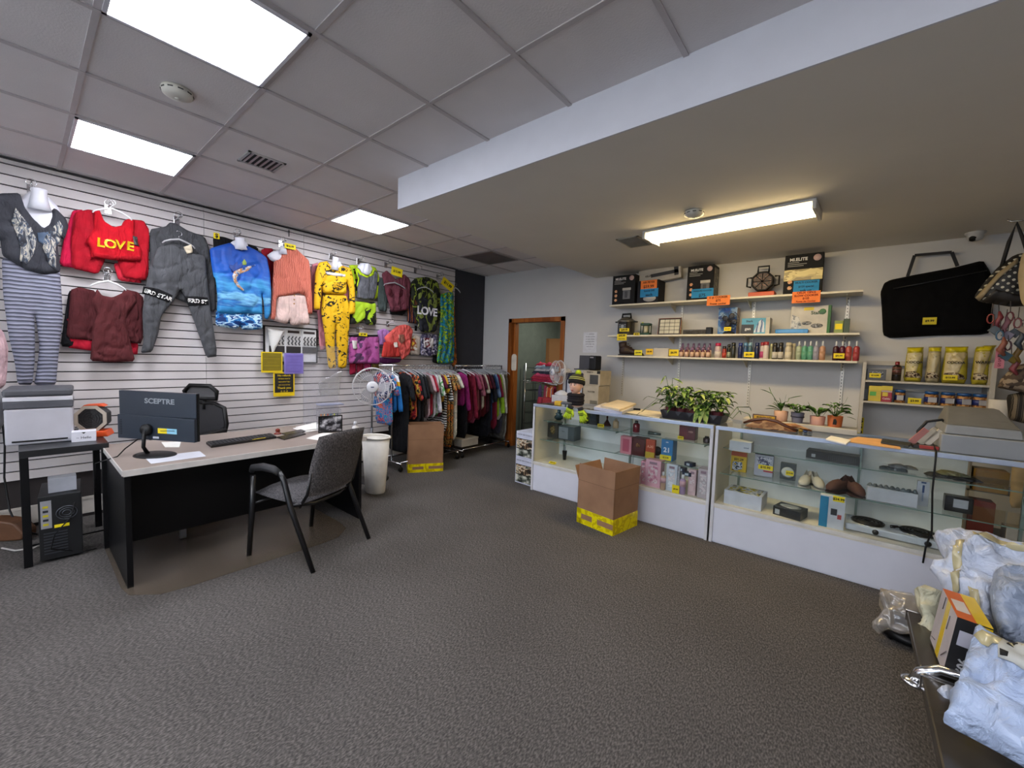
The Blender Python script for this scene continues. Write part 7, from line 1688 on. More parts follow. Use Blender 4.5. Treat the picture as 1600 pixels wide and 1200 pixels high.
def cooker_art(t, cx=.62, gold=False):
 w_, h, d = t['w'], t['h'], t['d']
 ftext(t, 'MI.ELITE', .36, .87, w_ * .13, WT)
 for v, L_ in ((.79, .3), (.745, .5), (.70, .42)): face(t, .08, .08 + L_, v, v + .018, M('8A8A88', .5), 'tagline')
 G().lathe([(w_ * .10, 0), (w_ * .10, .001)], 24, mat=Matrix.Translation((w_ * .34, -d / 2 - .0005, h * .88)) @ Matrix.Rotation(PI / 2, 4, 'X')).build('round_badge', M('C4A8A8', .5), t)
 for k in range(3):
  if gold and k == 0: continue
  G().lathe([(w_ * .065, 0), (w_ * .065, .001)], 6, mat=Matrix.Translation((-w_ * .33, -d / 2 - .0005, h * (.46 - .15 * k))) @ Matrix.Rotation(PI / 2, 4, 'X'), smooth=False).build('food_photo', ramp_mat('foodp', 'noise', ['C88A5A', 'D8B088', '8A4A2C'], 60, .5), t)
 if not gold:
  g = G(); W2 = w_ * .16; c_ = -w_ / 2 + cx * w_
  g.box(c_ - W2, c_ + W2, -d / 2 - .001, -d / 2, h * .18, h * .48, 0).box(c_ - W2 * 1.15, c_ + W2 * 1.15, -d / 2 - .0015, -d / 2, h * .48, h * .56, 1).box(c_ - W2 * .5, c_ + W2 * .3, -d / 2 - .0018, -d / 2, h * .22, h * .44, 2)
  g.build('cooker_photo', [M('4A4A4C', .4), M('A8A49A', .4), M('1A1A1C', .4)], t)
def scard(label, px0, px1, py0, py1, y, col, lines, ink=INK, tilt=0):
 a = at(px0, py1, 1, y); b_ = at(px1, py1, 1, y); H_ = at((px0 + px1) / 2, py0, 1, y).z - (a.z + b_.z) / 2; W_ = b_.x - a.x
 return price_tag(lines[0], ((a.x + b_.x) / 2, y, (a.z + b_.z) / 2), W_, H_, label, 0, col, lines=lines, ink=ink, tilt=tilt)
DI = M('5A2A10', .8, var=0); DB = M('16405C', .8, var=0)
FY = SF + .03
t = sbox('cooker_box', 'black cooker carton at the left end of the top shelf', 956, 991, 430, 473, za_, .20, BLB, y=FY); cooker_art(t, .64)
t = sbox('airfryer_box', 'black appliance carton wearing orange and blue cards on the top shelf', 995, 1028, 438, 470, za_, .22, M('1C1C22', .65, spec=.2), y=FY)
ftext(t, 'MI', .3, .8, .03, WT); G().lathe([(t['w'] * .3, 0), (t['w'] * .3, .001)], 24, mat=Matrix.Translation((t['w'] * .1, -t['d'] / 2 - .0005, t['h'] * .2)) @ Matrix.Rotation(PI / 2, 4, 'X'), sy=.5).build('plate_photo', M('A8A8AA', .4), t)
t = sbox('shower_head_box', 'long white carton with a dark tool picture lying on the black carton', 999, 1064, 420, 440, za_, .08, M('A8A49C', .5), y=FY + .12, rz=0)
hz = at(1015, 440, 1, FY + .1).z
for ch in t.children: pass
t.location.z = hz + .0;
for ch in t.children: ch.scale.z = .40
t.rotation_euler = (0, -.10, 0); t['h'] *= .4
face(t, .3, .95, .35, .6, M('222224', .4), 'tool_photo'); face(t, .85, .95, .2, .8, M('222224', .4), 'tool_photo'); ftext(t, 'KILLER', .25, .5, .03, INK)
scard('orange handwritten card on the black appliance carton, upper one', 1001, 1026, 438, 451, FY - .004, 'E07830', ['AIR FRYER', '$59.99'], DI)
scard('blue handwritten card under the orange card on the black appliance carton', 1000, 1028, 451, 464, FY - .005, '1C7EB8', ['Special $45', 'each'], DB)
t = sbox('cooker_box', 'black cooker carton with blue card near the middle of the top shelf', 1072, 1113, 415, 467, za_, .22, BLB, y=FY); cooker_art(t, .7)
G().box(t['w'] / 2, t['w'] / 2 + .001, -t['d'] * .4, t['d'] * .4, .03, t['h'] - .03).build('side_print', ramp_mat('sidep', 'noise', ['2A2824', '5A5648', '3A3830', '8A8470'], 14, .4), t)
scard('blue handwritten price card on the middle cooker carton', 1080, 1114, 451, 465, FY - .004, '1C86C0', ['PRESSURE COOKER', '$75'], DB)
scard('orange price card hanging from the top shelf edge under the middle cooker', 1104, 1140, 462, 477, SF - .004, 'E88038', ['6 qt COOKER', '$75', 'Power cooker'], DI)
# black octagonal tool fan with orange base
p0, p1 = at(1169, 459, 1, FY + .1), at(1212, 457, 1, FY + .1); zz = za_ + .001
t = thing('jobsite_fan', 'black octagonal jobsite fan on an orange base on the top shelf', 'fan', ((p0.x + p1.x) / 2, FY + .12, zz)); w2 = (p1.x - p0.x) / 2
G().box(-w2 * .95, w2 * .95, -.06, .08, 0, .055).build('base', M('C4502A', .5), t, bevel=.006)
R_ = w2 * .88; cz = .055 + R_
oc = lambda r: [(r * math.cos(PI / 8 + 2 * PI * k / 8), cz + r * math.sin(PI / 8 + 2 * PI * k / 8)) for k in range(8)]
G().prism(oc(R_), -.03, .09).build('housing', M('1A1614', .4), t, bevel=.01)
G().prism(oc(R_ * .82), -.034, -.03).build('front_mesh', ramp_mat('fanmesh', 'noise', ['1A1414', '4A2A22', '2A2020', '6A4A40'], 26, .4), t)
g = G(); g.tube([(x, -.04, z) for x, z in oc(R_ * .9)], .010, 6, closed=True); [g.tube([(0, -.04, cz), (R_ * .8 * math.cos(k * PI / 4), -.04, cz + R_ * .8 * math.sin(k * PI / 4))], .003, 5) for k in range(8)]; g.build('grille', BLACK, t)
g = G(); g.tube([(-.05, 0, cz + R_ * .85), (-.05, 0, cz + R_ + .05), (.05, 0, cz + R_ + .05), (.05, 0, cz + R_ * .85)], .009, 8); g.build('handle', BLACK, t)
g = G(); [g.tube([(s * R_ * .95, 0, cz - .05), (s * (R_ + .035), 0, cz - .04), (s * (R_ + .035), 0, cz + .05), (s * R_ * .95, 0, cz + .05)], .009, 8) for s in (-1, 1)]; g.build('side_handle', BLACK, t)
t = sbox('cooker_box', 'large black and gold cooker carton with blue card at the right of the top shelf', 1223, 1283, 397, 458, za_, .10, BLB, y=FY); cooker_art(t, .7, True)
face(t, .0, 1, .34, .62, ramp_mat('goldband', 'noise', ['6A5C30', 'A8985C', 'C8B878', '8A7C48'], 4, .25, (1, 1, 2.5)), 'gold_band')
scard('blue handwritten card on the large black and gold carton', 1239, 1279, 438, 457, FY - .004, '1C86C0', ['MULTI COOKER', '$125 special', 'ask us'], DB)
scard('orange price card $125 hanging from the top shelf edge at the right', 1237, 1281, 455, 473, SF - .004, 'F08038', ['CRUX 12PCS', 'SLOW COOKER', '$125', 'Power Air Cooker'], M('7A1C10', .8, var=0))
# ---- middle shelf
def cyl_at(px, py, y, z): q = at(px, py, 1, y); return (q.x, y, z + .0006)
c_ = cyl_at(978, 520, FY + .12, zb_)
t = thing('pressure_cooker', 'stainless electric pressure cooker with black lid on the middle shelf', 'cooker', c_)
R_ = .108
G().lathe([(R_ * .95, 0), (R_, .01), (R_, .17), (R_ * 1.03, .175)], 32).build('body', M('6A6660', .28, .85), t)
G().lathe([(R_ * 1.08, .175), (R_ * 1.08, .187), (R_ * .9, .205), (R_ * .5, .235), (.02, .245)], 32).build('lid', M('8A8780', .25, .8), t)
g = G(); g.tube([(-.06, 0, .225), (-.055, 0, .28), (.055, 0, .28), (.06, 0, .225)], .013, 8); g.build('lid_handle', BLACK, t)
g = G(); g.box(-R_ * 1.32, -R_ * .98, -.03, .03, .17, .185).box(R_ * .98, R_ * 1.32, -.03, .03, .17, .185); g.build('side_handles', BLACK, t)
pnl = G().box(-.055, .055, -R_ - .008, -R_ + .02, .035, .165).build('control_panel', BLACKP, t, bevel=.003)
g = G(); [g.box(-.045 + .07 * i, -.025 + .07 * i, -R_ - .0095, -R_ - .008, .05 + .02 * k, .058 + .02 * k) for i in (0, 1) for k in range(5)]; g.box(-.018, .018, -R_ - .0095, -R_ - .008, .09, .135); g.build('buttons', M('8A94A0', .5), pnl)
scard('yellow price tag on the front of the pressure cooker', 968, 983, 513, 518, FY - .0, 'E8D020', ['$49.99'])
scard('yellow price card hanging under the pressure cooker', 964, 979, 522, 532, SF - .004, 'E8D020', ['$49.99', 'Slow cooker'])
scard('narrow yellow tag on the shelf edge right of the pressure cooker', 990, 999, 520, 524, SF - .004, 'E8D020', ['$14'])
t = thing('camping_lantern', 'small green camping lantern beside the pressure cooker', 'lantern', cyl_at(1009, 520, FY + .08, zb_))
GRN = M('0E3A20', .4)
g = G(); g.box(-.06, .06, -.045, .045, 0, .03).box(-.06, .06, -.045, .045, .12, .15); g.build('end_plates', GRN, t, bevel=.006)
g = G(); [g.tube([(x, y, .03), (x, y, .12)], .006) for x in (-.052, .052) for y in (-.038, .038)]; g.build('posts', GRN, t)
G().lathe([(.028, .03), (.03, .05), (.028, .11), (.012, .12)], 16).build('lamp_glass', M('B8B498', .2), t)
G().ball((-.045, 0, .155), .012).build('knob', M('C8D048', .4), t)
t = thing('flood_light', 'square solar panel flood light with copper trim on the middle shelf', 'lamp', cyl_at(1045, 520, FY + .08, zb_)); t.rotation_euler = (-.12, 0, .02)
w2 = (at(1062, 518, 1, FY + .08).x - at(1027, 518, 1, FY + .08).x) / 2; h2 = .205
G().box(-w2, w2, 0, .02, 0, h2).build('frame', M('2A2624', .4), t, bevel=.008)
g = G(); g.tube([(-w2, -.002, 0), (-w2, -.002, h2), (w2, -.002, h2), (w2, -.002, 0)], .004, 6, closed=True); g.build('copper_trim', M('A86A48', .3, .7), t)
g = G(); [g.box(-w2 * .86 + i * w2 * .44, -w2 * .86 + i * w2 * .44 + w2 * .40, -.003, 0, .02 + k * .044, .058 + k * .044) for i in range(4) for k in range(4)]; g.build('light_cells', M('CCC8B4', .25), t)
t = thing('led_bar', 'long black ribbed lamp bar lying on the middle shelf', 'lamp', cyl_at(1090, 519, FY + .10, zb_), 0)
w2 = (at(1111, 518, 1, FY + .1).x - at(1066, 518, 1, FY + .1).x) / 2
g = G(); g.box(-w2, w2 * .6, -.02, .02, .05, .062); [g.box(-w2 + .012 * k, -w2 + .012 * k + .005, -.02, .02, 0, .05) for k in range(int(w2 * 1.6 / .012))]; g.build('ribbed_bar', M('4A443A', .4, .4), t)
G().box(w2 * .6, w2, -.035, .035, 0, .085).build('end_box', BLACK, t, bevel=.006)
t = sbox('fan_box', 'blue carton behind the small black desk fan on the middle shelf', 1121, 1150, 481, 518, zb_, .14, ramp_mat('bluefan', 'noise', ['2A4A8C', '3C6CA8', '7C98B8', '24407A'], 10, .5), y=FY + .10)
G().box(t['w'] / 2, t['w'] / 2 + .001, -t['d'] * .5, t['d'] * .5, .0, t['h']).build('side_print', M('A89488', .5), t)
q = cyl_at(1139, 518, FY + .05, zb_)
t = thing('desk_fan', 'small black desk fan with wire cage on the middle shelf', 'fan', q)
R_ = .095; cz = .155
g = G(); [g.tube([(R_ * s_ * math.cos(2 * PI * k / 26), -.04 * (1 - s_ * s_ * .8), cz + R_ * s_ * math.sin(2 * PI * k / 26)) for k in range(26)], .0022, 5, closed=True) for s_ in (1, .8, .6, .4, .2)]
[g.tube([(0, -.042, cz), (R_ * .6 * math.cos(k * PI / 9), -.03, cz + R_ * .6 * math.sin(k * PI / 9)), (R_ * math.cos(k * PI / 9), -.004, cz + R_ * math.sin(k * PI / 9))], .0014, 4) for k in range(18)]
g.build('cage', M('1C1A22', .35), t)
for k in range(4):
 g = G(); g.ball((0, 0, R_ * .5), R_ * .36, sx=.8, sy=.12, sz=1.0, mat=Matrix.Translation((0, -.008, cz)) @ Matrix.Rotation(k * PI / 2 + .4, 4, 'Y')); g.build('blade', M('1A1A22', .3), t)
g = G(); g.tube([(0, .02, .02), (0, .03, cz)], .012); g.lathe([(.06, 0), (.058, .02), (.03, .03)], 20, sy=.7); g.build('stand', M('18181C', .4), t)
scard('yellow price tag in front of the desk fan base', 1131, 1142, 511, 517, FY - .02, 'E8D020', ['$15.99'])
t = sbox('iron_box', 'light blue and white iron carton on the middle shelf', 1158, 1202, 497, 517, zb_, .14, M('4C98B8', .5), y=FY + .01, rz=0)
face(t, 0, .45, 0, .60, M('1E2226', .5), 'black_panel'); face(t, .86, 1, 0, 1, M('B4B0A4', .5), 'white_edge'); ftext(t, 'Shark', .28, .80, .028, M('14283C', .5)); ftext(t, 'gen', .24, .32, .04, M('C8CCD0', .5))
w_, h, d = t['w'], t['h'], t['d']
G().prism([(x * w_, z * h) for x, z in ((-.05, .08), (.1, .75), (.22, .92), (.30, .7), (.34, .1))], -d / 2 - .0015, -d / 2).build('iron_photo', ramp_mat('ironp', 'wx', ['D0D4D8', '6C9CC0', 'D8DCE0', '3C5C88'], 8, .4, dist=3), t)
G().box(w_ / 2, w_ / 2 + .001, -d / 2, d / 2, 0, h).build('side_print', ramp_mat('ironside', 'noise', ['B8B4A8', 'A09C90', '7A8C98'], 12, .5), t)
t = thing('blue_case', 'bright blue translucent box lying flat before the white hotplate carton', 'case', cyl_at(1237, 517, SF + .05, zb_), .03)
w2 = (at(1263, 517, 1, SF + .05).x - at(1212, 517, 1, SF + .05).x) / 2
G().box(-w2, w2, -.045, .045, 0, .042).build('body', M('1478BC', .2), t, bevel=.006); g = G(); [g.box(-w2 * .8, w2 * .7, -.047, -.045, .008 + .012 * k, .012 + .012 * k) for k in range(3)]; g.build('ribs', M('2C98D8', .2), t)
t = sbox('hotplate_box', 'large white carton picturing two hotplates and green side', 1234, 1296, 478, 516, zb_, .13, M('BEBAB0', .5), y=FY + .06)
w_, h, d = t['w'], t['h'], t['d']
G().box(w_ * .5, w_ * .5 + .0015, -d / 2, d / 2, 0, h).build('green_side', M('1E5C18', .5), t); face(t, .93, 1, 0, 1, M('1E5C18', .5), 'green_edge')
ftext(t, 'Staluv', .68, .74, .045, M('2C4A38', .5)); G().ball((0, 0, 0), .028, mat=Matrix.Translation((w_ * .30, -d / 2, h * .78)), sy=.08).build('leaf_logo', M('2C6A38', .5), t)
face(t, .33, .58, .84, .95, M('C8B41C', .5), 'yellow_sticker')
for u, v, s_ in ((.42, .38, .9), (.68, .28, 1.1)):
 g = G(); g.lathe([(.045 * s_, 0), (.045 * s_, .001)], 24, mat=Matrix.Translation((-w_ / 2 + u * w_, -d / 2 - .0008, v * h)) @ Matrix.Rotation(PI / 2, 4, 'X'), sy=.45); g.build('burner_photo', ramp_mat('burn', 'noise', ['8A8C90', '4A4C50', 'A8AAAE'], 40, .4), t)
G().prism([(-w_ * .5 + .01, h * .1), (-w_ * .5 + .01, h * .7), (-w_ * .28, h * .6), (-w_ * .2, h * .25)], -d / 2 - .001, -d / 2).build('kitchen_photo', ramp_mat('kitch', 'noise', ['6C7074', 'A8ACAE', 'C8C8C4', '8A8E92'], 14, .4), t)
t = sbox('jar_candle', 'small yellow-green labelled tub at the right end of the middle shelf', 1303, 1317, 501, 516, zb_, .07, M('7C8A38', .4), y=FY + .02, cat='tub'); face(t, .1, .9, .3, .75, YEL)
t = sbox('small_carton', 'small dark green carton at the far right of the middle shelf', 1317, 1327, 498, 516, zb_, .06, M('3A4A34', .5), y=FY + .03)
# ---- bottom shelf
q = cyl_at(985, 556, FY + .06, zc_)
def boot():
 t = thing('ankle_boot', 'dark brown ankle boot at the left end of the bottom shelf', 'shoe', (q[0] - .01, q[1], q[2]))
 BR = M('2E1E18', .6, bump=.3, bs=40)
 sec = [(-.13, .045, .14, .15), (-.09, .05, .145, .10), (-.05, .05, .14, .065), (.0, .048, .115, .03), (.05, .046, .085, .012), (.1, .046, .065, .012), (.15, .04, .05, .012), (.175, .02, .03, .012)]
 vs = []; fs = []; n = 12
 for x, w_, zt, _ in sec:
  for k in range(n):
   a = 2 * PI * k / n; vs.append((x, w_ * math.cos(a), .012 + (zt - .012) * (.5 + .5 * math.sin(a)) if math.sin(a) > -.99 else .012))
 for i in range(len(sec) - 1):
  for k in range(n): k2 = (k + 1) % n; fs.append([i * n + k, i * n + k2, (i + 1) * n + k2, (i + 1) * n + k])
 fs.append(list(range(n))[::-1]); fs.append([(len(sec) - 1) * n + k for k in range(n)])
 g = G(); g.add(vs, fs, 0, True); g.lathe([(.048, .10), (.05, .13), (.052, .175), (.04, .178)], 16, mat=Matrix.Translation((-.085, 0, 0)) @ Matrix.Rotation(-.12, 4, 'Y')); g.build('upper', BR, t)
 G().prism(smooth_poly([(-.14, 0), (.17, 0), (.18, .014), (-.14, .02)], 1), -.045, .045).build('sole', M('15110F', .6), t)
 g = G(); [g.tube([(-.03 + .022 * k, -.02, .150 - .022 * k), (-.025 + .022 * k, .02, .152 - .022 * k)], .004, 5) for k in range(4)]; g.build('laces', BLACK, t)
 G().prism([(-.06, .06), (.03, .05), (.0, .085), (-.05, .10)], -.052, -.046).build('suede_patch', M('4A3A22', .8), t)
boot()
scard('yellow price tag before the ankle boot', 991, 1003, 547, 555, SF + .02, 'E0D428', ['$19.99'])
scard('orange-yellow price tag right of the ankle boot', 1009, 1020, 545, 554, SF + .02, 'E8BC28', ['$5.99'])
t = sbox('tissue_box', 'white flat packets between the two yellow tags on the bottom shelf', 1021, 1044, 544, 556, zc_, .10, M('BCB6AC', .6), y=SF + .03); G().box(-t['w'] * .3, t['w'] * .3, -.03, .03, t['h'], t['h'] + .004).build('blue_print', M('4A5C7C', .6), t)
scard('yellow price tag left of the maroon perfume bottles', 1045, 1060, 546, 556, SF + .02, 'E8CC20', ['$6.99'])
n_row = 0
for row, (y, zoff, cnt) in enumerate(((SF + .06, 0, 6), (SF + .16, .055, 6))):
 for k in range(cnt):
  px_ = 1064 + 8.4 * k + 2 * row
  c_ = cyl_at(px_, 556, y, zc_)
  if row: G_ = None
  t = bottle('lotion_bottle', ['front', 'rear'][row] + ' row small maroon bottle with cream label, %s from left on the bottom shelf' % ['first', 'second', 'third', 'fourth', 'fifth', 'sixth'][k], 'bottle', c_, .021, .115 + .05 * row, '5A2438' if row == 0 else '5C4466', '7A5A78', neck=.5, caph=.28, group='maroon bottles on the bottom shelf', band=(M('CDAE98', .5), .1, .72))
spray = [ # px, radius, height, body, cap, label-band, name
    (1121, .034, .165, 'B8A4A8', 'B01C4C', 'C8C0BC', 'bottle with pink cap and white label'),
    (1131, .022, .13, '8A2A22', '1A1A1A', 'A83A2C', 'short red can with black cap'),
    (1138, .018, .155, '1A1C1A', '141414', 'A8B098', 'thin black spray with pale stripe'),
    (1145, .024, .17, '2A2C26', '1C1C1C', None, 'dark green-black spray can'),
    (1156, .023, .168, '1C2450', '2A3A7C', None, 'navy blue spray can'),
    (1164, .022, .17, '2C4A70', '5A8AB0', None, 'steel blue spray can left of its twin'),
    (1171, .022, .172, '3A5A68', '7AA0B4', None, 'pale blue spray can right of its twin'),
    (1182, .023, .17, '141A3C', '1C2A58', None, 'dark navy spray can behind the yellow tag'),
    (1190, .022, .175, 'B4A8A4', '8C2430', 'A83A6C', 'white and magenta spray can'),
    (1196, .028, .18, 'C8BCB4', '983038', None, 'wide cream can with red cap'),
    (1204, .016, .16, 'A8A880', 'B8B890', None, 'thin olive-cream can'),
    (1210, .024, .17, '1A1614', '2A2620', 'BCB8B0', 'black can with white lettered label, left'),
    (1219, .024, .172, '1A1614', '2A2620', 'BCB8B0', 'black can with white lettered label, right'),
    (1231, .030, .172, 'B4AC98', 'C0B8A0', 'C8C0AC', 'wide cream can'),
    (1239, .020, .165, 'B0A890', 'C4BC9C', None, 'slimmer cream can with star cap'),
]
for px_, r, h, bc, cc, lb_, nm in spray:
 y = SF + .07 if r > .02 else SF + .12
 t = bottle('body_spray', nm + ' on the bottom shelf', 'spray can', cyl_at(px_, 560, y, zc_), r, h, bc, cc, neck=.72, caph=.2, group='spray cans on the bottom shelf', band=(lb_, .08, .55) if lb_ else None)
mist = [(1247, '9CA890', 'pale green', 'first'), (1256, '5C9C80', 'sea green', 'second'), (1265, '5C9C84', 'teal green', 'third'), (1274, '9494A8', 'lilac grey', 'fourth'), (1284, 'B88C70', 'peach', 'fifth'), (1305, '3A1420', 'dark burgundy', 'sixth'), (1315, '501830', 'plum', 'seventh'), (1325, 'A84C44', 'coral', 'eighth'), (1337, 'A03C40', 'rose red', 'ninth')]
for px_, c__, nm, od in mist:
 t = bottle('mist_bottle', '%s body mist bottle with clear pointed cap, %s of nine on the bottom shelf' % (nm, od), 'body mist', cyl_at(px_, 562, SF + .07, zc_), .024, .185, c__, 'C8CCD0', neck=.28, caph=.24, group='body mists on the bottom shelf', band=(M(c__, .5, var=.2), .05, .6))
scard('yellow price tag in front of the blue spray cans', 1162, 1178, 550, 558, SF + .01, 'E8D020', ['$6.99'])
scard('yellow price tag in front of the burgundy body mists', 1302, 1319, 552, 560, SF + .01, 'E8D020', ['$9.99'])
q = at(1343, 664, 1, YB - .03); scard('small yellow tag hanging on the white post right of the orange pot', 1339, 1348, 652, 681, YB - .06, 'E0CC10', ['$', '5', '9'])
# ============================================================ RIGHT SHELF UNIT
UY = YB - .26
ux0, ux1 = at(1348, 600, 1, UY).x, at(1556, 600, 1, UY).x
t = thing('shelf_unit', 'white shelf unit on the back wall with food bags and jars of nuts', 'shelf', ((ux0 + ux1) / 2, 0, 0)); h = (ux1 - ux0) / 2
UW = M('B4AFA4', .55, var=.01)
zt = at(1352, 566, 1, UY).z; z1 = at(1450, 598, 1, UY).z; z2 = at(1450, 633, 1, UY).z
G().box(-h - .01, -h + .015, UY, YB - .005, .9, zt).build('side_panel', UW, t); G().box(h - .03, h, UY, YB - .005, .9, zt + .02).build('side_panel', UW, t)
for z in (z1, z2): G().box(-h + .015, h - .03, UY, YB - .012, z - .018, z).build('shelf_board', UW, t, bevel=.002)
G().box(-h + .015, h - .03, YB - .04, YB - .02, z1 + .14, z1 + .18).box(-h + .015, h - .03, YB - .04, YB - .02, z2 + .10, z2 + .12).build('back_rail', UW, t)
UF = UY + .03
t = sbox('toy_car_box', 'small grey boxed toy with yellow tag at the left of the upper food shelf', 1354, 1384, 577, 591, z1, .08, M('4A4C50', .5), y=UF); face(t, .1, .85, .2, .8, ramp_mat('toycar', 'noise', ['2A2A30', '8A8C94', '54565C'], 30, .4))
scard('yellow price tag before the small grey boxed toy', 1358, 1376, 583, 590, UF - .012, 'D8C41C', ['$14.99'])
c_ = cyl_at(1400, 593, UF + .06, z1)
bottle('sauce_bottle', 'dark bottle with red cap left of the yellow food bags', 'bottle', c_, .032, .175, '1A1412', '7A1C24', neck=.42, caph=.17, band=(ramp_mat('sauce', 'wz', ['2A1814', '8A6A5C', '2A1814', '6A4038'], 9, .4), .4, .86))
FB = [(1412, 1442, 542, 594, 'C8BC90', 'yellow and cream food bag, first from the left', 'COCOA'), (1446, 1470, 541, 595, 'B4A880', 'yellow food bag with dark paw print, second', ''), (1471, 1513, 541, 596, 'C0B084', 'widest yellow food bag, third', 'COCOA'), (1519, 1548, 539, 597, 'B8A878', 'yellow food bag half turned, last on the right', 'WARE')]
for i, (a_, b_, yt, yb_, cc, lb, tx) in enumerate(FB):
 p0, p1 = at(a_, yb_, 1, UF + .03), at(b_, yb_, 1, UF + .03); H_ = at((a_ + b_) / 2, yt, 1, UF + .03).z - z1; W_ = p1.x - p0.x
 pf = Puff([(-W_ * .42, 0), (W_ * .42, 0), (W_ * .5, H_ * .15), (W_ * .47, H_ * .6), (W_ * .42 + (.02 if i == 3 else 0), H_ * .93), (W_ * .44 + (.03 if i == 3 else 0), H_), (-W_ * .44 + (.05 if i == 3 else 0), H_ * .99), (-W_ * .42, H_ * .9), (-W_ * .48, H_ * .4), (-W_ * .5, H_ * .12)], .055, .07, .004, 20, i, res=.016, cren=.010)
 o = pf.build('food_bag', M('A89C30' if i != 1 else '9C9478', .25, bump=.25, bs=14), None, ((p0.x + p1.x) / 2, UF + .10, z1 + .001)); tag(o, lb + ' on the upper food shelf', 'food bag', 'yellow food bags on the white shelf unit')
 def patch(poly, mat, nm, lift=.002):
  q_ = Puff([(x * W_, z * H_) for x, z in poly], 0, .05, 0, 1, 0, res=.012); q_.depth = lambda P: pf.depth(P) + lift
  g = G(); v, f = q_.geo(); n = len(v) // 2; g.add(v[:n] + [(a[0], a[1] + .003, a[2]) for a in v[:n]], f, 0, True); g.build(nm, mat, o)
 patch([(-.42, .86), (.40, .86), (.41, .97), (-.42, .96)], M('C8B80C', .3), 'yellow_top')
 patch([(-.42, .25), (.1, .25), (.38, .8), (.3, .84), (-.40, .82)], M(cc, .3), 'cream_panel')
 patch([(-.44, .12), (.42, .12), (.3, .24), (0, .3), (-.42, .28)], ramp_mat('nutprint', 'noise', ['2A1C14', '6A5844', 'B4A890', '3A2A20'], 26, .3), 'food_photo', .003)
 if tx:
  tt = txt(tx, H_ * .09, INK, None, 0, 0, 0, bold=1); tt.parent = o; tt.location = (-.02 * W_, -.066, H_ * .56)
scard('yellow price tag in front of the widest food bag', 1473, 1496, 586, 594, UF - .02, 'D8C41C', ['$13.99'])
for (a_, b_, cc, c2_, lb) in ((1356, 1376, 'B8A41C', '4C9C30', 'yellow and green food carton at the left of the lower food shelf'), (1376, 1393, '8C1424', 'C8B01C', 'red and yellow food carton on the lower food shelf')):
 t = sbox('food_box', lb, a_, b_, 603, 627, z2, .06, M(cc, .4), y=UF); face(t, 0, 1, .72, 1, M('C8B41C', .4), 'yellow_band'); face(t, .1, .6, .35, .62, M(c2_, .4), 'print_panel')
 if cc[0] == '8': ftext(t, 'Caldo', .5, .2, .022, M('C8A8A0', .5)); face(t, .0, 1, .6, .7, M('B8A4A0', .5), 'white_band')
NUT = ramp_mat('nuts', 'voronoi', ['8A5C30', 'A87840', '6A4020', 'B48850'], 60, .5)
for i, px_ in enumerate((1405, 1454, 1480, 1505, 1530)):
 c_ = cyl_at(px_, 630 + i, UF + .05, z2)
 t = thing('nut_jar', ['nut jar with blue lid standing alone right of the red carton', 'first of the four nut jars right of the yellow tag', 'second of the four nut jars right of the yellow tag', 'third of the four nut jars right of the yellow tag', 'last nut jar at the right end of the lower food shelf'][i], 'jar', c_, .1 * i, 'nut jars with blue lids')
 r_ = .036 if i == 0 else .044
 G().lathe([(r_ * .95, 0), (r_, .006), (r_, .082), (r_ * .85, .095)], 22).build('jar', NUT, t)
 G().lathe([(r_ * 1.02, .022), (r_ * 1.02, .068)], 22).build('label_wrap', M('1E2C66', .4), t)
 G().lathe([(r_ * 1.045, 0), (r_ * 1.045, .040)], 3, mat=Matrix.Translation((0, 0, .025)), sx=.01, sy=.01).build('label_seam', M('1E2C66', .4), t)
 G().box(-r_ * .6, r_ * .6, -r_ * 1.04, -r_ * .8, .024, .066).build('white_label', M('A8A8AA', .5), t)
 G().lathe([(r_ * .98, .092), (r_ * .98, .113), (r_ * .9, .116)], 22).build('lid', M('1C4C84', .35), t)
scard('yellow price tag between the nut jars on the lower food shelf', 1418, 1439, 622, 631, UF - .01, 'D8C41C', ['$3.99'])
# ---- black garment bag on the wall
def wallbag():
 y = YB - .02
 P = lambda pts: [(at(x, yy, 1, y - .05).x, at(x, yy, 1, y - .05).z) for x, yy in pts]
 ol = P([(1382, 441), (1392, 436), (1430, 428), (1490, 417), (1538, 405), (1548, 420), (1556, 440), (1552, 505), (1546, 522), (1460, 524), (1392, 528), (1380, 523), (1378, 480), (1376, 456)])
 cx_ = sum(p[0] for p in ol) / len(ol); zt = max(p[1] for p in ol)
 pf = Puff(smooth_poly([(x - cx_, z - zt) for x, z in ol], 1), .085, .09, .006, 7, 2.5, (.3, 1), .03)
 o = pf.build('carry_bag', M('08080A', .85, spec=.1, bump=.3, bs=8), None, (cx_, y, zt)); tag(o, 'large black fabric carry bag hanging on the back wall', 'bag')
 h = P([(1418, 432), (1429, 399), (1487, 394), (1496, 416)])
 g = G(); hp = [(x - cx_, -.055, z - zt) for x, z in h]
 for a_, b_ in zip(hp[:-1], hp[1:]):
  a_, b_ = Vector(a_), Vector(b_); d = (b_ - a_).normalized(); n_ = Vector((-d.z, 0, d.x)) * .012
  g.add([a_ - n_, a_ + n_, b_ + n_, b_ - n_] + [Vector(v) + Vector((0, .004, 0)) for v in (a_ - n_, a_ + n_, b_ + n_, b_ - n_)], [[0, 1, 2, 3], [7, 6, 5, 4], [0, 4, 5, 1], [1, 5, 6, 2], [2, 6, 7, 3], [3, 7, 4, 0]])
 g.build('handle', M('101014', .7), o)
 z_ = P([(1402, 470), (1420, 448), (1468, 440), (1468, 470)])
 g = G(); g.tube([(x - cx_, -.092, z - zt) for x, z in P([(1395, 452), (1440, 444), (1500, 432), (1540, 424)])], .004, 6); g.build('zip', M('1C1C20', .3), o)
 return o
wallbag()
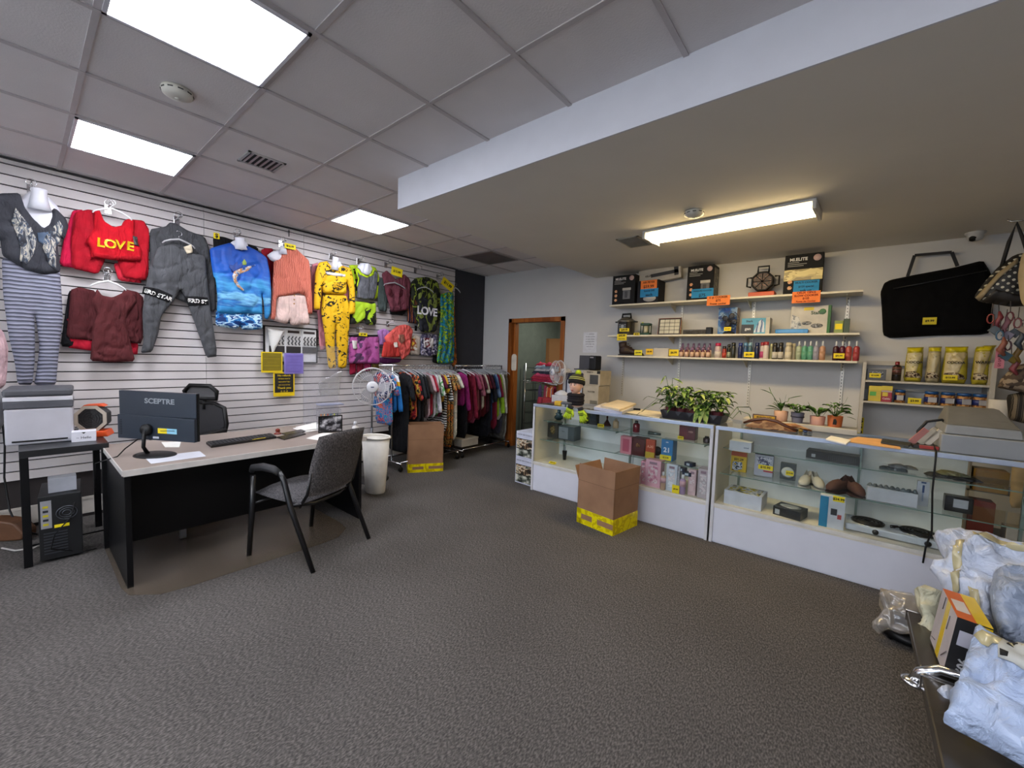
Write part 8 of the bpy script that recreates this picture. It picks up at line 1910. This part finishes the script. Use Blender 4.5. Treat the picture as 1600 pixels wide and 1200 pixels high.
scard('yellow price tag pinned to the front of the black carry bag', 1441, 1463, 496, 507, YB - .125, 'C8B820', ['$9.99'])
# ============================================================ RIGHT EDGE: BAGS ON HOOKS, BENCH WITH PARCELS
def plane_puff(name, label, cat, px, p, nrm, mat, t=.06, r=.08, fold=.008, ff=18, seed=1, cren=.02, res=.02, fdir=(1, .3), sm=1, group=None):
 n = Vector(nrm).normalized(); u = Vector((0, 0, 1)).cross(n).normalized(); v = n.cross(u)
 P = [atp(x, y, p, n) for x, y in px]; c = sum(P, Vector()) / len(P)
 ol = [((q - c).dot(u), (q - c).dot(v)) for q in P]
 pf = Puff(smooth_poly(ol, sm) if sm else ol, t, r, fold, ff, seed, fdir, res, cren)
 o = pf.build(name, mat, None)
 o.matrix_basis = Matrix.Translation(c - n * t * .5) @ Matrix((u, -n, v)).transposed().to_4x4()
 tag(o, label, cat, group)
 return o, pf, (c, u, v, n)
def pp_patch(res_, px, mat, name, lift=.007):
 o, pf, (c, u, v, n) = res_
 ol = [((q - c).dot(u), (q - c).dot(v)) for q in [atp(x, y, c + n * pf.t * .5, n) for x, y in px]]
 q_ = Puff(ol, 0, .05, 0, 1, 0, res=.015); q_.depth = lambda P: pf.depth(P) + lift
 g = G(); vs, f = q_.geo(); k = len(vs) // 2; g.add(vs[:k] + [(a[0], a[1] + .003, a[2]) for a in vs[:k]], f, 0, True)
 return g.build(name, mat, o)
def poly_mat(name, cols, scale=6):
 m = M(cols[0], .3, 0, .5, .10, scale).copy(); nt = m.node_tree; N = nt.nodes; L = nt.links
 tc = N.new('ShaderNodeTexCoord'); t = N.new('ShaderNodeTexNoise'); t.inputs['Scale'].default_value = 11; t.inputs['Detail'].default_value = 5; t.inputs['Distortion'].default_value = 2.2
 L.new(tc.outputs['Object'], t.inputs['Vector']); bp = N.new('ShaderNodeBump'); bp.inputs['Strength'].default_value = 1; bp.inputs['Distance'].default_value = .022
 L.new(t.outputs['Fac'], bp.inputs['Height']); L.new(bp.outputs['Normal'], N['Principled BSDF'].inputs['Normal'])
 return m
BP = 4.45
def rod(x, z, y, label):
 t = thing('wall_hook_rod', label, 'hook', (XR, y, z), 0, 'hook rods on the right wall')
 g = G(); g.tube([(0, 0, 0), (x - XR - .03, 0, 0), (x - XR - .05, 0, .02)], .005); g.build('rod', CHROME, t)
 G().box(-.006, 0, -.03, .03, -.03, .03).build('plate', CHROME, t)
h1 = at(1590, 345, 1, BP); rod(h1.x, h1.z, BP, 'chrome hook rod holding the polka dot tote')
DOT = None
def dots():
 m, nt, b = base('polka_dots', .6); N = nt.nodes; L = nt.links
 tc = N.new('ShaderNodeTexCoord'); mp = N.new('ShaderNodeMapping'); mp.inputs['Scale'].default_value = (30, .001, 30); mp.inputs['Rotation'].default_value = (0, .78, 0)
 L.new(tc.outputs['Object'], mp.inputs[0]); v = N.new('ShaderNodeTexVoronoi'); v.inputs['Scale'].default_value = 1; v.inputs['Randomness'].default_value = 0
 L.new(mp.outputs[0], v.inputs['Vector']); r = N.new('ShaderNodeValToRGB'); r.color_ramp.interpolation = 'CONSTANT'
 r.color_ramp.elements[0].color = lin('B8B4A4'); r.color_ramp.elements[1].position = .24; r.color_ramp.elements[1].color = lin('14120F')
 L.new(v.outputs['Distance'], r.inputs[0]); L.new(r.outputs[0], b.inputs['Base Color']); return m
P3 = (0.85, BP, 2.2)
tb = plane_puff('tote_bag', 'black tote bag with white polka dots hanging at the right edge', 'bag', [(1524, 462), (1540, 440), (1562, 415), (1588, 396), (1625, 388), (1650, 420), (1640, 476), (1580, 478), (1532, 470)], (0, BP, 0), (0, -1, 0), dots(), .10, .08, .004, 8, 3, .004)
pp_patch(tb, [(1526, 464), (1562, 424), (1592, 402), (1592, 410), (1562, 434), (1534, 468)], M('8A7A5C', .6), 'trim_band')
pp_patch(tb, [(1536, 470), (1556, 452), (1600, 462), (1620, 476), (1580, 478)], M('17120F', .6), 'dark_base')
o, pf, (c, u, v, n) = tb
g = G(); P = [atp(x, y, (0, BP - .02, 0), (0, -1, 0)) for x, y in ((1568, 415), (1580, 375), (1592, 345), (1604, 375), (1612, 400))]
g.tube([((q - c).dot(u), -.02, (q - c).dot(v)) for q in P], .012, 6); g.build('strap', M('0E0D0D', .7), o)
st = plane_puff('straw_bag', 'cream rounded bag mostly cut off by the right photo edge', 'bag', [(1598, 398), (1612, 380), (1660, 380), (1660, 495), (1612, 492), (1597, 470), (1592, 430)], (0, BP - .16, 0), (0, -1, 0), M('A89878', .8, bump=.3, bs=40), .06, .05, 0, 5, 3, .002)
WV = ramp_mat('woven_bag', 'voronoi', ['3A2E26', '6A5848', '8A7A66', '4A3C30'], 34, .7, bump=.4)
h2 = at(1600, 500, 1, BP - .05); rod(h2.x + .02, h2.z, BP - .05, 'chrome hook rod holding the accessories')
wb = plane_puff('handbag', 'brown woven-pattern handbag hanging below the coloured accessories', 'bag', [(1560, 606), (1566, 592), (1580, 578), (1600, 568), (1650, 565), (1655, 612), (1610, 616), (1580, 610)], (0, BP - .05, 0), (0, -1, 0), WV, .08, .06, .003, 9, 2, .003)
sb_ = plane_puff('striped_pouch', 'dark brown striped pouch under the woven handbag', 'bag', [(1574, 618), (1600, 612), (1650, 612), (1650, 664), (1600, 662), (1578, 656)], (0, BP - .02, 0), (0, -1, 0), ramp_mat('striped_pouch', 'wx', ['1A1612', '4A4236', '1A1612', '6A5E4C'], 7, .7), .06, .05, .003, 9, 2, .002)
random.seed(21)
acc = ['7A2A20', '6A2028', '5A646C', '305470', '8A5A60', '806820', '4A2630', '7A4434', '444C54', '6A3038', '28323C', '80705F', '60222C', '70541C', '3C5C6C', '585248', '783438', '686070']
names_ = ['red', 'crimson', 'pale grey', 'blue', 'pink', 'yellow', 'plum', 'salmon', 'slate', 'rose', 'navy', 'beige', 'dark red', 'gold', 'sky blue', 'taupe', 'coral', 'lilac']
spots = [(1548, 498), (1560, 500), (1553, 516), (1562, 524), (1571, 508), (1580, 560), (1575, 540), (1566, 540), (1584, 520), (1590, 505), (1594, 530), (1600, 515), (1578, 495), (1590, 550), (1570, 556), (1605, 540), (1586, 570), (1574, 524)]
for k, ((x, y), c_, nm) in enumerate(zip(spots, acc, names_)):
 q = at(x, y, 1, BP - .08 - .02 * (k % 4)); t = thing('hair_accessory', nm + ' small accessory in the cluster hanging above the woven handbag', 'accessory', q, random.uniform(-.4, .4), 'small accessories at the right edge')
 g = G()
 if k % 3 == 0: g.tube([(.02 * math.cos(a) * .8, 0, .032 * math.sin(a)) for a in [2 * PI * j / 12 for j in range(12)]], .005, 6, closed=True)
 elif k % 3 == 1: g.tube([(0, 0, .06), (.01, 0, .02), (-.01, 0, -.03), (.015, 0, -.07)], [.006, .016, .018, .008], 8)
 else: g.prism([(-.03, 0), (0, .03), (.035, .005), (.01, -.035)], -.012, .012)
 g.build('ornament', M(c_, .5), t); G().tube([(0, 0, .03), (0, .01, .08), (.0, .02, .11)], .0025, 5).build('cord', M('3A3634', .7), t)
q = at(1562, 562, 1, BP - .1); w2 = .022; t = thing('name_tag', 'small pink card with vertical lettering beside the woven handbag', 'tag', (q.x, BP - .1, q.z - .06))
G().box(-w2, w2, -.002, 0, 0, .14).build('card', M('B8707C', .6), t)
for i, s in enumerate('OMSS'): txt(s, .034, M('7A3040', .6), t, 0, -.0025, .12 - .032 * i, bold=1)
q = at(1580, 575, 1, BP - .05)
# ---- waiting bench
BZ = .42
t = thing('waiting_bench', 'dark brown waiting bench with chrome arm under the parcels', 'bench', (.52, 1.9, 0))
PAD = M('37322B', .25, var=.04)
for (y0, y1) in ((.18, .63), (-.42, .12), (-1.0, -.48)):
 G().box(-.262, .25, y0, y1, BZ - .045, BZ).build('seat', PAD, t, bevel=.006)
 G().box(.26, .29, y0, y1, BZ + .06, BZ + .44).build('backrest', PAD, t, bevel=.006)
 G().box(-.266, .25, y1 - .004, y1 + .006, BZ - .047, BZ + .002).build('seat_trim', CHROME, t, bevel=.002)
for y in (.15, -.45):
 g = G(); g.tube([(.24, y, BZ + .02), (.1, y, BZ + .035), (-.14, y, BZ + .03), (-.215, y, BZ + .025), (-.262, y, BZ - .01), (-.275, y, BZ - .045)], [.016, .017, .017, .017, .018, .018], 12); g.build('chrome_arm', CHROME, t)
 g = G(); g.lathe([(.036, 0), (.036, .008), (.022, .016)], 24, mat=Matrix.Translation((-.275, y, BZ - .056))); g.build('arm_foot', CHROME, t)
 G().box(-.25, .2, y - .022, y - .01, BZ - .03, BZ + .006).build('cross_rail', CHROME, t, bevel=.002)
g = G(); g.box(-.02, .04, -1.0, .63, BZ - .12, BZ - .06); g.build('beam', CHROME, t, bevel=.004)
for y in (.45, -.85):
 g = G(); g.tube([(.01, y, BZ - .08), (.01, y, .04)], .022); g.tube([(-.14, y, .025), (.22, y, .025)], .022); g.build('leg', CHROME, t)
MAILW = poly_mat('mailer_white', ['BCC4D4', 'A8B4C8', 'C8C8C4', 'D0CCC0'], 3.5)
MAILB = poly_mat('mailer_blue', ['A4B4D0', '98A8C4', 'B0BCD4', 'A8B8D0'], 2.5)
MAILG = poly_mat('mailer_grey', ['8C98AC', '98A4B8', '7C889C', '8490A4'], 2.5)
MAILC = poly_mat('mailer_cream', ['BCB89C', 'C4C0AC', 'A8B0BC', 'B8B4A0'], 6)
TAPE = M('B8AE88', .15)
pa = plane_puff('mailer_parcel', 'large crumpled white plastic mailer with clear brown tape, topmost and farthest of the parcels', 'parcel',
 [(1455, 832), (1478, 827), (1502, 824), (1540, 832), (1600, 846), (1660, 858), (1670, 930), (1650, 960), (1600, 925), (1575, 955), (1562, 985), (1530, 975), (1508, 955), (1488, 935), (1472, 915), (1462, 898), (1450, 884), (1456, 873), (1474, 872), (1462, 848)],
 (.50, 2.52, .66), (-.30, -.62, .72), MAILW, .055, .06, .008, 16, 4.2, .034, .014, (1, .6), sm=0)
pp_patch(pa, [(1496, 850), (1510, 850), (1506, 880), (1500, 925), (1488, 930), (1490, 880)], TAPE, 'tape')
pp_patch(pa, [(1520, 832), (1600, 852), (1640, 864), (1640, 872), (1590, 862), (1525, 842)], TAPE, 'tape')
pp_patch(pa, [(1516, 925), (1532, 930), (1535, 960), (1520, 955)], TAPE, 'tape')
pb = plane_puff('mailer_parcel', 'grey-blue plastic mailer tucked behind the white one at the right edge', 'parcel',
 [(1552, 888), (1572, 876), (1600, 880), (1670, 892), (1680, 1010), (1620, 1012), (1590, 1004), (1560, 992), (1548, 955), (1544, 920)],
 (.60, 2.30, .70), (-.30, -.66, .68), MAILG, .05, .06, .014, 12, 7.7, .026, .016, (1, -.3))
pd = plane_puff('mailer_parcel', 'small cream and blue crumpled mailer left of the yellow taped box', 'parcel',
 [(1426, 925), (1434, 918), (1446, 912), (1458, 916), (1474, 922), (1468, 945), (1464, 975), (1458, 1000), (1446, 1000), (1440, 988), (1428, 975), (1440, 965), (1430, 945)],
 (.34, 2.50, .52), (-.45, -.6, .66), MAILC, .04, .04, .006, 20, 1.3, .022, .010, sm=0)
# the "907" carton leaning on the bench
def leaning_box():
 z = BZ + .012
 B1, B2 = at(1453, 997, 2, z), at(1473, 1051, 2, z)
 e = B2 - B1; T1 = atp(1473, 919, B1, e); h = T1 - B1
 w_ = e.cross(h).normalized();
 if w_.dot(B1 - CAM) < 0: w_ = -w_
 dep = .085
 t = thing('shipping_box', 'white, black and orange carton with yellow tape leaning on the bench', 'box', B1)
 t['label'] = 'white, black and orange carton with yellow tape leaning on the bench'
 O = Vector((0, 0, 0)); D = w_ * dep
 g = G(); v = [O, e, e + h, h, D, e + D, e + h + D, h + D]
 if (e.cross(h)).dot(D) < 0: pass
 g.add(v, [[0, 1, 2, 3]], 0); g.add(v, [[3, 2, 6, 7]], 1); g.add(v, [[1, 5, 6, 2]], 2); g.add(v, [[4, 7, 6, 5], [0, 4, 5, 1], [0, 3, 7, 4]], 2)
 g.build('carton', [M('B4ACAC', .5), M('C8601C', .4), M('141416', .5)], t)
 nw = -w_ * .0015
 def q(a, b_, base_, U, V, n_): return [base_ + U * a[0] + V * b_[0] + n_, base_ + U * a[1] + V * b_[0] + n_, base_ + U * a[1] + V * b_[1] + n_, base_ + U * a[0] + V * b_[1] + n_]
 def pl(vs, mat, nm, nn):
  g = G(); g.add(vs + [x - nn * .001 for x in vs], [[0, 1, 2, 3], [7, 6, 5, 4], [0, 4, 5, 1], [1, 5, 6, 2], [2, 6, 7, 3], [3, 7, 4, 0]]); g.build(nm, mat, t)
 TY_ = M('D8B810', .3); n0 = -w_; nt_ = h.normalized(); ns = e.normalized()
 pl([x for x in q((.42, .60), (0, 1), O, e, h, n0 * .001)], TY_, 'yellow_tape', n0)
 pl(q((0, 1), (.55, 1.0), h, e, D, nt_ * .001), TY_, 'yellow_tape', nt_)
 pl(q((.35, .75), (.1, .5), h, e, D, nt_ * .0012), M('C8C0B8', .4), 'white_print', nt_)
 pl(q((.55, 1.0), (.45, .98), e, D, h, ns * .001), TY_, 'yellow_tape', ns)
 pl(q((.15, .55), (.55, .80), e, D, h, ns * .002), M('B0B0BC', .4), 'label', ns)
 for pts in (((.75, .15), (.95, .35)), ((.1, .1), (.3, .15)), ((.7, .6), (.72, .85)), ((.3, .75), (.32, .98))):
  a, b_ = [O + e * p_[0] + h * p_[1] + n0 * .002 for p_ in pts]; g = G(); g.tube([a, b_], .0016, 4); g.build('marker_line', M('5A5458', .6), t)
 tx = txt('907', .062, M('B8B8BC', .5), t, 0, 0, 0, bold=1)
 X = -h.normalized(); Z = ns; Y = Z.cross(X)
 tx.matrix_basis = Matrix.Translation(e + D * .45 + h * .22 + ns * .002) @ Matrix((X, Y, Z)).transposed().to_4x4() @ Matrix.Diagonal((.038, .038, .02, 1))
leaning_box()
pe = plane_puff('mailer_parcel', 'large pale blue plastic mailer with shipping label, nearest of the parcels', 'parcel',
 [(1516, 982), (1530, 972), (1550, 985), (1575, 1000), (1610, 1012), (1680, 1035), (1760, 1120), (1760, 1260), (1690, 1240), (1640, 1212), (1600, 1190), (1560, 1166), (1520, 1145), (1490, 1130), (1467, 1116), (1480, 1092), (1478, 1078), (1492, 1062), (1500, 1030)],
 (.43, 1.78, .60), (-.34, -.42, .84), MAILB, .065, .07, .014, 12, 9.1, .022, .014, (.4, 1))
pp_patch(pe, [(1518, 985), (1534, 982), (1600, 1012), (1660, 1035), (1660, 1050), (1600, 1030), (1530, 998)], TAPE, 'tape')
lb_ = pp_patch(pe, [(1568, 1000), (1640, 1020), (1650, 1062), (1560, 1028)], M('B4B4AC', .5), 'shipping_label', .010)
pp_patch(pe, [(1577, 1005), (1592, 1009), (1590, 1015), (1575, 1011)], INK, 'label_print', .013)
pp_patch(pe, [(1566, 1022), (1578, 1024), (1576, 1030), (1564, 1027)], INK, 'label_print', .013)
pf_ = plane_puff('mailer_parcel', 'white mailer corner poking out beside the chrome arm', 'parcel', [(1462, 1076), (1476, 1070), (1490, 1072), (1486, 1092), (1476, 1092), (1468, 1084)], (.40, 1.95, .46), (-.3, -.3, .9), MAILW, .02, .03, .003, 20, 2, .01, .008)
# wrapped grey item on the floor by the counter
q = at(1402, 992, 2, 0)
t = thing('wheeled_base', 'black low wheeled base under the wrapped grey box on the floor', 'base', (.34, 3.15, 0), .2)
G().lathe([(.13, .012), (.14, .02), (.13, .055), (.04, .065)], 26).build('base_plate', BLACKP, t)
for k in range(5):
 a = 2 * PI * k / 5; G().ball((.12 * math.cos(a), .12 * math.sin(a), .018), .018).build('caster', BLACK, t)
t = thing('grey_box', 'beige-grey carton wrapped in clear film on the floor beside the bench', 'box', (.345, 3.19, .067), .15)
G().cbox((0, 0, .055), (.23, .26, .11)).build('carton', M('8A8274', .6), t, bevel=.004); G().cbox((-.02, -.131, .05), (.16, .002, .07)).build('side_print', M('5A5C64', .5), t); G().cbox((0.02, -.1325, .06), (.06, .001, .03)).build('label', M('A8A8B0', .5), t)
FILM = glassy('wrap_film', 'F6F6F6', .35, .18, opa=.30, body='B4AEA6')
plane_puff('plastic_wrap', 'clear plastic wrap around the beige-grey carton on the floor', 'wrap', [(1372, 926), (1392, 920), (1425, 926), (1436, 940), (1432, 990), (1405, 990), (1388, 982), (1372, 990), (1362, 980), (1362, 970), (1372, 962), (1380, 950)], (.30, 3.03, .11), (-.15, -.80, .55), FILM, .03, .03, .004, 25, 4, .02, .010, sm=0)
